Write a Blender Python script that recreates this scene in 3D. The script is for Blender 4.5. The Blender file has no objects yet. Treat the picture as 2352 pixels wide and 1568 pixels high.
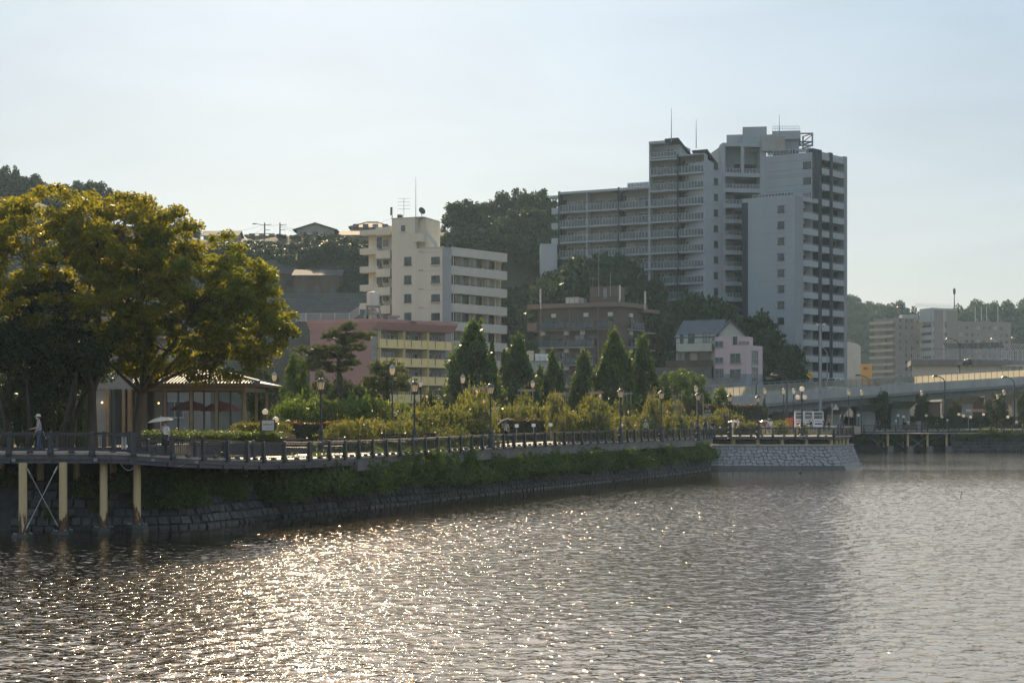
import bpy, math, random
import numpy as np
from mathutils import Vector, Matrix, geometry
R = math.radians
sc = bpy.context.scene
COL = sc.collection
random.seed(7)

# ------------------------------------------------------------------ camera
EYE, FPX, CX, HY = 5.05, 3445.0, 1176.0, 962.0      # eye height; focal length, centre and horizon on a 2352 px wide print
cam_d = bpy.data.cameras.new('camera')
cam = bpy.data.objects.new('camera', cam_d)
COL.objects.link(cam)
cam.location = (0, 0, EYE)
cam.rotation_euler = (R(90), 0, 0)
cam_d.sensor_width = 36.0
cam_d.lens = 36.0 * FPX / 2352.0
cam_d.shift_y = (HY - 783.5) / 2352.0
cam_d.clip_start = 0.5
cam_d.clip_end = 5000
sc.camera = cam

# ------------------------------------------------------------------ sky, sun, exposure
SUN_EL, SUN_AZ = 29.0, -8.0                        # azimuth from +Y, clockwise
world = bpy.data.worlds.new('World')
sc.world = world
world.use_nodes = True
wn = world.node_tree
wn.nodes.clear()
sky = wn.nodes.new('ShaderNodeTexSky')
sky.sky_type = 'NISHITA'
sky.sun_disc = False
sky.sun_elevation = R(SUN_EL)
sky.sun_rotation = R(SUN_AZ)
sky.air_density = 1.0
sky.dust_density = 1.6
sky.ozone_density = 1.6
# thin high haze veils the clear sky: pale gradient, a little warmer at the horizon
tcw = wn.nodes.new('ShaderNodeTexCoord')
sxyz = wn.nodes.new('ShaderNodeSeparateXYZ')
wn.links.new(tcw.outputs['Generated'], sxyz.inputs[0])
veil = wn.nodes.new('ShaderNodeValToRGB')
ve = veil.color_ramp.elements
VS = 10.0
ve[0].position = 0.0; ve[0].color = (0.52, 0.505, 0.43, 1)
ve[1].position = 0.7; ve[1].color = (0.42, 0.50, 0.62, 1)
e2 = ve.new(0.09); e2.color = (0.43, 0.475, 0.485, 1)
e3 = ve.new(0.26); e3.color = (0.355, 0.455, 0.55, 1)
wn.links.new(sxyz.outputs['Z'], veil.inputs[0])
vsc = wn.nodes.new('ShaderNodeVectorMath'); vsc.operation = 'SCALE'
vsc.inputs['Scale'].default_value = VS
cmap = wn.nodes.new('ShaderNodeMapping'); cmap.inputs['Scale'].default_value = (3.0, 1.5, 11.0); cmap.inputs['Rotation'].default_value = (0.0, 0.35, 0.0)
cno = wn.nodes.new('ShaderNodeTexNoise'); cno.inputs['Scale'].default_value = 1.6; cno.inputs['Detail'].default_value = 7; cno.inputs['Distortion'].default_value = 0.6
wn.links.new(tcw.outputs['Generated'], cmap.inputs[0]); wn.links.new(cmap.outputs[0], cno.inputs['Vector'])
cmr = wn.nodes.new('ShaderNodeMapRange'); cmr.inputs[1].default_value = 0.35; cmr.inputs[2].default_value = 0.75; cmr.inputs[3].default_value = 0.93; cmr.inputs[4].default_value = 1.09
wn.links.new(cno.outputs[0], cmr.inputs[0])
cir = wn.nodes.new('ShaderNodeVectorMath'); cir.operation = 'SCALE'      # faint cirrus
wn.links.new(veil.outputs[0], cir.inputs[0]); wn.links.new(cmr.outputs[0], cir.inputs['Scale'])
wn.links.new(cir.outputs[0], vsc.inputs[0])
skm = wn.nodes.new('ShaderNodeMix'); skm.data_type = 'RGBA'; skm.clamp_result = False
skm.inputs[0].default_value = 0.86
wn.links.new(sky.outputs[0], skm.inputs[6])
wn.links.new(vsc.outputs[0], skm.inputs[7])
bg = wn.nodes.new('ShaderNodeBackground')
bg.inputs['Strength'].default_value = 0.085
wo = wn.nodes.new('ShaderNodeOutputWorld')
wn.links.new(skm.outputs[2], bg.inputs[0])
wn.links.new(bg.outputs[0], wo.inputs[0])
sun_d = bpy.data.lights.new('sun', 'SUN')
sun_d.energy = 5.0
sun_d.angle = R(0.53)
sun_d.color = (1.0, 0.76, 0.48)
sun = bpy.data.objects.new('sun', sun_d)
COL.objects.link(sun)
sdir = Vector((math.sin(R(SUN_AZ)) * math.cos(R(SUN_EL)), math.cos(R(SUN_AZ)) * math.cos(R(SUN_EL)), math.sin(R(SUN_EL))))
sun.rotation_euler = sdir.to_track_quat('Z', 'Y').to_euler()
sun.location = sdir * 300
vs = sc.view_settings
vs.view_transform = 'Standard'
vs.look = 'None'
vs.gamma = 1
vs.use_curve_mapping = False
vs.exposure = 0.6
sc.cycles.use_denoising = True
sc.cycles.sample_clamp_direct = 150.0
sc.cycles.sample_clamp_indirect = 6.0
sc.cycles.max_bounces = 6
sc.cycles.transparent_max_bounces = 12
sc.cycles.volume_bounces = 0
sc.cycles.caustics_reflective = False
sc.cycles.caustics_refractive = False

# ------------------------------------------------------------------ helpers
def px(d, dep): return (d - CX) * dep / FPX          # metres right of the camera of a direction at a distance
def pz(y, dep): return EYE + (HY - y) * dep / FPX
def P(d, y, dep): return Vector((px(d, dep), dep, pz(y, dep)))

W = {}                                               # world position of every parent

class MB:
    def __init__(s): s.v, s.f, s.m = [], [], []
    def add(s, vs_, fs, mi=0):
        b = len(s.v)
        s.v += [tuple(v) for v in vs_]
        s.f += [tuple(b + i for i in f) for f in fs]
        s.m += [mi] * len(fs)
        return s
    def hexa(s, p, mi=0):                            # 8 points: bottom ring then top ring
        return s.add(p, [(3, 2, 1, 0), (4, 5, 6, 7), (0, 1, 5, 4), (1, 2, 6, 5), (2, 3, 7, 6), (3, 0, 4, 7)], mi)
    def box(s, x0, x1, y0, y1, z0, z1, mi=0):
        return s.hexa([(x0, y0, z0), (x1, y0, z0), (x1, y1, z0), (x0, y1, z0), (x0, y0, z1), (x1, y0, z1), (x1, y1, z1), (x0, y1, z1)], mi)
    def fbox(s, F, u0, u1, n0, n1, z0, z1, mi=0):    # box in a facade's frame: along, outward, up
        c = [F.at(u0, n1), F.at(u1, n1), F.at(u1, n0), F.at(u0, n0)]
        return s.hexa([(a[0], a[1], z0) for a in c] + [(a[0], a[1], z1) for a in c], mi)
    def prism(s, poly, z0, z1, mi=0):
        n = len(poly)
        vs_ = [(a[0], a[1], z0) for a in poly] + [(a[0], a[1], z1) for a in poly]
        return s.add(vs_, [tuple(range(n - 1, -1, -1)), tuple(range(n, 2 * n))] + [(i, (i + 1) % n, n + (i + 1) % n, n + i) for i in range(n)], mi)
    def cyl(s, p0, p1, r0, r1=None, n=8, mi=0):
        return s.tube([p0, p1], [r0, r0 if r1 is None else r1], n, mi)
    def tube(s, pts, rad, n=6, mi=0):
        pts = [Vector(p) for p in pts]
        if not hasattr(rad, '__len__'): rad = [rad] * len(pts)
        vs_, fs = [], []
        t0 = (pts[1] - pts[0]).normalized()
        a = t0.cross(Vector((0, 0, 1)))
        if a.length < 1e-3: a = Vector((1, 0, 0))
        a.normalize()
        for i, p in enumerate(pts):
            t = (pts[min(i + 1, len(pts) - 1)] - pts[max(i - 1, 0)]).normalized()
            a = (a - t * a.dot(t))
            if a.length < 1e-4: a = t.orthogonal()
            a.normalize()
            b = t.cross(a)
            for k in range(n):
                q = 2 * math.pi * k / n
                vs_.append(p + (a * math.cos(q) + b * math.sin(q)) * rad[i])
        for i in range(len(pts) - 1):
            for k in range(n):
                fs.append((i * n + k, i * n + (k + 1) % n, (i + 1) * n + (k + 1) % n, (i + 1) * n + k))
        fs.append(tuple(range(n - 1, -1, -1)))
        fs.append(tuple(range((len(pts) - 1) * n, len(pts) * n)))
        return s.add(vs_, fs, mi)
    def lathe(s, c, prof, n=12, mi=0, ph=0.0):       # profile of (radius, height)
        vs_, fs = [], []
        for r, h in prof:
            for k in range(n):
                q = 2 * math.pi * k / n + ph
                vs_.append((c[0] + r * math.cos(q), c[1] + r * math.sin(q), c[2] + h))
        for i in range(len(prof) - 1):
            for k in range(n):
                fs.append((i * n + k, i * n + (k + 1) % n, (i + 1) * n + (k + 1) % n, (i + 1) * n + k))
        fs.append(tuple(range(n - 1, -1, -1)))
        fs.append(tuple(range((len(prof) - 1) * n, len(prof) * n)))
        return s.add(vs_, fs, mi)
    def ball(s, c, r, n=10, m=7, mi=0, sz=1.0):
        return s.lathe(c, [(max(r * math.sin(math.pi * i / m), 1e-3), -r * sz * math.cos(math.pi * i / m)) for i in range(m + 1)], n, mi)
    def quad(s, a, b, c, d, mi=0): return s.add([a, b, c, d], [(0, 1, 2, 3)], mi)
    def mesh(s, name, mats, off=(0, 0, 0), smooth=False):
        me = bpy.data.meshes.new(name)
        me.from_pydata([(a[0] - off[0], a[1] - off[1], a[2] - off[2]) for a in s.v], [], s.f)
        mats = mats if isinstance(mats, (list, tuple)) else [mats]
        for m in mats: me.materials.append(m)
        if len(mats) > 1: me.polygons.foreach_set('material_index', s.m)
        if smooth: me.polygons.foreach_set('use_smooth', [True] * len(me.polygons))
        me.update()
        return me
    def build(s, name, mats, parent=None, smooth=False):
        off = W[parent.name] if parent else (0, 0, 0)
        return link(name, s.mesh(name, mats, off, smooth), parent)

def link(name, me, parent=None, loc=None, rz=0.0):   # loc in world metres
    o = bpy.data.objects.new(name, me)
    COL.objects.link(o)
    if parent: o.parent = parent
    w0 = W[parent.name] if parent else Vector((0, 0, 0))
    if loc is not None: o.location = Vector(loc) - w0
    W[o.name] = Vector(loc) if loc is not None else w0.copy()
    if rz: o.rotation_euler = (0, 0, rz)
    return o

def tag(o, label=None, cat=None, group=None, kind=None):
    if label: o['label'] = label
    if cat: o['category'] = cat
    if group: o['group'] = group
    if kind: o['kind'] = kind
    return o

def thing(name, label, cat, loc, group=None, rz=0.0):
    o = bpy.data.objects.new(name, None)
    COL.objects.link(o)
    o.empty_display_size = 0.2
    o.location = loc
    o.rotation_euler = (0, 0, rz)
    W[o.name] = Vector(loc)
    return tag(o, label, cat, group)

def local(name, mb, mats, parent, smooth=False):     # a part whose mesh is already in its parent's own frame
    return link_local(name, mb.mesh(name, mats, (0, 0, 0), smooth), parent)

def link_local(name, me, parent, loc=(0, 0, 0), rz=0.0):
    o = bpy.data.objects.new(name, me)
    COL.objects.link(o)
    o.parent = parent
    o.location = loc
    o.rotation_euler = (0, 0, rz)
    W[o.name] = W[parent.name] + Vector(loc)
    return o

def copy_tree(src, loc=None, rz=None, scale=None, label=None):
    c = src.copy()
    COL.objects.link(c)
    if loc is not None: c.location = loc
    if rz is not None: c.rotation_euler = (0, 0, rz)
    if scale is not None: c.scale = scale if hasattr(scale, '__len__') else (scale,) * 3
    if label: c['label'] = label
    W[c.name] = Vector(c.location)
    for ch in src.children:
        k = ch.copy()
        COL.objects.link(k)
        k.parent = c
        for g in ch.children:
            h = g.copy()
            COL.objects.link(h)
            h.parent = k
    return c

class Fac:                                           # a wall line in plan, seen left to right from the water
    def __init__(s, a, b):
        s.a, s.b = Vector(a[:2]), Vector(b[:2])
        s.L = (s.b - s.a).length
        s.u = (s.b - s.a) / s.L
        s.n = Vector((s.u.y, -s.u.x))
        s.rz = math.atan2(s.u.y, s.u.x)
    def at(s, u, n=0.0): return s.a + s.u * u + s.n * n
    def p3(s, u, n, z):
        q = s.at(u, n)
        return Vector((q.x, q.y, z))
    def u_of(s, d):                                  # where the sight line of print column d meets the wall
        k = (d - CX) / FPX
        return (k * s.a.y - s.a.x) / (s.u.x - k * s.u.y)

# ------------------------------------------------------------------ materials
def new_mat(name):
    m = bpy.data.materials.new(name)
    m.use_nodes = True
    nt = m.node_tree
    b = nt.nodes['Principled BSDF']
    return m, nt, b

def mat(name, col, rough=0.7, var=0.18, scale=1.5, bump=0.0, bscale=20.0, metal=0.0, spec=0.4, col2=None, streak=False):
    m, nt, b = new_mat(name)
    N, Lk = nt.nodes, nt.links
    b.inputs['Roughness'].default_value = rough
    b.inputs['Metallic'].default_value = metal
    b.inputs['Specular IOR Level'].default_value = spec
    tc = N.new('ShaderNodeTexCoord')
    mp = N.new('ShaderNodeMapping')
    Lk.new(tc.outputs['Object'], mp.inputs[0])
    if streak: mp.inputs['Scale'].default_value = (1, 1, 0.12)
    nz = N.new('ShaderNodeTexNoise')
    nz.inputs['Scale'].default_value = scale
    nz.inputs['Detail'].default_value = 6
    nz.inputs['Roughness'].default_value = 0.65
    Lk.new(mp.outputs[0], nz.inputs['Vector'])
    rp = N.new('ShaderNodeValToRGB')
    rp.color_ramp.elements[0].position = 0.3
    rp.color_ramp.elements[1].position = 0.72
    c2 = col2 or tuple(c * (1 + var) for c in col)
    c1 = tuple(c * (1 - var) for c in col)
    rp.color_ramp.elements[0].color = (*c1, 1)
    rp.color_ramp.elements[1].color = (*c2, 1)
    Lk.new(nz.outputs[0], rp.inputs[0])
    if name.startswith('stone'):                     # every stone its own tone
        oi = N.new('ShaderNodeObjectInfo'); mr = N.new('ShaderNodeMapRange'); mr.inputs[3].default_value = 0.9 if 'pale' in name else 0.68; mr.inputs[4].default_value = 1.1 if 'pale' in name else 1.3
        Lk.new(oi.outputs['Random'], mr.inputs[0])
        sc_ = N.new('ShaderNodeVectorMath'); sc_.operation = 'SCALE'
        Lk.new(rp.outputs[0], sc_.inputs[0]); Lk.new(mr.outputs[0], sc_.inputs['Scale']); Lk.new(sc_.outputs[0], b.inputs['Base Color'])
    else: Lk.new(rp.outputs[0], b.inputs['Base Color'])
    if bump:
        n2 = N.new('ShaderNodeTexNoise')
        n2.inputs['Scale'].default_value = bscale
        n2.inputs['Detail'].default_value = 4
        Lk.new(tc.outputs['Object'], n2.inputs['Vector'])
        bp = N.new('ShaderNodeBump')
        bp.inputs['Strength'].default_value = bump
        bp.inputs['Distance'].default_value = 0.05
        Lk.new(n2.outputs[0], bp.inputs['Height'])
        Lk.new(bp.outputs[0], b.inputs['Normal'])
    return m

def leaf_mat(name, c1, c2, trans=0.5, tcol=None, rough=0.45, spec=0.35):
    m = bpy.data.materials.new(name)
    m.use_nodes = True
    nt = m.node_tree
    N, Lk = nt.nodes, nt.links
    b = N['Principled BSDF']
    out = N['Material Output']
    geo = N.new('ShaderNodeNewGeometry')
    oi = N.new('ShaderNodeObjectInfo')
    ad = N.new('ShaderNodeMath'); ad.operation = 'MULTIPLY_ADD'
    ad.inputs[1].default_value = 0.3
    Lk.new(oi.outputs['Random'], ad.inputs[0])
    ml = N.new('ShaderNodeMath'); ml.operation = 'MULTIPLY'; ml.inputs[1].default_value = 0.7
    Lk.new(geo.outputs['Random Per Island'], ml.inputs[0])
    Lk.new(ml.outputs[0], ad.inputs[2])
    rp = N.new('ShaderNodeValToRGB')
    rp.color_ramp.elements[0].color = (*c1, 1)
    rp.color_ramp.elements[1].color = (*c2, 1)
    Lk.new(ad.outputs[0], rp.inputs[0])
    Lk.new(rp.outputs[0], b.inputs['Base Color'])
    b.inputs['Roughness'].default_value = rough
    b.inputs['Specular IOR Level'].default_value = spec
    tr = N.new('ShaderNodeBsdfTranslucent')
    mx = N.new('ShaderNodeMix'); mx.data_type = 'RGBA'; mx.blend_type = 'MULTIPLY'
    mx.inputs[0].default_value = 1.0
    Lk.new(rp.outputs[0], mx.inputs[6])
    mx.inputs[7].default_value = (*(tcol or (1.7, 1.5, 0.7)), 1)
    Lk.new(mx.outputs[2], tr.inputs[0])
    ms = N.new('ShaderNodeMixShader')
    ms.inputs[0].default_value = trans
    Lk.new(b.outputs[0], ms.inputs[1])
    Lk.new(tr.outputs[0], ms.inputs[2])
    Lk.new(ms.outputs[0], out.inputs[0])
    return m

def glass_mat(name, tint, mixv, rough=0.05, diff=None):     # see-through pane: part clear, part mirror
    m = bpy.data.materials.new(name)
    m.use_nodes = True
    nt = m.node_tree
    N, Lk = nt.nodes, nt.links
    b = N['Principled BSDF']
    b.inputs['Base Color'].default_value = (*(diff or (0.1, 0.12, 0.13)), 1)
    b.inputs['Roughness'].default_value = rough
    t = N.new('ShaderNodeBsdfTransparent')
    t.inputs[0].default_value = (*tint, 1)
    ms = N.new('ShaderNodeMixShader')
    ms.inputs[0].default_value = mixv
    Lk.new(t.outputs[0], ms.inputs[1])
    Lk.new(b.outputs[0], ms.inputs[2])
    Lk.new(ms.outputs[0], N['Material Output'].inputs[0])
    return m

def milk_mat(name, col, trans=0.6):                  # lamp glass: white, lets light through
    m = bpy.data.materials.new(name)
    m.use_nodes = True
    nt = m.node_tree
    b = nt.nodes['Principled BSDF']
    b.inputs['Base Color'].default_value = (*col, 1)
    b.inputs['Roughness'].default_value = 0.2
    t = nt.nodes.new('ShaderNodeBsdfTranslucent')
    t.inputs[0].default_value = (*col, 1)
    ms = nt.nodes.new('ShaderNodeMixShader')
    ms.inputs[0].default_value = trans
    nt.links.new(b.outputs[0], ms.inputs[1])
    nt.links.new(t.outputs[0], ms.inputs[2])
    nt.links.new(ms.outputs[0], nt.nodes['Material Output'].inputs[0])
    return m

M = {}
def defm(k, *a, **kw): M[k] = mat(k, *a, **kw)
defm('rail_paint', (0.022, 0.026, 0.033), 0.42, 0.3, 6, spec=0.5)
defm('deck_wood', (0.40, 0.33, 0.26), 0.62, 0.25, 3, bump=0.3, bscale=8, spec=0.5)
defm('beam_steel', (0.085, 0.09, 0.10), 0.6, 0.3, 4)
defm('paving', (0.42, 0.35, 0.27), 0.5, 0.2, 0.8, bump=0.3, bscale=15)
defm('gravel_soil', (0.16, 0.14, 0.10), 0.95, 0.35, 0.5)
defm('lawn', (0.075, 0.12, 0.035), 0.9, 0.35, 0.6, bump=0.5, bscale=30)
defm('asphalt', (0.06, 0.06, 0.065), 0.85, 0.2, 2)
defm('concrete', (0.20, 0.19, 0.18), 0.85, 0.22, 0.9, bump=0.2, bscale=12, streak=True)
defm('concrete_dark', (0.10, 0.10, 0.10), 0.85, 0.4, 2, bump=0.4, bscale=10)
defm('stone_dark', (0.085, 0.085, 0.085), 0.8, 0.45, 3.0, bump=0.6, bscale=9)
defm('stone_pale', (0.235, 0.232, 0.225), 0.85, 0.25, 2.5, bump=0.6, bscale=8)
defm('joint', (0.125, 0.124, 0.12), 0.95, 0.3, 3)
defm('mortar', (0.05, 0.05, 0.048), 0.95, 0.3, 3)
defm('wet_stone', (0.03, 0.032, 0.03), 0.4, 0.4, 3)
defm('bark', (0.075, 0.062, 0.05), 0.9, 0.35, 3, bump=0.6, bscale=10, streak=True)
defm('bark_dark', (0.045, 0.038, 0.03), 0.9, 0.35, 3, bump=0.6, bscale=10)
defm('white_wall', (0.60, 0.54, 0.42), 0.85, 0.07, 0.35, streak=True)
defm('white_trim', (0.55, 0.52, 0.46), 0.7, 0.08, 0.6)
defm('grey_wall', (0.30, 0.30, 0.30), 0.85, 0.08, 0.6)
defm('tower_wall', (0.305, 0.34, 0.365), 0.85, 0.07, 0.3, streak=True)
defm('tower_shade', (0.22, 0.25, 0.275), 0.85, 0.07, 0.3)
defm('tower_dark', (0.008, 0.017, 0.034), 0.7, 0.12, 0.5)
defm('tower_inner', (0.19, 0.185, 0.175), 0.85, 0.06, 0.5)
defm('alu', (0.42, 0.43, 0.44), 0.5, 0.1, 2, metal=0.3)
defm('dark_frame', (0.03, 0.032, 0.036), 0.5, 0.2, 3)
defm('pink_wall', (0.33, 0.185, 0.17), 0.85, 0.08, 0.5)
defm('pink_fascia', (0.40, 0.215, 0.195), 0.75, 0.08, 0.5)
defm('yellow_parapet', (0.76, 0.60, 0.28), 0.8, 0.06, 0.5, streak=True)
defm('brown_tile', (0.12, 0.085, 0.072), 0.75, 0.10, 0.6)
defm('brown_fascia', (0.19, 0.135, 0.11), 0.75, 0.1, 0.6)
defm('pink_house', (0.52, 0.40, 0.41), 0.85, 0.08, 0.5, streak=True)
defm('cream_house', (0.42, 0.42, 0.36), 0.85, 0.1, 0.5)
defm('blue_roof', (0.055, 0.075, 0.095), 0.6, 0.2, 1)
defm('slate_roof', (0.055, 0.053, 0.056), 0.8, 0.25, 1, spec=0.2)
defm('brown_roof', (0.12, 0.085, 0.06), 0.75, 0.25, 1, spec=0.2)
defm('tan_roof', (0.17, 0.135, 0.10), 0.8, 0.2, 1, spec=0.2)
defm('timber_wall', (0.09, 0.06, 0.045), 0.85, 0.3, 1, streak=True)
defm('plaster_wall', (0.30, 0.28, 0.25), 0.85, 0.12, 0.8)
defm('far_wall', (0.19, 0.17, 0.155), 0.85, 0.07, 0.3)
defm('far_wall_pale', (0.30, 0.30, 0.30), 0.85, 0.07, 0.3)
defm('far_balcony', (0.30, 0.25, 0.19), 0.85, 0.07, 0.3)
defm('orange_wall', (0.62, 0.36, 0.12), 0.85, 0.08, 0.4)
defm('viaduct', (0.34, 0.34, 0.33), 0.85, 0.16, 0.5, bump=0.2, streak=True)
defm('girder', (0.20, 0.21, 0.22), 0.8, 0.15, 0.6)
defm('pile_paint', (0.56, 0.42, 0.22), 0.5, 0.08, 2)
defm('brick_red', (0.17, 0.085, 0.065), 0.85, 0.25, 9)
defm('timber_trim', (0.30, 0.19, 0.10), 0.6, 0.2, 3)
defm('tile_roof', (0.10, 0.09, 0.09), 0.6, 0.25, 2, spec=0.6)
defm('red_cloth', (0.48, 0.055, 0.03), 0.8, 0.1, 2)
defm('white_cloth', (0.72, 0.70, 0.66), 0.85, 0.05, 2)
defm('cream_cloth', (0.66, 0.58, 0.42), 0.85, 0.05, 2)
defm('pink_cloth', (0.70, 0.45, 0.42), 0.85, 0.05, 2)
defm('black_cloth', (0.02, 0.02, 0.023), 0.85, 0.2, 4)
defm('grey_cloth', (0.32, 0.32, 0.33), 0.85, 0.1, 8)
defm('blue_cloth', (0.06, 0.10, 0.18), 0.85, 0.15, 6)
defm('lime_cloth', (0.38, 0.55, 0.06), 0.85, 0.1, 4)
defm('purple_cloth', (0.24, 0.12, 0.15), 0.85, 0.1, 4)
defm('tan_cloth', (0.45, 0.32, 0.22), 0.85, 0.1, 4)
defm('skin', (0.50, 0.31, 0.21), 0.55, 0.06, 4)
defm('hair', (0.015, 0.012, 0.01), 0.5, 0.2, 20)
defm('hair_white', (0.55, 0.54, 0.52), 0.6, 0.1, 20)
defm('white_paint', (0.78, 0.78, 0.77), 0.4, 0.04, 1)
defm('orange_plastic', (0.62, 0.14, 0.04), 0.5, 0.1, 2)
defm('tank', (0.58, 0.52, 0.46), 0.6, 0.12, 1, streak=True)
defm('steel_pole', (0.26, 0.28, 0.30), 0.5, 0.15, 3, metal=0.3)
defm('wood_stake', (0.30, 0.25, 0.20), 0.8, 0.2, 4)
defm('tyre', (0.02, 0.02, 0.02), 0.8, 0.2, 4)
defm('car_white', (0.75, 0.75, 0.74), 0.25, 0.02, 1, spec=0.6)
defm('car_silver', (0.38, 0.39, 0.41), 0.3, 0.05, 1, metal=0.5)
defm('car_dark', (0.04, 0.045, 0.05), 0.25, 0.1, 1, spec=0.6)
defm('sign_red', (0.30, 0.03, 0.035), 0.6, 0.05, 3)
defm('sign_grey', (0.3, 0.3, 0.3), 0.6, 0.05, 3)
defm('sign_yellow', (0.75, 0.42, 0.03), 0.5, 0.05, 3)
defm('sign_blue', (0.04, 0.11, 0.35), 0.5, 0.05, 3)
defm('hill_soil', (0.045, 0.052, 0.03), 0.95, 0.35, 0.08)
defm('curtain', (0.42, 0.40, 0.37), 0.8, 0.15, 1.5, streak=False)
M['pane_dark'] = mat('pane_dark', (0.035, 0.045, 0.055), 0.06, 0.25, 0.6, spec=0.6)
M['pane_curtain'] = mat('pane_curtain', (0.24, 0.24, 0.24), 0.15, 0.3, 0.8, spec=0.6)
M['rail_glass'] = glass_mat('rail_glass', (0.62, 0.69, 0.73), 0.5, 0.2, (0.13, 0.16, 0.18))
M['shop_glass'] = glass_mat('shop_glass', (0.80, 0.82, 0.84), 0.30, 0.03)
M['noise_glass'] = glass_mat('noise_glass', (0.88, 0.87, 0.78), 0.42, 0.3, (0.55, 0.52, 0.42))
nt_ = M['noise_glass'].node_tree; tr_ = nt_.nodes.new('ShaderNodeBsdfTranslucent'); tr_.inputs[0].default_value = (0.62, 0.58, 0.44, 1)
nt_.links.new(tr_.outputs[0], nt_.nodes['Mix Shader'].inputs[2])
M['lamp_glass'] = milk_mat('lamp_glass', (0.86, 0.78, 0.62), 0.65)
M['globe_glass'] = milk_mat('globe_glass', (0.90, 0.84, 0.76), 0.6)
M['parasol_white'] = milk_mat('parasol_white', (0.82, 0.78, 0.68), 0.5)
M['parasol_pink'] = milk_mat('parasol_pink', (0.78, 0.55, 0.50), 0.45)
M['leaf_gold'] = leaf_mat('leaf_gold', (0.046, 0.082, 0.018), (0.16, 0.15, 0.024), 0.62, (3.0, 2.45, 0.6))
M['leaf_dark'] = leaf_mat('leaf_dark', (0.012, 0.028, 0.010), (0.032, 0.055, 0.016), 0.35, spec=0.35, rough=0.4)
M['leaf_hill'] = leaf_mat('leaf_hill', (0.016, 0.036, 0.020), (0.042, 0.066, 0.031), 0.28, (1.6, 1.5, 0.8), spec=0.12)
M['leaf_ginkgo'] = leaf_mat('leaf_ginkgo', (0.034, 0.068, 0.026), (0.075, 0.115, 0.036), 0.5, (1.9, 1.6, 0.5))
M['leaf_bright'] = leaf_mat('leaf_bright', (0.045, 0.09, 0.018), (0.10, 0.15, 0.03), 0.5)
M['leaf_pine'] = leaf_mat('leaf_pine', (0.045, 0.068, 0.028), (0.10, 0.12, 0.042), 0.4)
M['leaf_rose'] = leaf_mat('leaf_rose', (0.048, 0.082, 0.024), (0.18, 0.17, 0.048), 0.52, (1.75, 1.6, 0.7), rough=0.28, spec=0.7)
M['leaf_wall'] = leaf_mat('leaf_wall', (0.05, 0.095, 0.028), (0.13, 0.18, 0.045), 0.5)
M['leaf_hedge'] = leaf_mat('leaf_hedge', (0.028, 0.046, 0.016), (0.06, 0.08, 0.025), 0.35)
M['leaf_hedge_red'] = leaf_mat('leaf_hedge_red', (0.10, 0.05, 0.02), (0.2, 0.09, 0.035), 0.45, (1.6, 1.1, 0.7))
M['leaf_blossom'] = leaf_mat('leaf_blossom', (0.50, 0.40, 0.28), (0.62, 0.5, 0.40), 0.4, (1.1, 1.0, 0.9))

def rust_pile():
    m, nt, b = new_mat('pile_rusty')
    N, Lk = nt.nodes, nt.links
    tc = N.new('ShaderNodeTexCoord')
    sp = N.new('ShaderNodeSeparateXYZ')
    Lk.new(tc.outputs['Object'], sp.inputs[0])
    mp = N.new('ShaderNodeMapping'); mp.inputs['Scale'].default_value = (5, 5, 0.9)
    Lk.new(tc.outputs['Object'], mp.inputs[0])
    oi = N.new('ShaderNodeObjectInfo')
    nz = N.new('ShaderNodeTexNoise'); nz.noise_dimensions = '4D'; nz.inputs['Scale'].default_value = 1.0; nz.inputs['Detail'].default_value = 5
    Lk.new(mp.outputs[0], nz.inputs['Vector'])
    mw = N.new('ShaderNodeMath'); mw.operation = 'MULTIPLY'; mw.inputs[1].default_value = 40
    Lk.new(oi.outputs['Random'], mw.inputs[0]); Lk.new(mw.outputs[0], nz.inputs['W'])
    ma = N.new('ShaderNodeMath'); ma.operation = 'MULTIPLY_ADD'; ma.inputs[1].default_value = 2.2; ma.inputs[2].default_value = -0.55
    Lk.new(nz.outputs[0], ma.inputs[0])
    sb = N.new('ShaderNodeMath'); sb.operation = 'SUBTRACT'
    Lk.new(ma.outputs[0], sb.inputs[0]); Lk.new(sp.outputs['Z'], sb.inputs[1])
    mr = N.new('ShaderNodeMapRange'); mr.inputs[1].default_value = -0.05; mr.inputs[2].default_value = 0.06
    Lk.new(sb.outputs[0], mr.inputs[0])
    n2 = N.new('ShaderNodeTexNoise'); n2.inputs['Scale'].default_value = 9
    Lk.new(tc.outputs['Object'], n2.inputs['Vector'])
    rp = N.new('ShaderNodeValToRGB')
    rp.color_ramp.elements[0].color = (0.035, 0.018, 0.010, 1); rp.color_ramp.elements[0].position = 0.35
    rp.color_ramp.elements[1].color = (0.17, 0.075, 0.03, 1); rp.color_ramp.elements[1].position = 0.7
    Lk.new(n2.outputs[0], rp.inputs[0])
    mx = N.new('ShaderNodeMix'); mx.data_type = 'RGBA'
    mx.inputs[6].default_value = (0.58, 0.43, 0.23, 1)
    Lk.new(mr.outputs[0], mx.inputs[0]); Lk.new(rp.outputs[0], mx.inputs[7])
    Lk.new(mx.outputs[2], b.inputs['Base Color'])
    b.inputs['Roughness'].default_value = 0.55
    M['pile_rusty'] = m
rust_pile()

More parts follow.
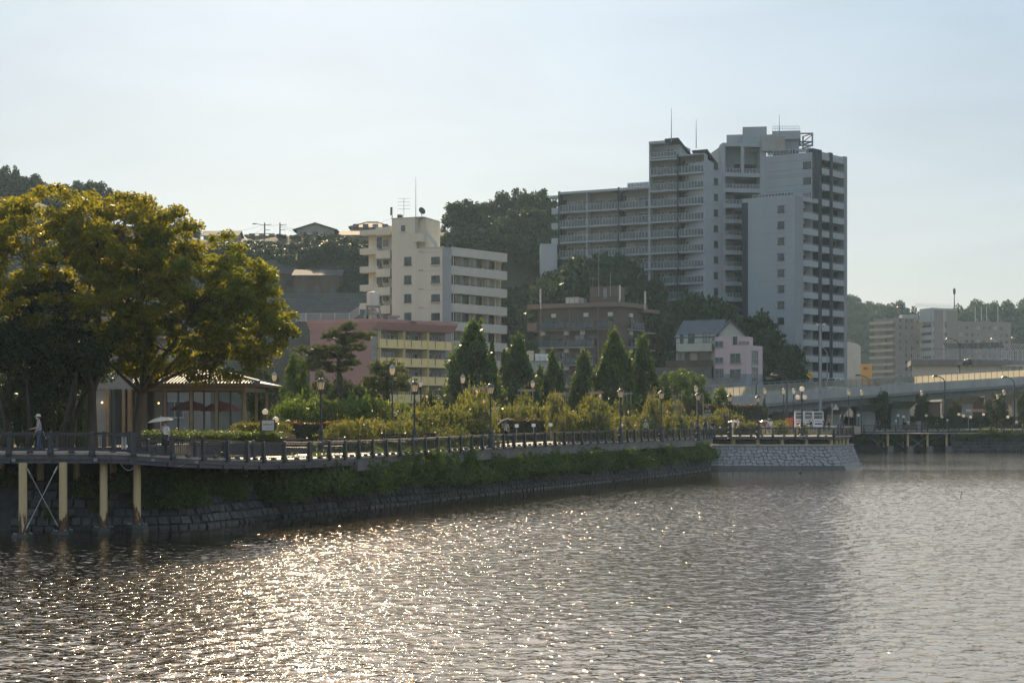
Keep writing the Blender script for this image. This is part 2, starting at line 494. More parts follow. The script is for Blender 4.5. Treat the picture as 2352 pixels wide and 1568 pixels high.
def course_mat(name, c1, c2, cm, bw, bh, mort=0.02, rough=0.85, off=0.5):   # courses too fine or far to build
    m, nt, b = new_mat(name)
    N, Lk = nt.nodes, nt.links
    tc = N.new('ShaderNodeTexCoord')
    sp = N.new('ShaderNodeSeparateXYZ'); Lk.new(tc.outputs['Object'], sp.inputs[0])
    ad = N.new('ShaderNodeMath'); ad.operation = 'ADD'
    Lk.new(sp.outputs['X'], ad.inputs[0]); Lk.new(sp.outputs['Y'], ad.inputs[1])
    cb = N.new('ShaderNodeCombineXYZ'); Lk.new(ad.outputs[0], cb.inputs[0]); Lk.new(sp.outputs['Z'], cb.inputs[1])
    br = N.new('ShaderNodeTexBrick'); br.offset = off
    br.inputs['Scale'].default_value = 1
    br.inputs['Brick Width'].default_value = bw; br.inputs['Row Height'].default_value = bh
    br.inputs['Mortar Size'].default_value = mort
    br.inputs['Color1'].default_value = (*c1, 1); br.inputs['Color2'].default_value = (*c2, 1); br.inputs['Mortar'].default_value = (*cm, 1)
    Lk.new(cb.outputs[0], br.inputs['Vector'])
    Lk.new(br.outputs[0], b.inputs['Base Color'])
    bp = N.new('ShaderNodeBump'); bp.inputs['Strength'].default_value = 0.5; bp.invert = True
    Lk.new(br.outputs['Fac'], bp.inputs['Height']); Lk.new(bp.outputs[0], b.inputs['Normal'])
    b.inputs['Roughness'].default_value = rough
    M[name] = m
course_mat('planter_brick', (0.15, 0.075, 0.06), (0.19, 0.10, 0.08), (0.11, 0.09, 0.08), 0.22, 0.075, 0.008)
course_mat('retaining_stone', (0.035, 0.036, 0.036), (0.06, 0.058, 0.055), (0.018, 0.018, 0.018), 1.4, 0.5, 0.05)
course_mat('grey_tile', (0.30, 0.27, 0.25), (0.20, 0.17, 0.16), (0.33, 0.31, 0.29), 0.6, 0.22, 0.02)
course_mat('tile_course', (0.06, 0.052, 0.05), (0.10, 0.085, 0.075), (0.03, 0.025, 0.02), 0.3, 0.12, 0.03, 0.7)
# ------------------------------------------------------------------ water, ground, hills
def lerp_tab(tab, x):
    xs = [t[0] for t in tab]
    if x <= xs[0]: return tab[0][1]
    for a, b in zip(tab, tab[1:]):
        if x <= b[0]:
            return a[1] + (b[1] - a[1]) * (x - a[0]) / (b[0] - a[0])
    return tab[-1][1]
def sstep(a, b, x):
    t = min(1, max(0, (x - a) / (b - a)))
    return t * t * (3 - 2 * t)

EDGE = [(-170, 65.7, 3.6), (272, 65.7, 3.6), (420, 67.5, 3.37), (540, 70.8, 3.2), (626, 74.5, 3.05), (743, 77.8, 3.05), (851, 83.3, 3.05),
        (1000, 91.8, 3.1), (1160, 102.5, 3.2), (1300, 112.5, 3.25), (1450, 126.5, 3.3), (1600, 144.5, 3.3), (1640, 154.6, 3.3)]
EP = [Vector((px(d, y), y, z)) for d, y, z in EDGE]
def subdivide(pts, n=6):                              # smooth plan curve through the edge points
    out = []
    for i in range(len(pts) - 1):
        p0, p1, p2, p3 = pts[max(i - 1, 0)], pts[i], pts[i + 1], pts[min(i + 2, len(pts) - 1)]
        for k in range(n):
            t = k / n
            out.append(0.5 * ((2 * p1) + (p2 - p0) * t + (2 * p0 - 5 * p1 + 4 * p2 - p3) * t * t + (3 * p1 - p0 - 3 * p2 + p3) * t ** 3))
    out.append(pts[-1].copy())
    return out
EC = EP[:2] + subdivide(EP[1:], 5)[1:]
def resample(pts, step):
    acc, out, prev = 0.0, [pts[0].copy()], pts[0]
    for p in pts[1:]:
        seg = (p - prev).length
        while acc + seg >= step:
            t = (step - acc) / seg
            prev = prev + (p - prev) * t
            out.append(prev.copy())
            seg = (p - prev).length
            acc = 0.0
        acc += seg
        prev = p
    return out
def normals2(pts):                                    # inland normals (left-hand side)
    ns = []
    for i in range(len(pts)):
        t = (pts[min(i + 1, len(pts) - 1)] - pts[max(i - 1, 0)])
        t.z = 0
        t.normalize()
        ns.append(Vector((-t.y, t.x, 0)))
    return ns
EN = normals2(EC)

def water_mat():
    m, nt, b = new_mat('water')
    N, Lk = nt.nodes, nt.links
    b.inputs['Base Color'].default_value = (0.014, 0.019, 0.018, 1)
    b.inputs['Roughness'].default_value = 0.052
    b.inputs['IOR'].default_value = 1.9
    b.inputs['Specular Tint'].default_value = (1.0, 0.88, 0.75, 1)
    tc = N.new('ShaderNodeTexCoord')
    def noise(sx, sy, scale, det, rot=0.0, dist=0.0):
        mp = N.new('ShaderNodeMapping')
        mp.inputs['Scale'].default_value = (sx, sy, 1)
        mp.inputs['Rotation'].default_value = (0, 0, rot)
        Lk.new(tc.outputs['Object'], mp.inputs[0])
        nz = N.new('ShaderNodeTexNoise')
        nz.inputs['Scale'].default_value = scale
        nz.inputs['Detail'].default_value = det
        nz.inputs['Roughness'].default_value = 0.5
        nz.inputs['Distortion'].default_value = dist
        Lk.new(mp.outputs[0], nz.inputs['Vector'])
        return nz.outputs[0]
    rip = noise(0.7, 1.0, 8.0, 2.0, R(10), 0.3)
    chop = noise(0.5, 1.0, 1.3, 3.0, R(-14), 0.5)
    at = N.new('ShaderNodeAttribute'); at.attribute_name = 'calm'
    fr = N.new('ShaderNodeAttribute'); fr.attribute_name = 'bump_only'     # open water beyond the built waves
    def op(o, a_, c):
        q = N.new('ShaderNodeMath'); q.operation = o
        for i, v in enumerate((a_, c)):
            if isinstance(v, float): q.inputs[i].default_value = v
            else: Lk.new(v, q.inputs[i])
        return q.outputs[0]
    pk = noise(0.8, 1.0, 3.4, 1.0, R(-8), 0.2)
    mr = N.new('ShaderNodeMapRange'); mr.inputs[1].default_value = 0.55; mr.inputs[2].default_value = 0.76; mr.inputs[4].default_value = 0.04
    Lk.new(pk, mr.inputs[0])                            # scattered steep little crests that catch the sun
    hgt = op('MULTIPLY', op('ADD', op('ADD', op('MULTIPLY', rip, 0.027), mr.outputs[0]), op('MULTIPLY', op('MULTIPLY', chop, 0.10), fr.outputs['Fac'])), at.outputs['Fac'])
    bp = N.new('ShaderNodeBump')
    bp.inputs['Strength'].default_value = 1.0
    bp.inputs['Distance'].default_value = 1.0
    Lk.new(hgt, bp.inputs['Height'])
    Lk.new(bp.outputs[0], b.inputs['Normal'])
    gl = N.new('ShaderNodeBsdfGlossy')
    gl.inputs['Color'].default_value = (1.0, 0.82, 0.66, 1)
    gl.inputs['Roughness'].default_value = 0.052
    Lk.new(bp.outputs[0], gl.inputs['Normal'])
    ms = N.new('ShaderNodeMixShader'); ms.inputs[0].default_value = 0.66
    Lk.new(b.outputs[0], ms.inputs[1]); Lk.new(gl.outputs[0], ms.inputs[2])
    Lk.new(ms.outputs[0], N['Material Output'].inputs[0])
    M['water'] = m
water_mat()

WB = [(-170, 68.0), (349, 68.6), (540, 72.6), (626, 76.2), (743, 80.3), (851, 85.3), (1000, 93.0), (1160, 103.4), (1300, 113.2), (1450, 127.0), (1600, 144.8), (1645, 154.0)]
WBP = [Vector((px(d, y), y, -0.4)) for d, y in WB]
WC = subdivide(WBP, 5)
WN = normals2(WC)

def shore_dist(x, y):
    best = 1e9
    for a in WC[::2]:
        best = min(best, math.hypot(x - a.x, y - a.y))
    if 20 < x < 40 and y < 160: best = min(best, max(0, 150 - y))
    return best
def water_mesh():
    """one sheet: built wind waves on the open basin near the viewer, flat sheet further out"""
    rng = np.random.default_rng(12)
    ys = [24.0]
    while ys[-1] < 150: ys.append(ys[-1] + 0.08 + 0.0011 * (ys[-1] - 24))
    ys = np.asarray(ys); xs = np.arange(-31, 56.01, 0.10)
    sx = np.array([p.x for p in WC]); sy = np.array([p.y for p in WC])
    order = np.argsort(sy)
    X, Y = np.meshgrid(xs, ys)
    # distance to the shore line
    D = np.full(X.shape, 1e9)
    for a_, c_ in zip(WC[::2], WC[2::2]):
        ex, ey = c_.x - a_.x, c_.y - a_.y; l2 = ex * ex + ey * ey
        t = np.clip(((X - a_.x) * ex + (Y - a_.y) * ey) / l2, 0, 1)
        D = np.minimum(D, np.hypot(X - a_.x - t * ex, Y - a_.y - t * ey))
    st = lambda e0, e1, v: (lambda t: t * t * (3 - 2 * t))(np.clip((v - e0) / (e1 - e0), 0, 1))
    gust = .5 + .5 * np.sin(X * .09 + 1.2 * np.sin(Y * .05) + .4) * np.sin(Y * .075 + .8 * np.sin(X * .06) + 1.0)
    calm = (0.10 + 0.90 * st(1.5, 16, D)) * (0.70 + 0.45 * gust) * (1 - 0.72 * st(104, 132, Y))
    H = np.zeros(X.shape)
    for k in range(56):
        lam = 0.25 * (1.15 / 0.25) ** rng.random()
        th = R(-78) + rng.normal() * .75                # waves run towards the viewer, crests nearly level
        kk = 2 * math.pi / lam
        ph = kk * (X * math.cos(th) + Y * math.sin(th)) + rng.random() * 6.283
        env = .6 + .4 * np.sin(X * rng.uniform(.1, .5) + Y * rng.uniform(.1, .5) + rng.random() * 6)
        H += (0.031 / kk) * env * np.sin(ph + .35 * np.sin(ph))
    edge = st(24, 27, Y) * (1 - st(140, 150, Y)) * st(-31, -29, X) * (1 - st(53, 56, X))
    Zv = H * calm * edge
    ny, nx = X.shape
    V = np.stack([X, Y, Zv], -1).reshape(-1, 3)
    i = np.arange(nx - 1); j = np.arange(ny - 1)
    A = (j[:, None] * nx + i[None, :])
    shore_x = np.interp(ys, sy[order], sx[order])
    half = ys * (CX / FPX) + 6
    keep = ((X[:-1, :-1] > (shore_x[:-1, None] - 3)) | (Y[:-1, :-1] < 66))
    Q_ = np.stack([A, A + 1, A + nx + 1, A + nx], -1)[keep]
    nv = len(V)
    x0, x1, y0, y1 = xs[0], xs[-1], ys[0], ys[-1]
    ox = [-530, x0, x1, 530]; oy = [-175, y0, y1, 1180]
    extra = np.array([(a_, c_, 0.0) for c_ in oy for a_ in ox])
    EQ = [(r * 4 + c, r * 4 + c + 1, r * 4 + c + 5, r * 4 + c + 4) for r in range(3) for c in range(3) if not (r == 1 and c == 1)]
    V = np.concatenate([V, extra]); Q_ = np.concatenate([Q_, np.asarray(EQ) + nv])
    me = bpy.data.meshes.new('water')
    me.vertices.add(len(V)); me.loops.add(4 * len(Q_)); me.polygons.add(len(Q_))
    me.vertices.foreach_set('co', V.ravel()); me.loops.foreach_set('vertex_index', Q_.ravel().astype(np.int32))
    me.polygons.foreach_set('loop_start', np.arange(0, 4 * len(Q_), 4, dtype=np.int32)); me.polygons.foreach_set('loop_total', np.full(len(Q_), 4, dtype=np.int32))
    me.polygons.foreach_set('use_smooth', np.ones(len(Q_), bool))
    me.materials.append(M['water'])
    me.update(calc_edges=True)
    a1 = me.attributes.new('calm', 'FLOAT', 'POINT'); a1.data.foreach_set('value', np.concatenate([calm.ravel(), np.full(16, .5)]).astype(np.float32))
    a2 = me.attributes.new('bump_only', 'FLOAT', 'POINT'); a2.data.foreach_set('value', np.concatenate([1 - edge.ravel(), np.ones(16)]).astype(np.float32))
    return me
water = link('water', water_mesh())
tag(water, kind='structure')

inner = [p + n * 3.2 for p, n in zip(EC, EN)]
outline = [(-520, 69, 3.5)] + [(p.x, p.y, p.z - 0.05) for p in inner[::2]] + [(20.5, 158.5, 3.25), (36.4, 163, 3.25), (41, 236.5, 3.25), (520, 236.5, 3.25), (520, 1170, 3.25), (-520, 1170, 3.25)]
tri = geometry.tessellate_polygon([[Vector((a[0], a[1], 0)) for a in outline]])
mb = MB()
mb.add(outline, [tuple(t) for t in tri])
ground = mb.build('ground', M['gravel_soil'])
tag(ground, kind='structure')
for pl in ground.data.polygons:
    if pl.normal.z < 0: pl.flip()
from mathutils.bvhtree import BVHTree
GB = BVHTree.FromPolygons([v.co.copy() for v in ground.data.vertices], [tuple(p.vertices) for p in ground.data.polygons])
HX = [(-240, 56), (-130, 53), (-100, 49), (-80, 44), (-69, 42.3), (-26, 42.3), (-15, 43), (0, 45), (9, 41), (14, 30), (24, 20), (34, 10), (46, 2), (60, 0)]
def hill_z(x, y):
    r = sstep(250, 332, y)
    h = 2.4 + r * lerp_tab(HX, x) - 0.06 * max(0, y - 345) * min(1, lerp_tab(HX, x) / 30)
    return h + 0.9 * math.sin(x * 0.21 + y * 0.13) * r
def gz(x, y):
    hit = GB.ray_cast(Vector((x, y, 100)), Vector((0, 0, -1)))
    z = hit[0].z if hit[0] else 3.2
    if y > 250 and -240 < x < 60: z = max(z, hill_z(x, y))
    return z
mb = MB()
gx = np.linspace(-240, 60, 76); gy = np.linspace(247, 520, 60)
for yy in gy:
    for xx in gx: mb.v.append((xx, yy, hill_z(xx, yy) if yy > 247.5 else 1.5))
for j in range(len(gy) - 1):
    for i in range(len(gx) - 1):
        a = j * len(gx) + i
        mb.f.append((a, a + 1, a + len(gx) + 1, a + len(gx))); mb.m.append(0)
tag(mb.build('hillside_terrain', M['hill_soil'], smooth=True), kind='structure')
def far_hill_z(x, y):
    r = sstep(690, 800, y)
    return 2.5 + r * (50 + 7 * math.sin(x * 0.045 + 1.0) + 4 * math.sin(x * 0.11))
mb = MB()
gx = np.linspace(60, 500, 60); gy = np.linspace(688, 1000, 30)
for yy in gy:
    for xx in gx: mb.v.append((xx, yy, far_hill_z(xx, yy)))
for j in range(len(gy) - 1):
    for i in range(len(gx) - 1):
        a = j * len(gx) + i
        mb.f.append((a, a + 1, a + len(gx) + 1, a + len(gx))); mb.m.append(0)
tag(mb.build('distant_hill', M['hill_soil'], smooth=True), kind='structure')

# ------------------------------------------------------------------ promenade sheet with its edge
def strip(name, idx, width, th, mats, fascia, fmat):
    mb = MB()
    pts = [EC[i] for i in idx]; ns = [EN[i] for i in idx]
    for p, n, q, m_ in zip(pts, ns, pts[1:], ns[1:]):
        a, b_ = p + n * width, q + m_ * width
        mb.hexa([(p.x, p.y, p.z - th), (q.x, q.y, q.z - th), (b_.x, b_.y, q.z - th), (a.x, a.y, p.z - th), p, q, (b_.x, b_.y, q.z), (a.x, a.y, p.z)], 0)
        if fascia:
            i0, i1 = p + n * 0.12, q + m_ * 0.12
            o0, o1 = p + n * 0.45, q + m_ * 0.45
            mb.hexa([(i0.x, i0.y, p.z - th - fascia), (i1.x, i1.y, q.z - th - fascia), (o1.x, o1.y, q.z - th - fascia), (o0.x, o0.y, p.z - th - fascia),
                     (i0.x, i0.y, p.z - th - .002), (i1.x, i1.y, q.z - th - .002), (o1.x, o1.y, q.z - th - .002), (o0.x, o0.y, p.z - th - .002)], 1)
    return tag(mb.build(name, [mats, fmat]), kind='structure')
i_pier = [i for i, p in enumerate(EC) if p.x * FPX / p.y + CX <= 850]
i_prom = list(range(i_pier[-1], len(EC)))
strip('promenade_path', i_prom, 8.5, 0.12, M['paving'], 0.7, M['concrete'])
# inland grass strip and beds come with the garden; road behind the park
mb = MB(); mb.box(-120, 60, 186, 194, 3.27, 3.285)
tag(mb.build('park_road', M['asphalt']), kind='structure')
mb = MB(); mb.add([(38, 237.5, 3.3), (140, 237.5, 3.3), (140, 262, 3.5), (38, 262, 3.5)], [(0, 1, 2, 3)])
tag(mb.build('park_lawn', M['lawn']), kind='structure')

# ------------------------------------------------------------------ railings
def beam(mb, p, q, w, h, mi=0):
    p, q = Vector(p), Vector(q)
    t = (q - p); t.z = 0; t.normalize()
    s = Vector((-t.y, t.x, 0)) * w * 0.5
    u = Vector((0, 0, h * 0.5))
    mb.hexa([p - s - u, q - s - u, q + s - u, p + s - u, p - s + u, q - s + u, q + s + u, p + s + u], mi)
_post = None
def post_mesh(h):
    mb = MB()
    def ring(w, d, z): return [(-w, -d, z), (w, -d, z), (w, d, z), (-w, d, z)]
    lv = [(0.105, 0.13, -0.16), (0.12, 0.15, -0.02), (0.10, 0.14, 0.06), (0.075, 0.105, 0.12), (0.065, 0.075, h - 0.05), (0.075, 0.085, h - 0.02), (0.07, 0.08, h + 0.03), (0.035, 0.04, h + 0.055)]
    for k in range(len(lv) - 1):
        mb.hexa(ring(*lv[k]) + ring(*lv[k + 1]))
    return mb.mesh('post', M['rail_paint'])
def railing(label, pts, h=0.84, indiv=False, name='railing', group=None, nb=15, foot=True, thin=0.016, joined='baluster'):
    t = thing(name, label, 'railing', pts[0], group)
    pm = post_mesh(h)
    bm = MB(); bm.box(-thin / 2, thin / 2, -thin / 2, thin / 2, 0, h - 0.19)
    bme = bm.mesh('baluster', M['rail_paint'])
    fm = MB(); fm.lathe((0, 0, -0.02), [(0.16, 0), (0.15, 0.05), (0.09, 0.10), (0.05, 0.115)], 8)
    fme = fm.mesh('foot_light', M['rail_paint'])
    allb = MB(); count = 0
    for i, p in enumerate(pts):
        nx_ = pts[min(i + 1, len(pts) - 1)]; pv = pts[max(i - 1, 0)]
        rz = math.atan2(nx_.y - pv.y, nx_.x - pv.x)
        link('post', pm, t, p, rz)
        if i == len(pts) - 1: break
        q = pts[i + 1]
        up = Vector((0, 0, 1))
        mb = MB()
        beam(mb, p + up * (h - 0.02), q + up * (h - 0.02), 0.07, 0.05)
        beam(mb, p + up * (h - 0.10), q + up * (h - 0.10), 0.035, 0.03)
        beam(mb, p + up * 0.09, q + up * 0.09, 0.045, 0.05)
        mb.build('rail_bars', M['rail_paint'], t)
        if foot: link('foot_light', fme, t, (p + q) / 2, rz)
        for k in range(1, nb):
            c = p + (q - p) * (k / nb) + up * 0.09
            if indiv and count < 300:
                link('baluster', bme, t, c, math.atan2(q.y - p.y, q.x - p.x)); count += 1
            else:
                w = thin / 2
                allb.box(c.x - w, c.x + w, c.y - w, c.y + w, c.z, c.z + h - 0.19)
    if allb.v: tag(allb.build(joined, M['rail_paint'], t), kind='stuff')
    return t
RP = resample(EC, 1.82)
k_pier = max(i for i, p in enumerate(RP) if p.x * FPX / p.y + CX <= 290)
k_ramp = max(i for i, p in enumerate(RP) if p.x * FPX / p.y + CX <= 640)
railing('black picket railing along the level boardwalk on yellow piles', RP[:k_pier + 1], indiv=True)
railing('black picket railing on the sloping ramp below the glass restaurant', RP[k_pier:k_ramp + 1], indiv=True)
railing('long black picket railing curving along the promenade above the green bushes', RP[k_ramp:], indiv=True)

# ------------------------------------------------------------------ boardwalk on piles at the left
pier = thing('boardwalk', 'raised boardwalk on cream painted piles below the large golden tree', 'boardwalk', EC[1])
mb = MB()
rp2 = resample([EC[i] for i in i_pier], 0.9)
pts = rp2; ns = normals2(pts)
for j in range(len(pts) - 1):                        # deck boards laid across in bays
    p, n, q, m_ = pts[j], ns[j], pts[j + 1], ns[j + 1]
    d_ = (q - p) * 0.008
    a, b_ = p + n * 4.6, q + m_ * 4.6
    bay = MB()
    p2, q2 = p + d_, q - d_
    bay.hexa([(p2.x, p2.y, p.z - .1), (q2.x, q2.y, q.z - .1), (b_.x, b_.y, q.z - .1), (a.x, a.y, p.z - .1), p2, q2, (b_.x, b_.y, q.z), (a.x, a.y, p.z)])
    bay.build('plank', M['deck_wood'], pier)
mb = MB()
for j in range(len(pts) - 1):
    p, n, q, m_ = pts[j], ns[j], pts[j + 1], ns[j + 1]
    for off, zc, w, h in ((0.06, -0.21, 0.06, 0.2), (0.16, -0.40, 0.10, 0.16), (1.2, -0.3, 0.1, 0.3), (3.4, -0.3, 0.1, 0.3)):
        beam(mb, p + n * off + Vector((0, 0, zc)), q + m_ * off + Vector((0, 0, zc)), w, h)
for p, n in list(zip(pts, ns))[::2]:
    beam(mb, p + n * 0.02 + Vector((0, 0, -0.33)), p + n * 4.4 + Vector((0, 0, -0.33)), 0.14, 0.3)
mb.build('edge_beam', M['beam_steel'], pier)
pile_spots = [(52.7, 64.6, .12, .175), (145, 65.6, .2, .175), (238, 66.5, .28, .17), (315, 67.2, .36, .17)]
rear_spots = [(5, 69.9, 1.95), (93, 70, 2.0), (177, 70.2, 2.05), (260, 70.3, 2.12), (346, 70.6, 2.2), (470, 73.2, 1.9), (516, 74.5, 1.9), (561, 76, 1.9), (602, 77.4, 1.9), (650, 79, 1.9), (690, 80.4, 1.9), (728, 81.6, 1.9)]
tops = {}
for d, dep, zb, r in pile_spots:
    x = px(d, dep); zt = 3.17
    f = MB(); f.lathe((x, dep, -1.0), [(0.50, 0), (0.50, 0.86 + zb), (0.44, 1.0 + zb)], 6, ph=0.3)
    fo = f.build('footing', M['wet_stone'], pier)
    p_ = MB(); p_.lathe((0, 0, 0), [(r, 0), (r, zt - zb)], 16)
    pl = link('pile', p_.mesh('pile', M['pile_rusty'], smooth=False), pier, (x, dep, zb))
    b_ = MB()
    for k in range(6): b_.ball((x + .38 * math.cos(k * 1.047), dep + .38 * math.sin(k * 1.047), zb + .02), 0.035, 6, 4)
    tag(b_.build('anchor_bolts', M['alu'], fo), kind='stuff')
for d, dep, zb in rear_spots:
    x = px(d, dep)
    zt = 3.15 if d < 400 else 2.75
    f = MB(); f.box(x - .42, x + .42, dep - .42, dep + .42, zb - .95, zb)
    f.build('footing', M['concrete_dark'], pier)
    p_ = MB(); p_.lathe((0, 0, 0), [(.165, 0), (.165, zt - zb)], 14)
    link('pile', p_.mesh('pile', M['pile_rusty'] if d == 260 else M['pile_paint']), pier, (x, dep, zb))
a0, a1 = Vector((px(52.7, 64.6) + .18, 64.5, 3.0)), Vector((px(145, 65.6) - .18, 65.5, .35))
b0, b1 = Vector((px(145, 65.6) - .18, 65.4, 3.02)), Vector((px(52.7, 64.6) + .18, 64.4, .3))
for a, b_ in ((a0, a1), (b0, b1)):
    m_ = MB(); m_.tube([a, b_], .016, 6); t_ = (b_ - a).normalized()
    m_.tube([a + t_ * .1, a + t_ * .35], .035, 6); m_.tube([b_ - t_ * .35, b_ - t_ * .1], .035, 6)
    m_.build('brace_rod', M['alu'], pier)
def hang(a, b_, sag, r, parent, mt, n=12):
    a, b_ = Vector(a), Vector(b_)
    m_ = MB(); m_.tube([a + (b_ - a) * (i / n) + Vector((0, 0, -sag * 4 * (i / n) * (1 - i / n))) for i in range(n + 1)], r, 6)
    return m_.build('hanging_cable', mt, parent)
hang(P(274, 1058, 66.2), P(318, 1056, 66.4), .42, .018, pier, M['alu'])
hang(P(390, 1058, 67.2), P(430, 1060, 67.8), .2, .016, pier, M['alu'])
hang(P(335, 1052, 66.6), P(372, 1056, 67), .08, .014, pier, M['alu'])
for d, y, dep in ((32, 1056, 65.6), (220, 1055, 65.6), (352, 1055, 66.7), (452, 1060, 68)):
    c = P(d, y, dep - .1)
    m_ = MB(); m_.box(c.x - .07, c.x + .07, c.y - .08, c.y, c.z - .06, c.z + .06)
    m_.build('junction_box', M['grey_cloth'], pier)
for d in (282, 289):                                 # two pale strips fixed to the railing
    c = P(d, 1016, 66.2)
    m_ = MB(); m_.box(c.x - .035, c.x + .035, c.y - .07, c.y - .04, c.z - .28, c.z + .27)
    m_.build('white_plate', M['white_paint'], pier)
mb = MB()                                            # inland railing of the boardwalk
rear = [EC[i] + EN[i] * 4.4 for i in i_pier]
railing('dark inland railing of the boardwalk behind the walker in a cap', [p for p in resample(rear, 2.2) if p.x < px(600, p.y)], nb=3, foot=False)

# ------------------------------------------------------------------ stone sea wall
wall = thing('seawall', 'long sloping sea wall of dark stone courses along the waterline', 'sea wall', WC[3])
NC, CH = 6, 0.40
def wall_pt(i, f, s):                                # i index along, f 0..1 between points, s height up the slope
    p = WC[i] + (WC[i + 1] - WC[i]) * f
    n = (WN[i] + (WN[i + 1] - WN[i]) * f)
    k = sstep(75, 95, p.y)
    back = 0.55 - 0.2 * k
    return Vector((p.x, p.y, 0)) + n * (s * back) + Vector((0, 0, -0.25 + s * (1 - .12 * k))), n
mb = MB()
for i in range(len(WC) - 1):
    a, na = wall_pt(i, 0, -.3); b_, nb_ = wall_pt(i, 1, -.3); c, _ = wall_pt(i, 1, NC * CH); d_, _ = wall_pt(i, 0, NC * CH)
    mb.quad(a, b_, c, d_)
    mb.quad(d_, c, c + nb_ * 2.0 + Vector((0, 0, .25)), d_ + na * 2.0 + Vector((0, 0, .25)))
    e, g = d_ + na * 2.0 + Vector((0, 0, .25)), c + nb_ * 2.0 + Vector((0, 0, .25))
    mb.quad(e, g, g + Vector((0, 0, 1.3)) + nb_ * 1.2, e + Vector((0, 0, 1.3)) + na * 1.2)
mb.build('wall_backing', M['mortar'], wall)
cum = [0.0]
for a, b_ in zip(WC, WC[1:]): cum.append(cum[-1] + (b_ - a).length)
def at_len(l):
    for i in range(len(WC) - 1):
        if l <= cum[i + 1] or i == len(WC) - 2:
            return i, min(1, (l - cum[i]) / (cum[i + 1] - cum[i]))
rng = random.Random(3)
stones = []
start_l = next(cum[i] for i, p in enumerate(WC) if p.x * FPX / p.y + CX > -60)
for c in range(NC):
    l = start_l + rng.random() * .4
    while l < cum[-1] - .6:
        w = rng.uniform(.38, .66)
        stones.append((l, w, c)); l += w
stones.sort(key=lambda s_: s_[0])
rest = MB()
for idx, (l, w, c) in enumerate(stones):
    g = .018
    s0, s1 = c * CH + g, (c + 1) * CH - g
    i0, f0 = at_len(l + g); i1, f1 = at_len(l + w - g)
    sk = rng.uniform(-.05, .05)
    A, n = wall_pt(i0, f0, s0); B, _ = wall_pt(i1, f1, s0)
    C_, _ = wall_pt(*at_len(l + w - g + sk), s1); D_, _ = wall_pt(*at_len(l + g + sk), s1)
    o = -n + Vector((0, 0, .5)); o.normalize()
    pr = rng.uniform(.05, .13)
    cen = (A + B + C_ + D_) / 4
    base = [q - o * .05 for q in (A, B, C_, D_)]
    outer = [cen + (q - cen) * .84 + o * (pr + rng.uniform(-.03, .03)) for q in (A, B, C_, D_)]
    m_ = MB() if idx < 300 else rest
    m_.add(base + outer, [(4, 5, 6, 7), (0, 1, 5, 4), (1, 2, 6, 5), (2, 3, 7, 6), (3, 0, 4, 7)], 1 if idx >= 300 and c == 0 else 0)
    if idx < 300: m_.build('stone', M['stone_dark'] if c > 0 else M['wet_stone'], wall)
tag(rest.build('stone_course', [M['stone_dark'], M['wet_stone']], wall), kind='stuff')
dr = MB()
c, n = wall_pt(*at_len(next(cum[i] for i, p in enumerate(WC) if p.x * FPX / p.y + CX > 690)), 1.5)
for a0_, r0, r1 in ((0, .20, .20),):
    k = 12
    ring = lambda r, o: [c - n * o + Vector((r * math.cos(6.283 * j / k) * -n.y, r * math.cos(6.283 * j / k) * n.x, r * math.sin(6.283 * j / k))) for j in range(k)]
    vs_ = ring(.2, -.2) + ring(.2, .35) + ring(.15, .35) + ring(.15, 0)
    dr.add(vs_, [(q * k + j, q * k + (j + 1) % k, (q + 1) * k + (j + 1) % k, (q + 1) * k + j) for q in range(3) for j in range(k)])
dr.build('drain_pipe', M['concrete'], wall)

# ------------------------------------------------------------------ stone bastion with its viewing deck
bas = thing('stone_bastion', 'pale rough stone bastion standing in the water under the viewing deck', 'bastion', P(1800, 1078, 152))
tl, tr, tb = P(1636, 1018.5, 154.6), P(1930, 1018.5, 154.6), P(1970, 1016, 162)
bl, br_, bb = Vector((px(1632, 151.2), 151.2, -.3)), Vector((px(1936, 151.2), 151.2, -.3)), Vector((px(1981, 160), 161.5, -.3))
tr, tb = Vector((33.0, 154.6, 0)), Vector((36.9, 162.2, 0)); br_, bb = Vector((33.7, 151.2, -.3)), Vector((37.7, 161.2, -.3))
tl.z = tr.z = tb.z = 2.2
mb = MB()
in_ = Vector((-.35, .2, 0))
mb.add([bl + Vector((0, .12, 0)), br_ + in_, bb + in_, (bl.x, 165, -.3), tl + Vector((0, .12, 0)), tr + in_, tb + in_, (tl.x, 165, 2.2)], [(0, 1, 5, 4), (1, 2, 6, 5), (2, 3, 7, 6), (4, 5, 6, 7)])
mb.build('wall_backing', M['joint'], bas)
mb = MB()
lo = lambda a, b_, t: a + (b_ - a) * t
wet = [lo(bl, tl, t) + Vector((0, -.16, 0)) for t in (0, .26)], [lo(br_, tr, t) + Vector((.1, -.16, 0)) for t in (0, .26)], [lo(bb, tb, t) + Vector((.16, 0, 0)) for t in (0, .26)]
mb.add([wet[0][0], wet[1][0], wet[2][0], wet[0][1], wet[1][1], wet[2][1]], [(0, 1, 4, 3), (1, 2, 5, 4)])
mb.build('tide_band', M['wet_stone'], bas)
mb = MB()
cp = [tl + Vector((0, -.1, 0)), tr + Vector((.05, -.1, 0)), tb + Vector((.1, 0, 0)), Vector((tl.x, 165, 2.2))]
mb.prism([(c_.x, c_.y) for c_ in cp], 2.2, 2.42)
mb.build('coping', M['stone_pale'], bas)
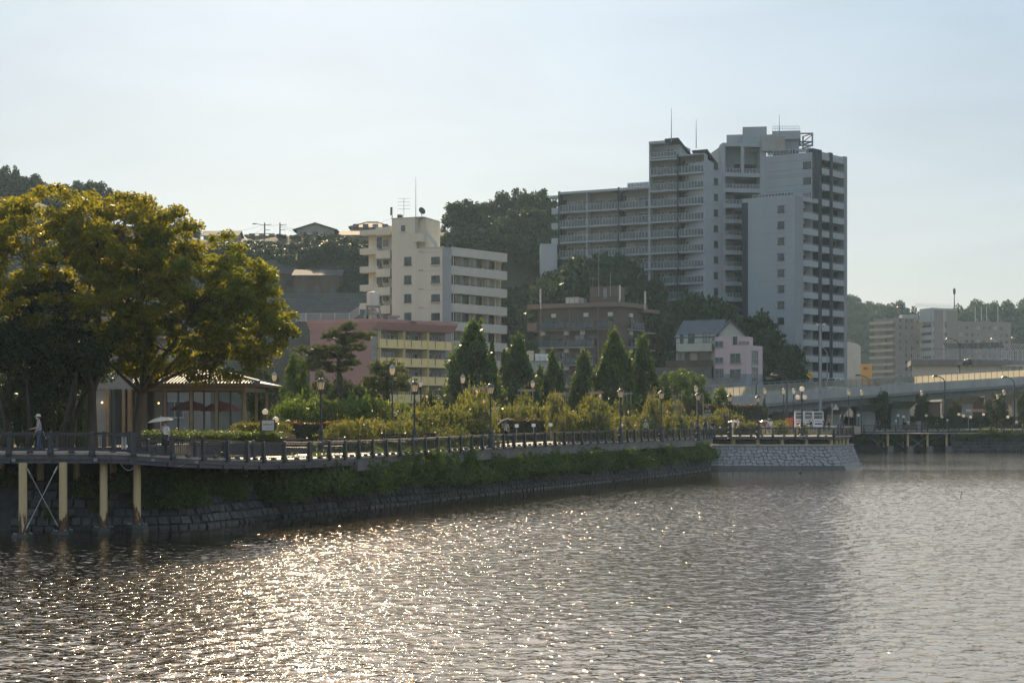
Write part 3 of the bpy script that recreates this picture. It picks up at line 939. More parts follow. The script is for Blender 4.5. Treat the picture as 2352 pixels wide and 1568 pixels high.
def rubble(bl_, br2, tl_, tr_, cols, rows, parent, v0=.22):
    rg = random.Random(11)
    nodes = {}
    def pt(u, v): v = v + .022 * math.sin(u * 23 + v * 5) * (v < .97) + .014 * math.sin(u * 57 + 3); return lo(lo(bl_, br2, u), lo(tl_, tr_, u), v)
    nrm = (br2 - bl_).cross(tl_ - bl_).normalized()
    for r in range(rows):
        edges = [0.0]
        while edges[-1] < 1 - .6 / cols: edges.append(edges[-1] + rg.uniform(.65, 1.45) / cols)
        edges[-1] = 1.0
        h0 = v0 + (1 - v0) * r / rows; h1 = v0 + (1 - v0) * (r + 1) / rows
        for a, b_ in zip(edges, edges[1:]):
            wv = (h1 - h0); g = .02
            j = lambda s_: rg.uniform(-s_, s_)
            w = b_ - a
            poly = [(a + w * (.012 + abs(j(.05))), h0 + wv * (.2 + j(.12))), (a + w * .2, h0 + wv * (g + j(.04))), (a + w * .8, h0 + wv * (g + j(.05))), (b_ - w * (.012 + abs(j(.05))), h0 + wv * (.22 + j(.12))),
                    (b_ - w * (.012 + abs(j(.05))), h1 - wv * (.22 + j(.12))), (a + w * .78, h1 - wv * (g + j(.05))), (a + w * .22, h1 - wv * (g + j(.05))), (a + w * (.012 + abs(j(.05))), h1 - wv * (.2 + j(.12)))]
            base = [pt(*q) for q in poly]
            cen = sum(base, Vector()) / 8
            pr = rg.uniform(.025, .055)
            outer = [cen + (q - cen) * .93 + nrm * pr for q in base]
            m_ = MB()
            m_.add([q - nrm * .02 for q in base] + outer, [tuple(range(8, 16))] + [(k, (k + 1) % 8, 8 + (k + 1) % 8, 8 + k) for k in range(8)])
            m_.build('stone', M['stone_pale'], parent)
rubble(bl, br_, tl, tr, 21, 6, bas)
rubble(br_, bb, tr, tb, 12, 6, bas)
vd = thing('viewing_deck', 'flat viewing deck on short cream piles above the stone bastion', 'deck', P(1800, 1001, 157))
zd = 3.3
vx0, vx1, vy0, vy1 = px(1645, 157), px(1920, 157), 157.0, 163.6
vpoly = [(vx0, vy0), (vx1, vy0), (px(1958, 160), 160.2), (px(1958, 160) + .3, vy1), (vx0, vy1)]
mb = MB(); mb.prism(vpoly, zd - .1, zd)
mb.build('deck_floor', M['deck_wood'], vd)
mb = MB(); mb.prism([(vx0 + .1, vy0 + .12), (vx1 - .1, vy0 + .12), (vpoly[2][0] - .2, 160.4), (vpoly[2][0] - .1, vy1 - .1), (vx0 + .1, vy1 - .1)], zd - .36, zd - .104)
mb.build('edge_beam', M['beam_steel'], vd)
for d in (1684.6, 1740, 1796.5, 1852, 1908.5):
    m_ = MB(); x = px(d, 157.7); m_.lathe((x, 157.7, 2.42), [(.2, 0), (.2, zd - .36 - 2.42)], 12)
    m_.build('pile', M['pile_paint'], vd)
    m_ = MB(); m_.lathe((x + .5, 161.5, 2.42), [(.2, 0), (.2, zd - .36 - 2.42)], 12)
    m_.build('pile', M['pile_paint'], vd)
for d, dep in ((1920, 158.5), (1928, 159), (1936, 159.6), (1945, 160.4)):
    m_ = MB(); m_.lathe((px(d, dep), dep, 2.42), [(.19, 0), (.19, zd - .36 - 2.42)], 12)
    m_.build('pile', M['pile_paint'], vd)
fr = [Vector((px(d, 157.1), 157.1, zd)) for d in (1674, 1725, 1775, 1827, 1879, 1915)]
fr = [EP[-1].copy()] + fr + [Vector((px(d, y), y, zd)) for d, y in ((1925, 158), (1935, 158.8), (1945, 159.5), (1955, 160.3))]
railing('black railing around the viewing deck above the stone bastion', fr, nb=13)
back_line = resample([EP[-1] + Vector((-2, 8.0, 0)), Vector((px(1700, 166), 166, zd)), Vector((px(1950, 166), 166, zd)), Vector((px(1960, 185), 185, zd)), Vector((px(1962, 235), 235.2, zd))], 2.3)
railing('black railing between the promenade and the viewing deck', back_line, nb=9, foot=False)
for k, (d, dep) in enumerate(((1924, 158.6), (1930, 159.1), (1936, 159.6))):
    t = thing('information_board', ('first', 'middle', 'last')[k] + ' of three slanted black information boards at the deck corner, from the sea end', 'board', (px(d, dep), dep, zd), 'slanted boards on the viewing deck')
    m_ = MB(); m_.add([(-.12, -.1, .85), (.12, -.1, .85), (.30, .25, 1.28), (.06, .25, 1.28), (-.12, -.06, .82), (.12, -.06, .82), (.30, .29, 1.25), (.06, .29, 1.25)], [(0, 1, 2, 3), (7, 6, 5, 4), (0, 4, 5, 1), (1, 5, 6, 2), (2, 6, 7, 3), (3, 7, 4, 0)])
    local('panel', m_, M['rail_paint'], t)
    m_ = MB(); m_.box(-.04, .04, -.04, .04, 0, .86)
    local('leg', m_, M['rail_paint'], t)

# ------------------------------------------------------------------ far pier and far sea wall
fz, fy = 3.3, 235.0
fp = thing('far_pier', 'far boardwalk on slender brown piles beyond the stone bastion', 'pier', (px(2080, fy), fy, fz))
mb = MB(); mb.box(px(1962, fy), px(2184, fy), fy, fy + 4, fz - .12, fz); mb.build('deck_floor', M['deck_wood'], fp)
mb = MB(); mb.box(px(1990, fy), px(2180, fy), fy + .1, fy + 3.8, fz - .55, fz - .124); mb.build('edge_beam', M['beam_steel'], fp)
for d in (2039, 2085, 2130, 2174):
    x = px(d, fy + .6)
    m_ = MB(); m_.lathe((x, fy + .6, .85), [(.19, 0), (.19, 1.9)], 10); m_.build('pile', M['pile_paint'], fp)
    m_ = MB(); m_.box(x - .1, x + .75, fy + .1, fy + 1.1, -.5, .85); m_.build('footing', M['concrete'], fp)
for d in (2029, 2073, 2117):
    x = px(d, fy + 3.2)
    m_ = MB(); m_.lathe((x, fy + 3.2, .6), [(.17, 0), (.17, 2.15)], 10); m_.build('pile', M['pile_paint'], fp)
for (d0, y0), (d1, y1) in (((2000, 1002), (2022, 1025)), ((2038, 998), (2014, 1021)), ((2088, 1001), (2118, 1024)), ((2130, 1000), (2098, 1025)), ((2042, 1002), (2072, 1022)), ((2172, 998), (2137, 1008))):
    m_ = MB(); m_.tube([P(d0, y0, fy + .7), P(d1, y1, fy + .75)], .05, 6); m_.build('brace_rod', M['steel_pole'], fp)
railing('far black railing running along the lawn at the right', [Vector((px(1960, fy) + 1.66 * i, fy + .1, fz)) for i in range(22)], nb=10, thin=.025)
fw = thing('far_seawall', 'far vertical stone wall at the waterline beyond the piles', 'sea wall', (px(2260, fy), fy, 0))
mb = MB(); mb.box(px(1955, 238.8), px(2190, 238.8), 238.8, 239.6, -.5, fz - .2); mb.box(px(2186, fy), px(2560, fy), fy - .05, fy + .8, -.5, fz - .01)
mb.build('wall_backing', M['concrete_dark'], fw)
rg = random.Random(5)
for r in range(4):
    x = px(2190, fy)
    while x < px(2352, fy) + 1:
        w = rg.uniform(.5, .95)
        m_ = MB()
        x0, x1, z0, z1 = x + .03, x + w - .03, r * .5 + .03, r * .5 + .47
        pr = rg.uniform(.05, .12)
        m_.add([(x0, fy - .05, z0), (x1, fy - .05, z0), (x1, fy - .05, z1), (x0, fy - .05, z1), (x0 + .05, fy - .05 - pr, z0 + .05), (x1 - .05, fy - .05 - pr, z0 + .05), (x1 - .05, fy - .05 - pr, z1 - .05), (x0 + .05, fy - .05 - pr, z1 - .05)],
               [(4, 5, 6, 7), (0, 1, 5, 4), (1, 2, 6, 5), (2, 3, 7, 6), (3, 0, 4, 7)])
        m_.build('stone', M['stone_dark'], fw); x += w
tag(MB().ball((px(1838, 141), 141, .06), .13).build('mooring_buoy', M['dark_frame']), 'small dark ball buoy floating before the stone bastion', 'buoy')
# ------------------------------------------------------------------ buildings: shared pieces
_wc = {}
WR = random.Random(21)
def window(parent, F, u, n, z, w, h, frame='dark_frame', mull=1, sill=True, name='window', bar=False, pane=None):
    """a framed window on facade F, u to its middle, z to its foot; the pane is its own piece"""
    pk = pane or ('pane_curtain' if WR.random() < .22 else 'pane_dark')
    key = (round(w, 2), round(h, 2), frame, mull, sill, bar)
    if key not in _wc:
        m = MB(); t, dp = .06, .07
        m.box(-w / 2, -w / 2 + t, -dp, 0, 0, h); m.box(w / 2 - t, w / 2, -dp, 0, 0, h)
        m.box(-w / 2 + t, w / 2 - t, -dp, 0, h - t, h); m.box(-w / 2 + t, w / 2 - t, -dp, 0, 0, t)
        for k in range(mull):
            c = -w / 2 + w * (k + 1) / (mull + 1)
            m.box(c - .03, c + .03, -dp + .01, 0, t, h - t)
        if bar: m.box(-w / 2 + t, w / 2 - t, -dp - .01, -.02, h * .38, h * .38 + .04)
        if sill: m.box(-w / 2 - .1, w / 2 + .1, -.16, 0, -.08, -.005)
        _wc[key] = m.mesh('window_frame', [M[frame]])
    kp = (round(w, 2), round(h, 2), pk, 'p')
    if kp not in _wc:
        m = MB(); m.add([(-w / 2 + .05, -.025, .05), (w / 2 - .05, -.025, .05), (w / 2 - .05, -.025, h - .05), (-w / 2 + .05, -.025, h - .05)], [(0, 1, 2, 3)])
        _wc[kp] = m.mesh('pane', [M[pk]])
    o = link(name, _wc[key], parent, F.p3(u, n, z), F.rz)
    link_local('pane', _wc[kp], o)
    return o
def glass_rail(parent, F, u0, u1, n, z, h=1.2, step=.62, glass='rail_glass', post='alu', name='balcony_rail', solid=None):
    L = round(u1 - u0, 2)
    key = (L, round(h, 2), step, glass, post)
    if key not in _wc:
        m = MB(); k = max(1, int(round(L / step)))
        for i in range(k + 1):
            c = -L / 2 + L * i / k
            m.box(c - .03, c + .03, -.035, .035, 0, h)
        m.box(-L / 2, L / 2, -.045, .045, h, h + .05)
        g = MB(); g.box(-L / 2 + .02, L / 2 - .02, -.01, .01, .1, h - .05)
        _wc[key] = (m.mesh('balcony_rail', [M[post]]), g.mesh('glass_panel', [M[glass]]))
    a, b_ = _wc[key]
    o = link(name, a, parent, F.p3((u0 + u1) / 2, n, z), F.rz)
    link_local('glass_panel', b_, o)
    return o
def shared_box(name, parent, F, u0, u1, n0, n1, z0, z1, mk, rough=True):
    key = (name, round(u1 - u0, 2), round(n1 - n0, 2), round(z1 - z0, 2), mk)
    if key not in _wc:
        m = MB(); m.box(-(u1 - u0) / 2, (u1 - u0) / 2, -(n1 - n0), 0, 0, z1 - z0)
        _wc[key] = m.mesh(name, [M[mk]])
    return link(name, _wc[key], parent, F.p3((u0 + u1) / 2, n0, z0), F.rz)
def prism_of(F, pts, z0, z1, m=None, mi=0):
    m = m or MB()
    return m.prism([tuple(F.at(u, n)) for u, n in pts], z0, z1, mi)
def antenna_tv(parent, F, u, n, z, h, arms=3, w=1.2, mk='steel_pole'):
    m = MB(); c = F.p3(u, n, z)
    m.tube([c, c + Vector((0, 0, h))], .035, 6)
    for k in range(arms):
        q = c + Vector((0, 0, h * (1 - .16 * k)))
        m.tube([q - Vector((w / 2, 0, 0)), q + Vector((w / 2, 0, 0))], .022, 4)
        for j in range(6):
            e = q + Vector((-w / 2 + w * j / 5, 0, 0))
            m.tube([e - Vector((0, .35, 0)), e + Vector((0, .35, 0))], .012, 4)
    return m.build('antenna', M[mk], parent)
def pole_part(parent, p, h, r0, r1, mk='steel_pole', name='mast'):
    m = MB(); m.tube([p, Vector(p) + Vector((0, 0, h * .45)), Vector(p) + Vector((0, 0, h))], [r0, r0 * .8, r1], 6)
    return m.build(name, M[mk], parent)

# ------------------------------------------------------------------ the tall grey apartment tower
FL = [54.3 - 2.95 * k for k in range(17)]
WG = Fac((9.1, 292.8), (26.06, 285)); TG = Fac((26.06, 285), (36.1, 280.2)); EF = Fac((36.1, 280.2), (39.9, 283.9))
CF = Fac((43.07, 281), (52.1, 276)); BF = Fac((52.1, 276), (64.33, 288.23))
UF = Fac((48.2, 284.9), tuple(BF.at(5.73))); KF = Fac((39.9, 284.3), (48.3, 285.3))
T = thing('apartment_tower', 'tallest grey and white apartment tower with stepped roof and dark vertical stripes', 'apartment tower', (40, 282, 3.3))
def bay(F, us, ztop, zs, parent, darks=(), depth=1.7, fascia=.45, rail_h=1.22, zbot=16.0):
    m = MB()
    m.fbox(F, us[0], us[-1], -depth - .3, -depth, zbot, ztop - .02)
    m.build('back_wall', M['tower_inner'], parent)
    m = MB(); m.fbox(F, us[0], us[-1], -depth, .12, ztop - fascia, ztop)
    m.build('roof_slab', M['tower_wall'], parent)
    for z in zs:
        shared_box('balcony_slab', parent, F, us[0] + .002, us[-1] - .002, -depth, .05, z - .32, z, 'tower_wall')
    for i, u in enumerate(us):
        w = .32 if i in darks else .2
        m = MB(); m.fbox(F, u - w / 2, u + w / 2, -depth + .01, .12 if i in darks else .08, zbot, ztop - (fascia + .01 if i not in darks else -.15))
        m.build('divider', M['tower_dark' if i in darks else 'tower_wall'], parent)
    for z in zs:
        for i, (u0, u1) in enumerate(zip(us, us[1:])):
            glass_rail(parent, F, u0 + .2, u1 - .2, .0, z, rail_h)
            W_ = u1 - u0
            window(parent, F, u0 + W_ * .30, -depth + .0, z + .02, W_ * .26, 2.05, 'white_trim', 1, False, 'sliding_door')
            window(parent, F, u0 + W_ * .72, -depth + .0, z + .02, W_ * .32, 2.05, 'white_trim', 1, False, 'sliding_door')
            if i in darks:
                shared_box('recess_shade', parent, F, u0 + .17, u0 + .95, -depth, -depth + .06, z + .01, z + 2.55, 'tower_dark')  # dark sheet on the back wall, shade of the recess put into its colour
            m_ = MB()
L1 = WG.L
m = prism_of(WG, [(.1, -1.95), (L1, -1.95), (L1, -11), (.1, -11)], 8, 49.1); m.build('wall', M['tower_wall'], T)
u1, u2 = WG.u_of(1348), WG.u_of(1421)
bay(WG, [0.1, u1, u2, L1], 49.3, [z for z in FL if z < 46 and z > 25], T, darks=(0, 2))
m = prism_of(TG, [(0, -1.95), (TG.L - .2, -1.95), (TG.L - .2, -8), (0, -8)], 8, 53.9); m.build('wall', M['tower_wall'], T)
m = prism_of(TG, [(0, -1.95), (5.5, -1.95), (5.5, -8), (0, -8)], 53.9, 57.2); m.build('penthouse_wall', M['tower_wall'], T)
ub = TG.u_of(1557)
bay(TG, [0.1, ub, TG.L - .15], 54.75, [z for z in FL if 19 < z < 52], T, darks=(1,), fascia=.25)
shared_box('balcony_slab', T, TG, .1, ub, -1.7, .1, 54.0, 54.32, 'tower_wall')
glass_rail(T, TG, .3, ub - .2, 0, 54.32, 1.22)
m = MB(); m.fbox(TG, .0, .2, -1.9, .1, 54.4, 57.2); m.fbox(TG, 0, 3.2, -3, .2, 57.21, 57.7); m.build('roof_slab', M['tower_wall'], T)
window(T, TG, 3.6, -1.95, 54.4, 1.5, 2.0, 'white_trim', 1, False, 'sliding_door')
def slope_roof(F, u0, u1, n0, n1, z0, z1, th=.35, mk='tower_dark', parent=T):
    a, b_, c, d_ = F.at(u0, n0), F.at(u1, n0), F.at(u1, n1), F.at(u0, n1)
    m = MB(); m.hexa([(a.x, a.y, z0 - th), (b_.x, b_.y, z0 - th), (c.x, c.y, z1 - th), (d_.x, d_.y, z1 - th), (a.x, a.y, z0), (b_.x, b_.y, z0), (c.x, c.y, z1), (d_.x, d_.y, z1)])
    return m.build('roof', M[mk], parent)
slope_roof(TG, 3.2, 5.9, .2, -9.5, 58.0, 55.6)
slope_roof(TG, 8.4, TG.L + .3, -.4, -9.5, 55.5, 52.9)
# end wall with its column of small windows
m = prism_of(EF, [(0, 0), (EF.L, 0), (EF.L, -4), (0, -4)], 8, 53.2); m.build('end_wall', M['tower_wall'], T)
ue = EF.u_of(1644)
for z in FL[1:14]:
    window(T, EF, ue, .0, z + .75, 1.15, 1.25, pane='pane_dark')
    m = MB(); m.fbox(EF, .02, EF.L - .02, 0, .012, z - .06, z - .01); m.build('floor_joint', M['tower_shade'], T)
# stair and lift core with open landings
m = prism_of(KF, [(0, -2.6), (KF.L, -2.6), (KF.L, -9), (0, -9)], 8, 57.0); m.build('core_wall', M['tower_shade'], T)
for z in [57.1] + FL[1:14]:
    shared_box('landing_parapet', T, KF, .02, KF.L - 1.2, -2.58, .1, z - .35, z + (.45 if z < 57 else .3), 'tower_wall')
    if z < 57:
        glass_rail(T, KF, .1, KF.L - 1.3, .0, z + .45, .75)
        shared_box('recess_shade', T, KF, 3.0, KF.L - 1.2, -2.59, -2.52, z + .5, z + 2.5, 'tower_dark')  # dark sheet stands in for the shade deep in the open landing
m = MB(); m.fbox(KF, KF.L - 1.2, KF.L, -2.5, .3, 8, 57.6); m.fbox(KF, .05, .55, -2.5, .05, 8, 57.0); m.fbox(KF, 3.6, 4.2, -.6, .12, 51.8, 56.7)
m.build('column', M['tower_wall'], T)
# lower front block
bt = BF.u_of
tA, tB, tC, tD, tE, tG = bt(1845), bt(1879.3), bt(1886.6), bt(1904.8), bt(1911.5), bt(1938)
m = MB()
m.prism([tuple(q) for q in (CF.a, CF.b, BF.at(tA), BF.at(tA, -1.5), BF.at(tB, -1.5), BF.at(tB, -9), CF.at(0, -7))], 3, 46.3)
m.build('front_wall', M['tower_wall'], T)
m = MB()
m.prism([tuple(q) for q in (UF.a, UF.b, BF.at(tB + .02, -1.48), BF.at(tG, -1.48), BF.at(tG, -9), UF.at(0, -7))], 3, 54.9)
m.build('upper_wall', M['tower_wall'], T)
m = MB()
for u0, u1_, n1, zt in ((tB, tC, .12, 55.6), (tD, tE, .12, 55.5)):
    m.fbox(BF, u0, u1_, -1.6, n1, 3, zt)
m.fbox(UF, UF.L - .05, UF.L + .12, -.1, .06, 46.0, 55.6)
m.build('dark_pillar', M['tower_dark'], T)
m = MB(); m.fbox(BF, 5.73, tB - .01, -1.4, .10, 46.32, 55.6); m.build('dark_panel', M['tower_dark'], T)
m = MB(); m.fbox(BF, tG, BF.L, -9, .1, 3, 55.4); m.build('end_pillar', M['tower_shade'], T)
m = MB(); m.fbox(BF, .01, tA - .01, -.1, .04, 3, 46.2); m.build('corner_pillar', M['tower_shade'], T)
m = MB(); m.fbox(BF, tA, tB, -1.5, .03, 45.45, 46.28); m.fbox(BF, tC, tD, -1.48, .03, 53.9, 55.3); m.fbox(BF, tE, tG, -1.48, .03, 53.9, 55.2)
m.build('roof_parapet', M['tower_wall'], T)
for k, z in enumerate(FL[1:17]):
    for j, (u0, u1_) in enumerate(((tA, tB), (tC, tD), (tE, tG))):
        if j == 0 and z > 44: continue
        shared_box('balcony_parapet', T, BF, u0 + .01, u1_ - .01, -.12, .04, z - .22, z + .92, 'tower_wall')
        shared_box('balcony_slab', T, BF, u0 + .01, u1_ - .01, -1.47, -.121, z - .2, z, 'tower_wall')
        m_ = _wc.get(('hr', round(u1_ - u0, 2)))
        if m_ is None:
            q = MB(); L_ = u1_ - u0 - .1
            q.box(-L_ / 2, L_ / 2, -.02, .02, .22, .26)
            for i in range(7): q.box(-L_ / 2 + L_ * i / 6 - .015, -L_ / 2 + L_ * i / 6 + .015, -.015, .015, 0, .22)
            m_ = _wc[('hr', round(u1_ - u0, 2))] = q.mesh('hand_rail', [M['alu']])
        link('hand_rail', m_, T, BF.p3((u0 + u1_) / 2, -.04, z + .92), BF.rz)
        window(T, BF, u0 + (u1_ - u0) * .33, -1.49 if j == 0 else -1.47, z + .1, (u1_ - u0) * .5, 2.0, 'white_trim', 1, False, 'sliding_door')
        shared_box('recess_shade', T, BF, u0 + (u1_ - u0) * .64, u1_ - .05, -1.49 if j == 0 else -1.47, -1.42, z + .05, z + 2.6, 'tower_dark')  # dark sheet paints the shade inside the balcony opening
m = MB(); m.fbox(CF, .02, CF.L * .115, -.05, .06, 14, 45.5); m.build('dark_pillar', M['tower_dark'], T)
uw = CF.u_of(1794)
for z in FL[4:13]:
    m = MB(); m.fbox(CF, CF.L * .12, CF.L - .02, 0, .012, z - .05, z + .0); m.build('floor_joint', M['tower_shade'], T)
for z in FL[4:12]:
    window(T, CF, uw, .0, z + .75, 1.2, 1.2, pane='pane_dark')
    shared_box('window_hood', T, CF, uw - .75, uw + .75, .0, .14, z + 2.0, z + 2.07, 'tower_shade')
uu = UF.u_of(1854)
for z in FL[1:4]:
    window(T, UF, uu, .0, z + .6, 1.5, 1.25)
    for dz in (-.35, .55, 2.2):
        m = MB(); m.fbox(UF, .3, UF.L - .3, 0, .03, z + dz - .05, z + dz + .05); m.build('floor_joint', M['tower_shade'], T)
glass_rail(T, UF, .3, UF.L - .4, -.2, 54.9, .9)
m = MB(); m.fbox(UF, .02, UF.L - .06, -.3, .02, 53.6, 54.88); m.build('roof_parapet', M['tower_wall'], T)
glass_rail(T, CF, 2, CF.L - .3, -.3, 46.3, .55)
# roof machinery
def roof_box(d0, d1, y0, y1, dep, deep, mk, name):
    m = MB(); a, b_ = P(d0, y1, dep), P(d1, y0, dep)
    F = Fac((a.x, a.y), (b_.x, b_.y + (b_.x - a.x) * -.12))
    m.fbox(F, 0, F.L, -deep, 0, a.z - 1.2, b_.z); return m.build(name, M[mk], T)
roof_box(1669, 1705, 309.5, 334, 289, 5, 'tower_wall', 'lift_house')
roof_box(1705.8, 1760, 291.5, 334, 287.5, 7, 'tower_wall', 'lift_house')
roof_box(1750, 1782, 309, 332, 284.5, 2.2, 'grey_wall', 'roof_plant')
roof_box(1783, 1803, 313, 332, 284, 2, 'plaster_wall', 'roof_plant')
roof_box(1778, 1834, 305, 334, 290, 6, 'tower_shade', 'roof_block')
roof_box(1774, 1837, 301, 305.5, 289.4, 7.2, 'tower_wall', 'roof_cornice')
m = MB(); A_, B_ = P(1775, 301, 289.6), P(1836, 301, 289.0)
for i in range(12):
    q_ = A_ + (B_ - A_) * i / 11; m.tube([q_, q_ + Vector((0, 0, .95))], .035, 4)
m.tube([A_ + Vector((0, 0, .95)), B_ + Vector((0, 0, .95))], .035, 4); m.tube([A_ + Vector((0, 0, .5)), B_ + Vector((0, 0, .5))], .03, 4)
m.build('roof_rail', M['alu'], T)
m = MB()
A = P(1837, 336, 291); B = P(1866, 336, 288)
for q in (A, B, (A + B) / 2 + Vector((0, 3, 0))): m.tube([q, q + Vector((0, 0, 2.6))], .17, 4)
for h in (.2, .9, 2.5): m.tube([A + Vector((0, 0, h)), B + Vector((0, 0, h))], .15, 4); m.tube([(A + B) / 2 + Vector((0, 3, h)), B + Vector((0, 0, h))], .15, 4)
m.tube([A + Vector((0, 0, .3)), B + Vector((0, 0, 2.3))], .12, 4)
m.build('roof_pergola', M['tower_shade'], T)
for d, yb, yt, dep in ((1542, 326, 248, 282), (1599, 340, 273, 284), (1790, 330, 263, 288)):
    a = P(d, yb, dep); pole_part(T, a, pz(yt, dep) - a.z, .09, .03)
m = MB(); m.fbox(WG, -2.2, .05, -1.9, -.1, 48.3, 48.75)
for z in [z for z in FL if 30 < z < 46]: m.fbox(WG, -1.7, .0, -1.7, -.4, z - .25, z + .9)
m.build('side_balcony', M['tower_wall'], T)
a, b_ = P(1241, 632, 291), P(1283, 560, 291)
m = MB(); m.box(a.x, b_.x - .3, 290.5, 299, 20, b_.z); m.build('annex_wall', M['tower_wall'], T)
glass_rail(T, WG, L1 - 4.5, L1 - .2, -.4, 49.3, .9)

# ------------------------------------------------------------------ cream apartment block with the stair tower
A0 = (px(900, 242.2), 242.2); A1 = (px(1016, 239), 239.0)
WA = Fac(A0, A1)
B1 = (px(1164.5, 249.3), 249.3); WBF = Fac((px(1037, 239.6), 239.6), B1)
V = thing('apartment_block', 'cream apartment block with a blank stair tower and white fluted balconies', 'apartment building', (-14, 243, 3.3))
zr = pz(567.5, 239)
m = MB(); m.prism([tuple(q) for q in (WA.a, WA.b, Vector(WBF.a) + WBF.n * -1.3, WBF.at(WBF.L - 1.2, -1.3), WBF.at(WBF.L - 1.2, -11), WA.at(0, -12))], 3, zr - .01)
m.build('wall', M['white_wall'], V)
m = MB(); m.prism([tuple(q) for q in (WA.b, WBF.a, WBF.at(0, -1.6), WA.at(WA.L, -1.6))], 3, zr + .05); m.build('corner_pier', M['grey_wall'], V)
zt = pz(500, 241)
us_ = WA.u_of(973)
m = MB(); m.fbox(WA, .0, WA.u_of(957), -6, .03, 3, zt); m.fbox(WA, WA.u_of(957), us_, -6.5, -.8, zr - .5, zt - .05); m.build('stair_tower', M['white_wall'], V)
m = MB(); m.fbox(WA, -.08, us_ + .05, -6.6, .1, zt, zt + .12); m.fbox(WA, us_, WA.L + .1, -6, .1, zr, zr + .12); m.build('roof_coping', M['white_trim'], V)
m = MB(); m.fbox(WA, WA.u_of(956), WA.u_of(972), -.8, .9, pz(555, 240), pz(536, 240)); m.build('stair_balcony', M['white_wall'], V)
a, b_ = WA.p3(WA.u_of(975), -1, pz(532, 240)), WA.p3(WA.u_of(1000), -1, pz(566, 240))
m = MB(); beam(m, a, b_, .3, 1.0); m.build('roof_stair', M['white_trim'], V)
u_a, u_b = WA.u_of(937), WA.u_of(1000.5)
sh = 146 * .29297 * 240.5 / FPX
for k in range(7):
    z = pz(608, 240.8) - k * sh
    if z < 5: break
    window(V, WA, u_a, .03, z, 1.22, 1.32, mull=1)
    o = window(V, WA, u_b, .0, z + .03, 1.45, 1.12, mull=1)
    shared_box('window_ledge', V, WA, u_b - .8, u_b + .8, 0, .3, z - .2, z - .09, 'white_trim')
    m = MB(); m.fbox(WA, us_ - .6, WA.L - .02, 0, .012, z + 1.9, z + 1.94); m.build('floor_joint', M['grey_wall'], V)
    for dx in (-.35, .1):
        m = MB(); c = WA.p3(WA.u_of(968) + dx, .05, z + 2.1); m.ball(c, .09, 6, 4); m.build('vent_cap', M['dark_frame'], V)
window(V, WA, WA.u_of(926.5), .03, pz(531, 241), .8, 1.1, 'white_trim', 0)
Lb = WBF.L
for k in range(8):
    z1 = pz(566.5, 239.6) - k * sh; z0 = z1 - 20 * 239.6 / FPX
    if z0 < 4: break
    if ('flute', round(z1 - z0, 2)) not in _wc:      # fluted front: half-round ribs
        q = MB(); nfl = 60; hgt = z1 - z0
        pr = []
        for i in range(nfl * 2 + 1): pr.append((Lb * i / (nfl * 2), -.04 if i % 2 else .04))
        vs_, fs = [], []
        for x_, y_ in pr: vs_ += [(x_, y_ - .08, 0), (x_, y_ - .08, hgt)]
        for i in range(len(pr) - 1): fs.append((2 * i, 2 * i + 2, 2 * i + 3, 2 * i + 1))
        q.add(vs_, fs); q.box(0, Lb, .0, .14, 0, hgt)
        _wc[('flute', round(z1 - z0, 2))] = q.mesh('balcony_parapet', [M['white_trim']])
    link('balcony_parapet', _wc[('flute', round(z1 - z0, 2))], V, WBF.p3(0, 0, z0), WBF.rz)
    if k:
        q = MB(); q.fbox(WBF, .05, Lb - .02, .02, .07, z1 + .16, z1 + .21)
        for i in range(9): c = .1 + (Lb - .2) * i / 8; q.fbox(WBF, c - .02, c + .02, .02, .06, z1, z1 + .16)
        q.build('hand_rail', M['dark_frame'], V)
    shared_box('balcony_slab', V, WBF, .02, Lb - .02, -1.29, -.141, z0, z0 + .15, 'white_wall')
    for i in range(4):
        u = Lb * (.10 + .235 * i)
        window(V, WBF, u, -1.3, z0 - sh + 1.3, 1.6, 1.75, 'dark_frame', 1, False, 'sliding_door')
        shared_box('balcony_screen', V, WBF, u + 1.25, u + 1.31, -1.29, -.2, z0 - sh + 1.35, z0 - .1, 'white_trim')
m = MB(); m.fbox(WBF, .25, .35, .1, .2, 5, zr); m.fbox(WBF, Lb * .36, Lb * .36 + .08, -.5, -.4, 5, zr - .5); m.build('drain_pipe', M['white_trim'], V)
WL = Fac((px(826, 246.5), 246.5), (px(901, 244), 244))
m = MB(); m.fbox(WL, .8, WL.L + .3, -8, -1.6, 3, pz(530, 246)); m.build('wing_wall', M['white_wall'], V)
for k in range(5):
    z1 = pz(528, 246) - k * sh
    q = MB(); q.fbox(WL, 0, WL.L * .56, -1.6, 0, z1 - 1.0 - (0 if k else -.2), z1); q.build('access_balcony', M['white_wall'], V)
    q = MB(); q.fbox(WL, WL.L * .57, WL.L + .1, -1.5, .9, z1 - 1.9 + (.8 if k == 0 else 0), z1 - .6 + (.8 if k == 0 else 0)); q.build('stair_balcony', M['white_wall'], V)
    window(V, WL, WL.L * .46, -1.6, z1 - 3.0, .9, 1.9, 'dark_frame', 0, False, 'flat_door')
    window(V, WL, WL.L * .66, -1.6, z1 - 2.6, .9, 1.0, 'dark_frame', 0, False)
a = P(956, 560, 240.4); pole_part(V, WA.p3(WA.u_of(956), .15, pz(545, 240)), pz(405, 240) - pz(545, 240), .07, .025, 'steel_pole', 'mast')
antenna_tv(V, WA, WA.u_of(915.5), -2, zt, 3.5, 4, 2.0)
q = MB(); c = WA.p3(WA.u_of(899.5), -.2, zt - 1); q.tube([c, c + Vector((0, 0, 2.9))], .06, 6); q.box(c.x - .3, c.x - .08, c.y - .1, c.y + .1, c.z + 1.6, c.z + 2.9); q.build('aerial_mast', M['dark_frame'], V)
c = WA.p3(WA.u_of(966), -.4, zt)
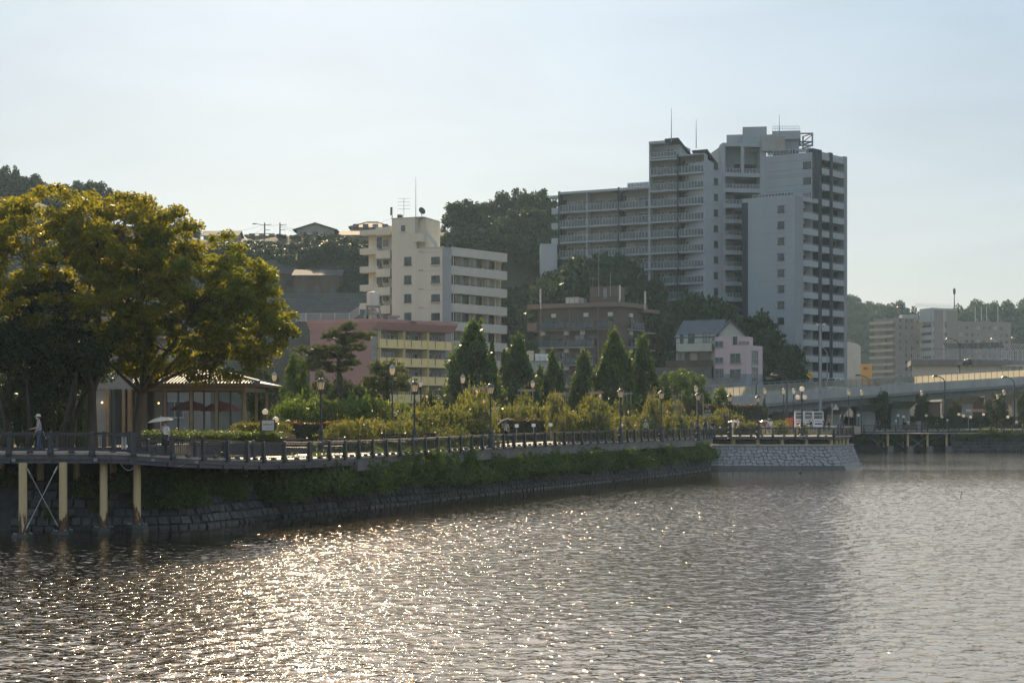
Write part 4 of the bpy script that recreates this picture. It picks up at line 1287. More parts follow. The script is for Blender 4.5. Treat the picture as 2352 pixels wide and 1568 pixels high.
q = MB(); q.tube([c, c + Vector((0, 0, 1.0))], .05, 6); dv = Vector((.55, -.75, .35)).normalized()
sd = dv.orthogonal().normalized(); s2 = dv.cross(sd)
for r0, o in ((.62, .0),):
    ring = [c + Vector((0, 0, 1.05)) + (sd * math.cos(6.283 * k / 14) + s2 * math.sin(6.283 * k / 14)) * r0 + dv * .15 for k in range(14)]
    q.add(ring + [c + Vector((0, 0, 1.05)) - dv * .05], [(k, (k + 1) % 14, 14) for k in range(14)])
q.tube([c + Vector((0, 0, 1.05)), c + Vector((0, 0, 1.05)) + dv * .5], .03, 4)
q.build('satellite_dish', M['dark_frame'], V)
q = MB(); q.fbox(WA, WA.u_of(910), WA.u_of(918), -1.2, -.4, zt + .1, zt + .7); q.build('roof_box', M['timber_wall'], V)

# ------------------------------------------------------------------ pink block with yellow balconies
PA = Fac((px(712, 227), 227), (px(852, 222.6), 222.6)); PB = Fac((px(852, 222.6), 222.6), (px(1036, 233), 233))
K = thing('pink_apartment_block', 'low pink apartment block with pale yellow balcony fronts', 'apartment building', (-20, 228, 3.3))
zp = pz(744, 222.6)
m = MB(); m.prism([tuple(q) for q in (PA.a, PA.b, PA.at(PA.L, -3), PA.at(0, -11))], 3, zp); m.build('side_wall', M['pink_wall'], K)
m = MB(); m.prism([tuple(q) for q in (PB.at(.02, .0), PB.at(1.2, .0), PB.at(1.2, -1.4), PB.at(PB.L, -1.4), PB.at(PB.L, -10), PB.at(.02, -10))], 3, zp - .05); m.build('tiled_wall', M['grey_tile'], K)
m = MB()
poly_o = [PA.at(-.3, .4), PA.at(PA.L, .4) , PB.at(.6, 1.0), PB.at(PB.L + .6, .9), PB.at(PB.L + .6, -9.5), PA.at(-.3, -10.5)]
m.prism([tuple(q) for q in poly_o], zp + .35, zp + .85)
m.build('roof_coping', M['pink_fascia'], K)
m = MB()
lo_, hi_ = [PA.at(.0, .02), PA.at(PA.L, .05), PB.at(.6, .3), PB.at(PB.L + .2, .2)], poly_o[:4]
for i in range(3):
    a, b_, c, d_ = lo_[i], lo_[i + 1], hi_[i + 1], hi_[i]
    m.quad((a.x, a.y, zp - .75), (b_.x, b_.y, zp - .75), (c.x, c.y, zp + .345), (d_.x, d_.y, zp + .345))
a, d_, e = lo_[3], hi_[3], PB.at(PB.L + .6, -9)
m.quad((a.x, a.y, zp - .75), (e.x - .3, e.y, zp - .75), (e.x, e.y, zp + .345), (d_.x, d_.y, zp + .345))
m.build('roof_fascia', M['pink_fascia'], K)
ys0 = pz(776.4, 222.4)
uB = PB.u_of(869)
pier_d = [PB.u_of(1000)]
for k in range(4):
    z1 = ys0 - 2.745 * k; z0 = z1 - 1.33
    nseg = 3; ue_ = PB.L - .1
    for i in range(nseg):
        a, b_ = uB + (ue_ - uB) * i / nseg, uB + (ue_ - uB) * (i + 1) / nseg
        o = shared_box('balcony_parapet', K, PB, a + .02, b_ - .02, .12, .26, z0, z1, 'yellow_parapet')
        for w_, f in ((.16, .30), (.10, .72)):
            shared_box('parapet_slot', K, PB, a + (b_ - a) * f - w_ / 2, a + (b_ - a) * f + w_ / 2, .255, .28, z0 + .3, z1 + .02, 'brown_fascia')
        shared_box('balcony_slab', K, PB, a + .02, b_ - .02, -1.38, .118, z0, z0 + .14, 'plaster_wall')
        shared_box('balcony_screen', K, PB, a - .02, a + .06, -1.38, .1, z0 + .15, z0 + 2.6, 'yellow_parapet')
        window(K, PB, a + (b_ - a) * .28, -1.4, z0 + .2, 1.5, 1.95, 'white_trim', 1, False, 'sliding_door')
        window(K, PB, a + (b_ - a) * .70, -1.4, z0 + .2, 1.5, 1.95, 'white_trim', 1, False, 'sliding_door')
    q = MB(); q.fbox(PB, uB, uB + .12, -1.38, .11, z0, z1); q.build('parapet_end', M['yellow_parapet'], K)
m = MB()
for i in range(4): c = uB + .1 + (PB.L - .2 - uB) * i / 3; m.fbox(PB, c - .05, c + .05, .28, .36, 5, zp - .8)
m.build('drain_pipe', M['yellow_parapet'], K)
for d0, d1, y0, y1, dep in ((737, 752, 738, 740, 228), (750, 768, 731, 741, 229), (796, 812, 734, 740, 227), (818, 832, 733, 740, 226), (940, 958, 738, 742, 226)):
    a, b_ = P(d0, y1, dep), P(d1, y0, dep)
    q = MB(); q.box(a.x, b_.x, dep, dep + 1, zp + .6, b_.z); q.build('roof_hatch', M['concrete'], K)
q = MB(); a = P(893, 742, 227); q.box(a.x, a.x + 1.2, 227, 228.2, zp + .7, pz(727, 227)); q.box(a.x - .3, a.x + 1.6, 226.8, 228.5, pz(727, 227), pz(724, 227)); q.build('roof_hatch', M['grey_wall'], K)
antenna_tv(K, PB, PB.u_of(902), -5, zp + 1, 3.9, 3, 2.4)
tk = thing('rooftop_water_tank', 'beige water tank on a steel lattice stand above the pink roof', 'water tank', (px(857, 229), 229, zp + .8))
c = Vector((px(857, 229), 229, pz(702, 229)))
q = MB(); q.lathe(c, [(.95, 0), (.98, .1), (.98, 1.0), (1.0, 1.03), (.98, 1.06), (.98, 1.95), (.9, 2.05), (.3, 2.2)], 18); q.build('tank', M['tank'], tk)
q = MB(); q.tube([c + Vector((-.3, -.3, 2.1)), c + Vector((-.3, -.3, 2.6)), c + Vector((.3, -.3, 2.6)), c + Vector((.3, -.3, 2.1))], .04, 4); q.build('vent_pipe', M['tank'], tk)
q = MB(); zb = zp + .8
for sx, sy in ((-1, -1), (1, -1), (1, 1), (-1, 1)): q.tube([c + Vector((sx * .85, sy * .85, 0)), (c.x + sx * 1.35, c.y + sy * 1.35, zb)], .08, 4)
cs = [(-1, -1), (1, -1), (1, 1), (-1, 1)]
for (ax, ay), (bx, by) in zip(cs, cs[1:] + cs[:1]):
    h0, h1 = c.z, zb
    q.tube([(c.x + ax * .85, c.y + ay * .85, h0), (c.x + bx * 1.1, c.y + by * 1.1, (h0 + h1) / 2)], .05, 4)
    q.tube([(c.x + bx * .85, c.y + by * .85, h0), (c.x + ax * 1.1, c.y + ay * 1.1, (h0 + h1) / 2)], .05, 4)
    q.tube([(c.x + ax * 1.1, c.y + ay * 1.1, (h0 + h1) / 2), (c.x + bx * 1.1, c.y + by * 1.1, (h0 + h1) / 2)], .05, 4)
    q.tube([(c.x + ax * 1.1, c.y + ay * 1.1, (h0 + h1) / 2), (c.x + bx * 1.35, c.y + by * 1.35, h1)], .05, 4)
q.box(c.x - 1.1, c.x + 1.1, c.y - 1.1, c.y + 1.1, c.z - .1, c.z)
q.build('stand', M['steel_pole'], tk)

# ------------------------------------------------------------------ brown tiled block
GA = Fac((px(1237, 251.5), 251.5), (px(1420.7, 246), 246)); GB_ = Fac((px(1420.7, 246), 246), (px(1498, 254), 254))
Bn = thing('brown_apartment_block', 'brown tiled apartment block with glass balconies and wall mounted air conditioners', 'apartment building', (12, 248, 3.3))
zb_ = pz(703.6, 246)
m = MB(); m.prism([tuple(q) for q in (GA.at(0, -.0), GA.b, GB_.at(GB_.L * .62), GB_.at(GB_.L * .62, -1.5), GB_.at(GB_.L * .95, -1.5), GB_.at(GB_.L * .95, -8), GA.at(0, -9))], 3, zb_); m.build('wall', M['brown_tile'], Bn)
m = MB(); m.prism([tuple(q) for q in (GA.at(-1.7, .9), GA.at(GA.L + .4, .7), GB_.at(GB_.L * .75, .7), GB_.at(GB_.L * .75, -8), GA.at(-1.7, -9))], zb_, zb_ + .75); m.build('roof_fascia', M['brown_fascia'], Bn)
m = MB(); m.fbox(GB_, GB_.L * .62, GB_.L + .9, -6, .9, zb_ - .6, zb_ - .02); m.build('roof_fascia', M['brown_fascia'], Bn)
ubs = [GA.u_of(1241), GA.u_of(1302), GA.u_of(1368), GA.u_of(1408)]
for k in range(5):
    z0 = pz(755, 248) - 2.92 * k
    for i, (a, b_) in enumerate(zip(ubs, ubs[1:])):
        if i == 2 and k > 0: continue
        shared_box('balcony_slab', Bn, GA, a, b_ - .15, .01, 1.0, z0 - .22, z0, 'plaster_wall' if k else 'brown_fascia')
        glass_rail(Bn, GA, a + .1, b_ - .3, .95, z0, 1.15, .85, 'rail_glass' if k == 0 else 'rail_glass', 'dark_frame')
        shared_box('balcony_end', Bn, GA, b_ - .3, b_ - .05, .01, 1.0, z0, z0 + 1.2, 'brown_fascia')
    for dd, w, h in ((1260, 1.9, 1.75), (1291, .8, 1.6), (1346, 1.9, 1.75), (1398, 1.4, 1.5)) if k == 0 else ((1256.5, 1.0, 1.8), (1294, 1.0, 1.8), (1331, 1.7, 1.75), (1360, 1.7, 1.8), (1399, 1.4, 1.6)):
        window(Bn, GA, GA.u_of(dd), .0, z0 + .25, w, h, 'dark_frame', 1 if w > 1.1 else 0, False)
    for dd in ((1273, 1347, 1403) if k == 0 else (1248, 1302, 1339)):
        u = GA.u_of(dd)
        o = shared_box('air_conditioner', Bn, GA, u - .4, u + .4, .02, .35, z0 + 2.05 - (0 if k == 0 else .05), z0 + 2.65, 'white_trim')
    for dd in (1238, 1303, 1369):
        if k == 0: q = MB(); q.fbox(GA, GA.u_of(dd) + .35, GA.u_of(dd) + .42, .02, .1, 4, zb_ - .05); q.build('drain_pipe', M['plaster_wall'], Bn)
    ur0, ur1 = GB_.L * .22, GB_.L * .64
    shared_box('balcony_slab', Bn, GB_, ur0, ur1, .01, .9, z0 - .2, z0 - .02, 'plaster_wall'); glass_rail(Bn, GB_, ur0 + .1, ur1 - .1, .85, z0, 1.1, .85, 'rail_glass', 'dark_frame')
    shared_box('balcony_slab', Bn, GB_, GB_.L * .66, GB_.L + .2, -1.4, .5, z0 - .5, z0 - .3, 'plaster_wall')
    q = MB()
    for h in (.15, .4, .65, .9, 1.1): q.fbox(GB_, GB_.L * .66, GB_.L + .2, .42, .46, z0 - .3 + h - .02, z0 - .3 + h + .02)
    for i in range(5): c = GB_.L * .66 + (GB_.L * .34 + .2) * i / 4; q.fbox(GB_, c - .02, c + .02, .4, .44, z0 - .3, z0 + .85)
    q.build('balcony_rail', M['dark_frame'], Bn)
    window(Bn, GB_, GB_.L * .40, .0, z0 + .3, 1.5, 1.7, 'dark_frame', 1, False)
    window(Bn, GB_, GB_.L * .78, -1.5, z0 - .2, 1.4, 1.9, 'dark_frame', 1, False, 'sliding_door')
    u = GB_.L * .33
    shared_box('air_conditioner', Bn, GB_, u - .4, u + .4, .02, .35, z0 + 2.0, z0 + 2.6, 'white_trim')
m = MB(); m.fbox(GA, -1.7, .0, -3, .9, pz(759, 250), pz(740, 250)); m.build('side_balcony', M['brown_fascia'], Bn)
a, b_ = P(1341, 702, 249), P(1404.6, 655.5, 249)
m = MB(); m.fbox(GA, GA.u_of(1341), GA.u_of(1404), -7, -3, zb_ + .7, b_.z); m.build('stair_house', M['brown_tile'], Bn)
window(Bn, GA, GA.u_of(1376), -3, zb_ + 1.6, .8, 1.9, 'dark_frame', 0, False, 'roof_door', pane='pane_curtain')
m = MB(); m.fbox(GA, GA.u_of(1292), GA.u_of(1321), -4, -1.5, zb_ + .8, pz(680, 249)); m.build('roof_cabinet', M['white_trim'], Bn)
m = MB(); m.fbox(GA, GA.u_of(1321.5), GA.u_of(1334), -3, -1.5, zb_ + .8, pz(684, 249)); m.build('roof_cabinet', M['steel_pole'], Bn)
q = MB(); q.fbox(GA, GA.u_of(1260), GA.L - .2, -.1, -.06, zb_ + 1.6, zb_ + 1.65)
for i in range(14): c = GA.u_of(1260) + (GA.L - .3 - GA.u_of(1260)) * i / 13; q.fbox(GA, c - .02, c + .02, -.1, -.06, zb_ + .75, zb_ + 1.6)
q.build('roof_rail', M['dark_frame'], Bn)
for d, yb, yt, s in ((1242, 710, 662, -1), (1423, 703, 654, 1), (1481, 710, 668, 1)):
    dep = 249 if d < 1400 else 247.5
    a = P(d, yb, dep); h = pz(yt, dep) - a.z
    q = MB(); q.tube([a, a + Vector((0, 0, h))], .1, 6); q.box(a.x + s * .12 - .1, a.x + s * .12 + .1, a.y - .15, a.y + .1, a.z + h * .32, a.z + h * .97)
    q.build('aerial_mast', M['white_trim'], Bn)
antenna_tv(Bn, GA, GA.u_of(1343), -4, b_.z, 1.6, 2, 1.6); pole_part(Bn, GA.p3(GA.u_of(1362), -2.8, zb_ + 2), 7.5, .06, .03)
pole_part(Bn, GA.p3(GA.u_of(1389), -2.8, zb_ + 2), 4, .06, .04)

# ------------------------------------------------------------------ small flat-roofed house with laundry in front of it
S = thing('flat_roof_house', 'small grey flat-roofed house with a white shed and laundry on its roof', 'house', (5, 212, 3.3))
FS = Fac((px(1214, 211), 211), (px(1292, 211), 211))
zs_ = pz(830, 211)
m = MB(); m.fbox(FS, 0, FS.L, -7, 0, 3, zs_); m.build('wall', M['grey_wall'], S)
m = MB(); m.fbox(FS, -.1, FS.L + .1, -7, .1, zs_, zs_ + .12); m.build('roof_coping', M['concrete'], S)
m = MB(); m.fbox(FS, -.4, FS.u_of(1226), -4, -1.0, zs_ + .1, pz(805, 211)); m.fbox(FS, -.5, FS.u_of(1227), -4.1, -.9, pz(805, 211), pz(804, 211)); m.build('roof_shed', M['white_wall'], S)
q = MB()
for i in range(7): c = FS.L * i / 6; q.fbox(FS, c - .02, c + .02, -.3, -.26, zs_, zs_ + 1.2)
for h in (.6, 1.2): q.fbox(FS, 0, FS.L, -.3, -.26, zs_ + h, zs_ + h + .03)
q.build('roof_rail', M['steel_pole'], S)
window(S, FS, FS.L * .3, 0, 6.5, 1.4, 1.2, 'white_trim'); window(S, FS, FS.L * .75, 0, 6.5, 1.4, 1.2, 'white_trim')
LF = Fac((px(1229, 211.8), 211.8), (px(1260, 211.8), 211.8))
q = MB(); vs_, fs = [], []
for i in range(9):
    for j in range(5): c = LF.at(LF.L * i / 8, .12 * math.sin(i * 2.1 + j * .5)); vs_.append((c.x, c.y, zs_ + .05 + 1.1 * j / 4))
for i in range(8):
    for j in range(4): fs.append((i * 5 + j, (i + 1) * 5 + j, (i + 1) * 5 + j + 1, i * 5 + j + 1))
q.add(vs_, fs); tag(q.build('hanging_laundry', M['white_cloth']), 'white sheet drying on the flat roof beside the shed', 'laundry')

# ------------------------------------------------------------------ blue roofed house and pink house
H = thing('blue_roof_house', 'two storey house with a dark blue gabled roof beside the pink house', 'house', (35, 242, 3.3))
HF = Fac((px(1553, 243), 243), (px(1642, 240), 240)); 
ze, zg = pz(769, 241), pz(735, 243)
m = MB(); m.fbox(HF, 0, HF.L, -8, 0, 3, ze); m.build('wall', M['cream_house'], H)
def gable(parent, F, u0, u1, n0, n1, z0, z1, ov, mk, name='roof', th=.18, wallmk=None):   # ridge runs along u
    mid = (n0 + n1) / 2
    a, b_ = F.at(u0 - ov, n1 + ov), F.at(u1 + ov, n1 + ov); c, d_ = F.at(u1 + ov, mid), F.at(u0 - ov, mid); e, f = F.at(u1 + ov, n0 - ov), F.at(u0 - ov, n0 - ov)
    zo = z0 - (z1 - z0) * ov / ((n1 - n0) / 2)
    m = MB()
    for t in (0,):
        m.hexa([(a.x, a.y, zo), (b_.x, b_.y, zo), (c.x, c.y, z1), (d_.x, d_.y, z1), (a.x, a.y, zo + th), (b_.x, b_.y, zo + th), (c.x, c.y, z1 + th), (d_.x, d_.y, z1 + th)])
        m.hexa([(d_.x, d_.y, z1), (c.x, c.y, z1), (e.x, e.y, zo), (f.x, f.y, zo), (d_.x, d_.y, z1 + th), (c.x, c.y, z1 + th), (e.x, e.y, zo + th), (f.x, f.y, zo + th)])
    o = m.build(name, M[mk], parent)
    if wallmk:
        m = MB()
        for u in (u0 + .01, u1 - .01):
            p1, p2, p3_ = F.at(u, n1), F.at(u, n0), F.at(u, mid)
            m.add([(p1.x, p1.y, z0), (p2.x, p2.y, z0), (p3_.x, p3_.y, z1)], [(0, 1, 2)])
        m.build('gable_wall', M[wallmk], parent)
    return o
gable(H, HF, .3, HF.L, -7.5, -.5, ze, zg, .6, 'blue_roof')
# big gable end facing the water over the pink house
GF = Fac((px(1641, 240.2), 240.2), (px(1715, 240.2), 240.2))
m = MB(); a, b_, c = GF.p3(0, 0, pz(776, 240.2)), GF.p3(GF.L, 0, pz(776, 240.2)), GF.p3(GF.L / 2, 0, pz(737, 240.2))
bk = Vector((0, 9, 0))
m.add([a, b_, c, a + bk, b_ + bk, c + bk], [(0, 1, 2), (5, 4, 3)]); m.build('gable_wall', M['cream_house'], H)
m = MB(); o_ = Vector((0, -.4, 0)); up = Vector((0, 0, .25))
sl = (c - a).normalized() * .6; sr = (c - b_).normalized() * .6
m.hexa([a - sl + o_, c + o_, c + bk, a - sl + bk, a - sl + o_ + up, c + o_ + up, c + bk + up, a - sl + bk + up])
m.hexa([c + o_, b_ - sr + o_, b_ - sr + bk, c + bk, c + o_ + up, b_ - sr + o_ + up, b_ - sr + bk + up, c + bk + up]); m.build('roof', M['blue_roof'], H)
zf = pz(789, 241)
m = MB(); m.fbox(HF, HF.u_of(1563), HF.L - .1, .0, 1.3, pz(806, 240), zf); m.build('balcony_parapet', M['cream_house'], H)
q = MB(); q.fbox(HF, HF.u_of(1563), HF.L - .1, 1.2, 1.25, zf + .2, zf + .25)
for i in range(8): c_ = HF.u_of(1563) + (HF.L - .2 - HF.u_of(1563)) * i / 7; q.fbox(HF, c_ - .02, c_ + .02, 1.2, 1.25, zf, zf + .2)
q.build('hand_rail', M['dark_frame'], H)
for d, w, h, y in ((1566, .6, 1.5, 788), (1588, 1.1, 1.7, 789), (1622, 1.1, 1.7, 789), (1579, 1.0, 1.2, 826), (1617, 2.2, 1.9, 833), (1563, .7, 1.5, 832)):
    window(H, HF, HF.u_of(d), 0, pz(y, 241), w, h, 'dark_frame', 1, False)
m = MB(); m.fbox(HF, -.7, .9, -.5, .9, pz(806, 241), pz(804, 241)); m.build('porch_roof', M['blue_roof'], H)
q = MB(); q.fbox(HF, -1.5, HF.L, .9, 1.0, pz(848, 240), pz(826, 240)); q.build('garden_fence', M['timber_wall'], H)
m = MB(); m.fbox(HF, -6, HF.L, .95, 1.6, 3, pz(842, 239)); m.build('retaining_wall', M['concrete_dark'], H)
KH = thing('pink_house', 'pale pink three storey house stepped at the top with grey stained base', 'house', (38, 237, 3.3))
PF = Fac((px(1642, 238), 238), (px(1715, 236), 236)); PR = Fac((px(1715, 236), 236), (px(1751.5, 240.5), 240.5))
zt2 = pz(791.5, 236)
m = MB(); m.prism([tuple(q) for q in (PF.a, PF.b, PR.b, PR.at(PR.L, -6), PF.at(0, -8))], 3, zt2); m.build('wall', M['pink_house'], KH)
m = MB(); m.fbox(PF, .0, PF.u_of(1679), -1.95, .002, zt2 - .5, pz(773, 238)); m.fbox(PF, PF.u_of(1679), PF.L, -4, -1.4, zt2 - .5, pz(773, 238)); m.build('upper_wall', M['pink_house'], KH)
for F, d, w, h, y, ml, br_ in ((PF, 1651.5, 1.35, 1.0, 796.5, 1, False), (PF, 1651.5, 1.35, 1.0, 834, 1, False), (PF, 1651.8, 1.5, 1.6, 868, 1, True), (PF, 1689, 1.7, 1.6, 834, 1, False), (PF, 1689, 1.8, 1.8, 873, 1, False),
                       (PR, 1733.5, 2.2, 2.2, 835, 3, True), (PR, 1733.5, 2.2, 2.3, 875, 3, False)):
    window(KH, F, F.u_of(d), .0, pz(y, 237), w, h, 'steel_pole', ml, True, bar=br_)
window(KH, PF, PF.u_of(1684), -1.4, zt2 + .02, .85, 1.5, 'white_trim', 0, False, 'terrace_door'); window(KH, PF, PF.u_of(1704), -1.4, zt2 + .1, 1.6, .5, 'dark_frame', 1, False)
m = MB(); m.fbox(PF, -.02, PF.L - .01, 0, .015, 3, pz(858, 237)); m.fbox(PR, .0, PR.L + .01, 0, .015, 3, pz(858, 237)); m.build('stained_base', M['tower_shade'], KH)
gw = MB(); FW = Fac((px(1617, 232), 232), (px(1684, 232), 232)); gw.fbox(FW, 0, FW.L, -.4, 0, 3, pz(869, 232)); gw.fbox(FW, -.05, FW.L + .05, -.45, .05, pz(869, 232), pz(868, 232))
tag(gw.build('grey_wall', M['concrete']), 'plain grey boundary wall in front of the pink house', 'wall')
antenna = thing('tv_antenna', 'thin television antenna standing before the pink house windows', 'antenna', (px(1658, 231.8), 231.8, pz(869, 232)))
antenna_tv(antenna, FW, FW.u_of(1658), -.2, pz(869, 232), 2.6, 1, 1.3)

# ------------------------------------------------------------------ rounded white building and orange house by the tower
m_ = MB(); a = P(1944, 870, 300)
RB = thing('white_annex', 'plain white building with a curved top just right of the tower', 'building', (px(1958, 300), 300, 3.3))
pr = []
for i in range(9): t = i / 8; pr.append((px(1938 + 39 * t, 300), pz(784 + 9 * t ** 2.4 + (0 if t < .98 else 2), 300)))
vs_ = [(x, 300, z) for x, z in pr] + [(x, 318, z) for x, z in pr] + [(pr[-1][0], 300, 3), (pr[0][0], 300, 3), (pr[-1][0], 318, 3), (pr[0][0], 318, 3)]
n9 = 9
m_.add(vs_, [tuple(range(9))[::-1] + (19, 18), tuple(range(9, 18)) + (20, 21)] + [(i, i + 1, 10 + i, 9 + i) for i in range(8)] + [(8, 18, 20, 17), (0, 9, 21, 19)])
m_.build('wall', M['white_trim'], RB)
OB = thing('orange_house', 'small orange house with two little windows beside the white annex', 'house', (px(1990, 330), 330, 3.3))
FO = Fac((px(1975, 330), 330), (px(2003, 330), 330))
m = MB(); m.fbox(FO, 0, FO.L, -8, 0, 3, pz(835, 330)); m.build('wall', M['orange_wall'], OB)
for d in (1985.5, 1991): window(OB, FO, FO.u_of(d), 0, pz(848, 330), .4, .5, 'dark_frame', 0, False)

# ------------------------------------------------------------------ distant grey apartment complex
D = thing('distant_apartment_complex', 'long brownish grey apartment complex with a tall core beyond the elevated road', 'apartment building', (px(2160, 620), 620, 3.3))
sD = 620 / FPX
FD1 = Fac((px(1997, 622), 622), (px(2056, 612), 612)); FD2 = Fac((px(2056, 612), 612), (px(2125, 622), 622))
FD3 = Fac((px(2112, 616), 616), (px(2143, 608), 608)); FD4 = Fac((px(2143, 608), 608), (px(2199, 614), 614)); FD5 = Fac((px(2197, 622), 622), (px(2322, 630), 630))
zD = pz(729, 612)
m = MB(); m.prism([tuple(q) for q in (FD1.at(1.2, -1.8), FD1.at(FD1.L, -1.8), FD2.a, FD2.b, FD2.at(FD2.L, -10), FD1.at(1.2, -12))], 3, zD); m.build('wall', M['far_wall'], D)
for k in range(12):
    z = zD - 1.2 - 2.85 * k
    if z < 6: break
    shared_box('balcony_parapet', D, FD1, 0, FD1.L - .8, -1.7, .1, z - 1.1, z, 'far_balcony')
    shared_box('balcony_screen', D, FD1, FD1.L * .55, FD1.L * .58, -1.7, -.1, z + .05, z + 1.6, 'far_wall')
    for i in range(5): window(D, FD2, FD2.L * (.17 + .19 * i), 0, z - .4, 1.2, 1.3, 'dark_frame', 1, False)
zt3 = pz(706, 608)
m = MB(); m.prism([tuple(q) for q in (FD3.at(0, -1.5), FD3.at(FD3.L, -1.5), FD4.at(0, -1), FD4.b, FD4.at(FD4.L, -9), FD3.at(0, -10))], 3, zt3); m.build('core_wall', M['far_wall_pale'], D)
m = MB(); m.fbox(FD4, .5, FD4.L * .40, -1, .2, 3, zt3 - .9); m.fbox(FD4, FD4.L * .54, FD4.L, -1, .2, 3, zt3 - .9); m.build('core_panel', M['far_wall'], D)
m = MB(); m.fbox(FD3, 0, FD3.L, -1.5, 0, pz(738, 610), zt3); m.fbox(FD4, FD4.L * .40, FD4.L * .54, -1, .1, pz(738, 610), zt3 - .9); m.build('core_band', M['far_wall_pale'], D)
for k in range(7):
    z = pz(751, 610) - 2.85 * k * 1.12
    shared_box('landing_parapet', D, FD3, .02, FD3.L - .02, -1.5, -.01, z - 1.9, z, 'far_wall_pale'); shared_box('recess_shade', D, FD3, .05, FD3.L - .05, -1.5, -1.4, z + .02, z + 1.25, 'tower_dark')  # dark sheet painted as the shade above each landing parapet
    shared_box('landing_parapet', D, FD4, FD4.L * .405, FD4.L * .535, -1, .08, z - 2.2, z - .3, 'far_wall_pale'); shared_box('recess_shade', D, FD4, FD4.L * .405, FD4.L * .535, -1, -.9, z - .28, z + .9, 'tower_dark')  # same painted shade in the narrow core openings
m = MB(); m.fbox(FD5, 0, FD5.L, -9, 0, 3, pz(737, 622)); m.build('wing_wall', M['far_wall'], D)
for k in range(7):
    z = pz(756, 624) - 2.85 * k
    for i in range(9): window(D, FD5, FD5.L * (.08 + .105 * i), 0, z, 1.3, 1.3, 'dark_frame' if i % 3 else 'white_trim', 1, False)
q = MB()
for i in range(22): c = FD4.L * (i / 21 * 1.5 - .5); q.fbox(FD4, c - .04, c + .04, -3, -2.9, zt3, zt3 + 2)
q.fbox(FD4, -FD4.L * .5, FD4.L, -3, -2.92, zt3 + .9, zt3 + .98); q.build('roof_rail', M['alu'], D)
pole_part(D, P(2192, 706, 614), pz(664, 614) - pz(706, 614), .25, .12, 'dark_frame'); q = MB(); c = P(2192, 676, 614); q.lathe(c, [(.3, 0), (.55, .8), (.55, 2.2), (.3, 2.6)], 8); q.build('aerial', M['dark_frame'], D)
for d in (2240, 2254, 2266, 2292):
    c = P(d, 740, 640); q = MB(); q.tube([c, c + Vector((0, 0, 7))], .14, 5); q.tube([c + Vector((1.4, 0, 0)), c + Vector((0, 0, 2.5))], .08, 4); q.build('mast', M['alu'], D)
m = MB(); m.box(px(2075, 614), px(2112, 614), 616, 621, zD - .2, pz(722, 616)); m.build('roof_house', M['far_wall_pale'], D)
for d, yb, yt in ((2092, 737, 712), (2021, 745, 706)):
    pass
# ------------------------------------------------------------------ foliage
def leaf_mesh(name, C, size, mats, rng, asp=0.5, axis=None, aw=0.0, mi=None):
    C = np.asarray(C, float); N = len(C)
    d = rng.normal(size=(N, 3))
    if axis is not None: d = d * (1 - aw) + np.asarray(axis) * aw * 1.7
    d /= np.linalg.norm(d, axis=1)[:, None] + 1e-9
    n = rng.normal(size=(N, 3))
    w = np.cross(d, n); w /= np.linalg.norm(w, axis=1)[:, None] + 1e-9
    s = (np.asarray(size) * (0.6 + 0.8 * rng.random(N)))[:, None] * 0.5
    v = np.stack([C + d * s, C + w * s * asp, C - d * s, C - w * s * asp], 1).reshape(-1, 3)
    me = bpy.data.meshes.new(name)
    me.vertices.add(4 * N); me.loops.add(4 * N); me.polygons.add(N)
    me.vertices.foreach_set('co', v.ravel())
    me.loops.foreach_set('vertex_index', np.arange(4 * N, dtype=np.int32))
    me.polygons.foreach_set('loop_start', np.arange(0, 4 * N, 4, dtype=np.int32))
    me.polygons.foreach_set('loop_total', np.full(N, 4, dtype=np.int32))
    mats = mats if isinstance(mats, (list, tuple)) else [mats]
    for m in mats: me.materials.append(m)
    if mi is not None: me.polygons.foreach_set('material_index', np.asarray(mi, dtype=np.int32))
    me.update(calc_edges=True)
    me.validate()
    return me
def plant(name, label, cat, parts, loc, rz=0.0, scale=1.0, group=None):
    t = thing(name, label, cat, loc, group, rz)
    t.scale = scale if hasattr(scale, '__len__') else (scale,) * 3
    for nm, me in parts: link_local(nm, me, t)
    return t
def curve_pts(a, b, bend, n=5, rg=random):
    a, b = Vector(a), Vector(b)
    o = Vector((rg.uniform(-1, 1), rg.uniform(-1, 1), rg.uniform(.1, 1))) * bend * (b - a).length
    return [a + (b - a) * (i / n) + o * (4 * (i / n) * (1 - i / n)) * .5 for i in range(n + 1)]
def clumps_to_leaves(rng, centres, radii, per, flat, fill=.5):
    out = []
    for (c, r) in zip(centres, radii):
        k = int(per * (r / np.mean(radii)) ** 2)
        q = rng.normal(size=(k, 3)); q /= np.linalg.norm(q, axis=1)[:, None]
        q *= (rng.random(k) ** fill)[:, None] * r
        q[:, 2] *= flat
        q[:, 2] -= 0.18 * (q[:, 0] ** 2 + q[:, 1] ** 2) / max(r, .1)
        out.append(q + np.asarray(c))
    return np.concatenate(out)
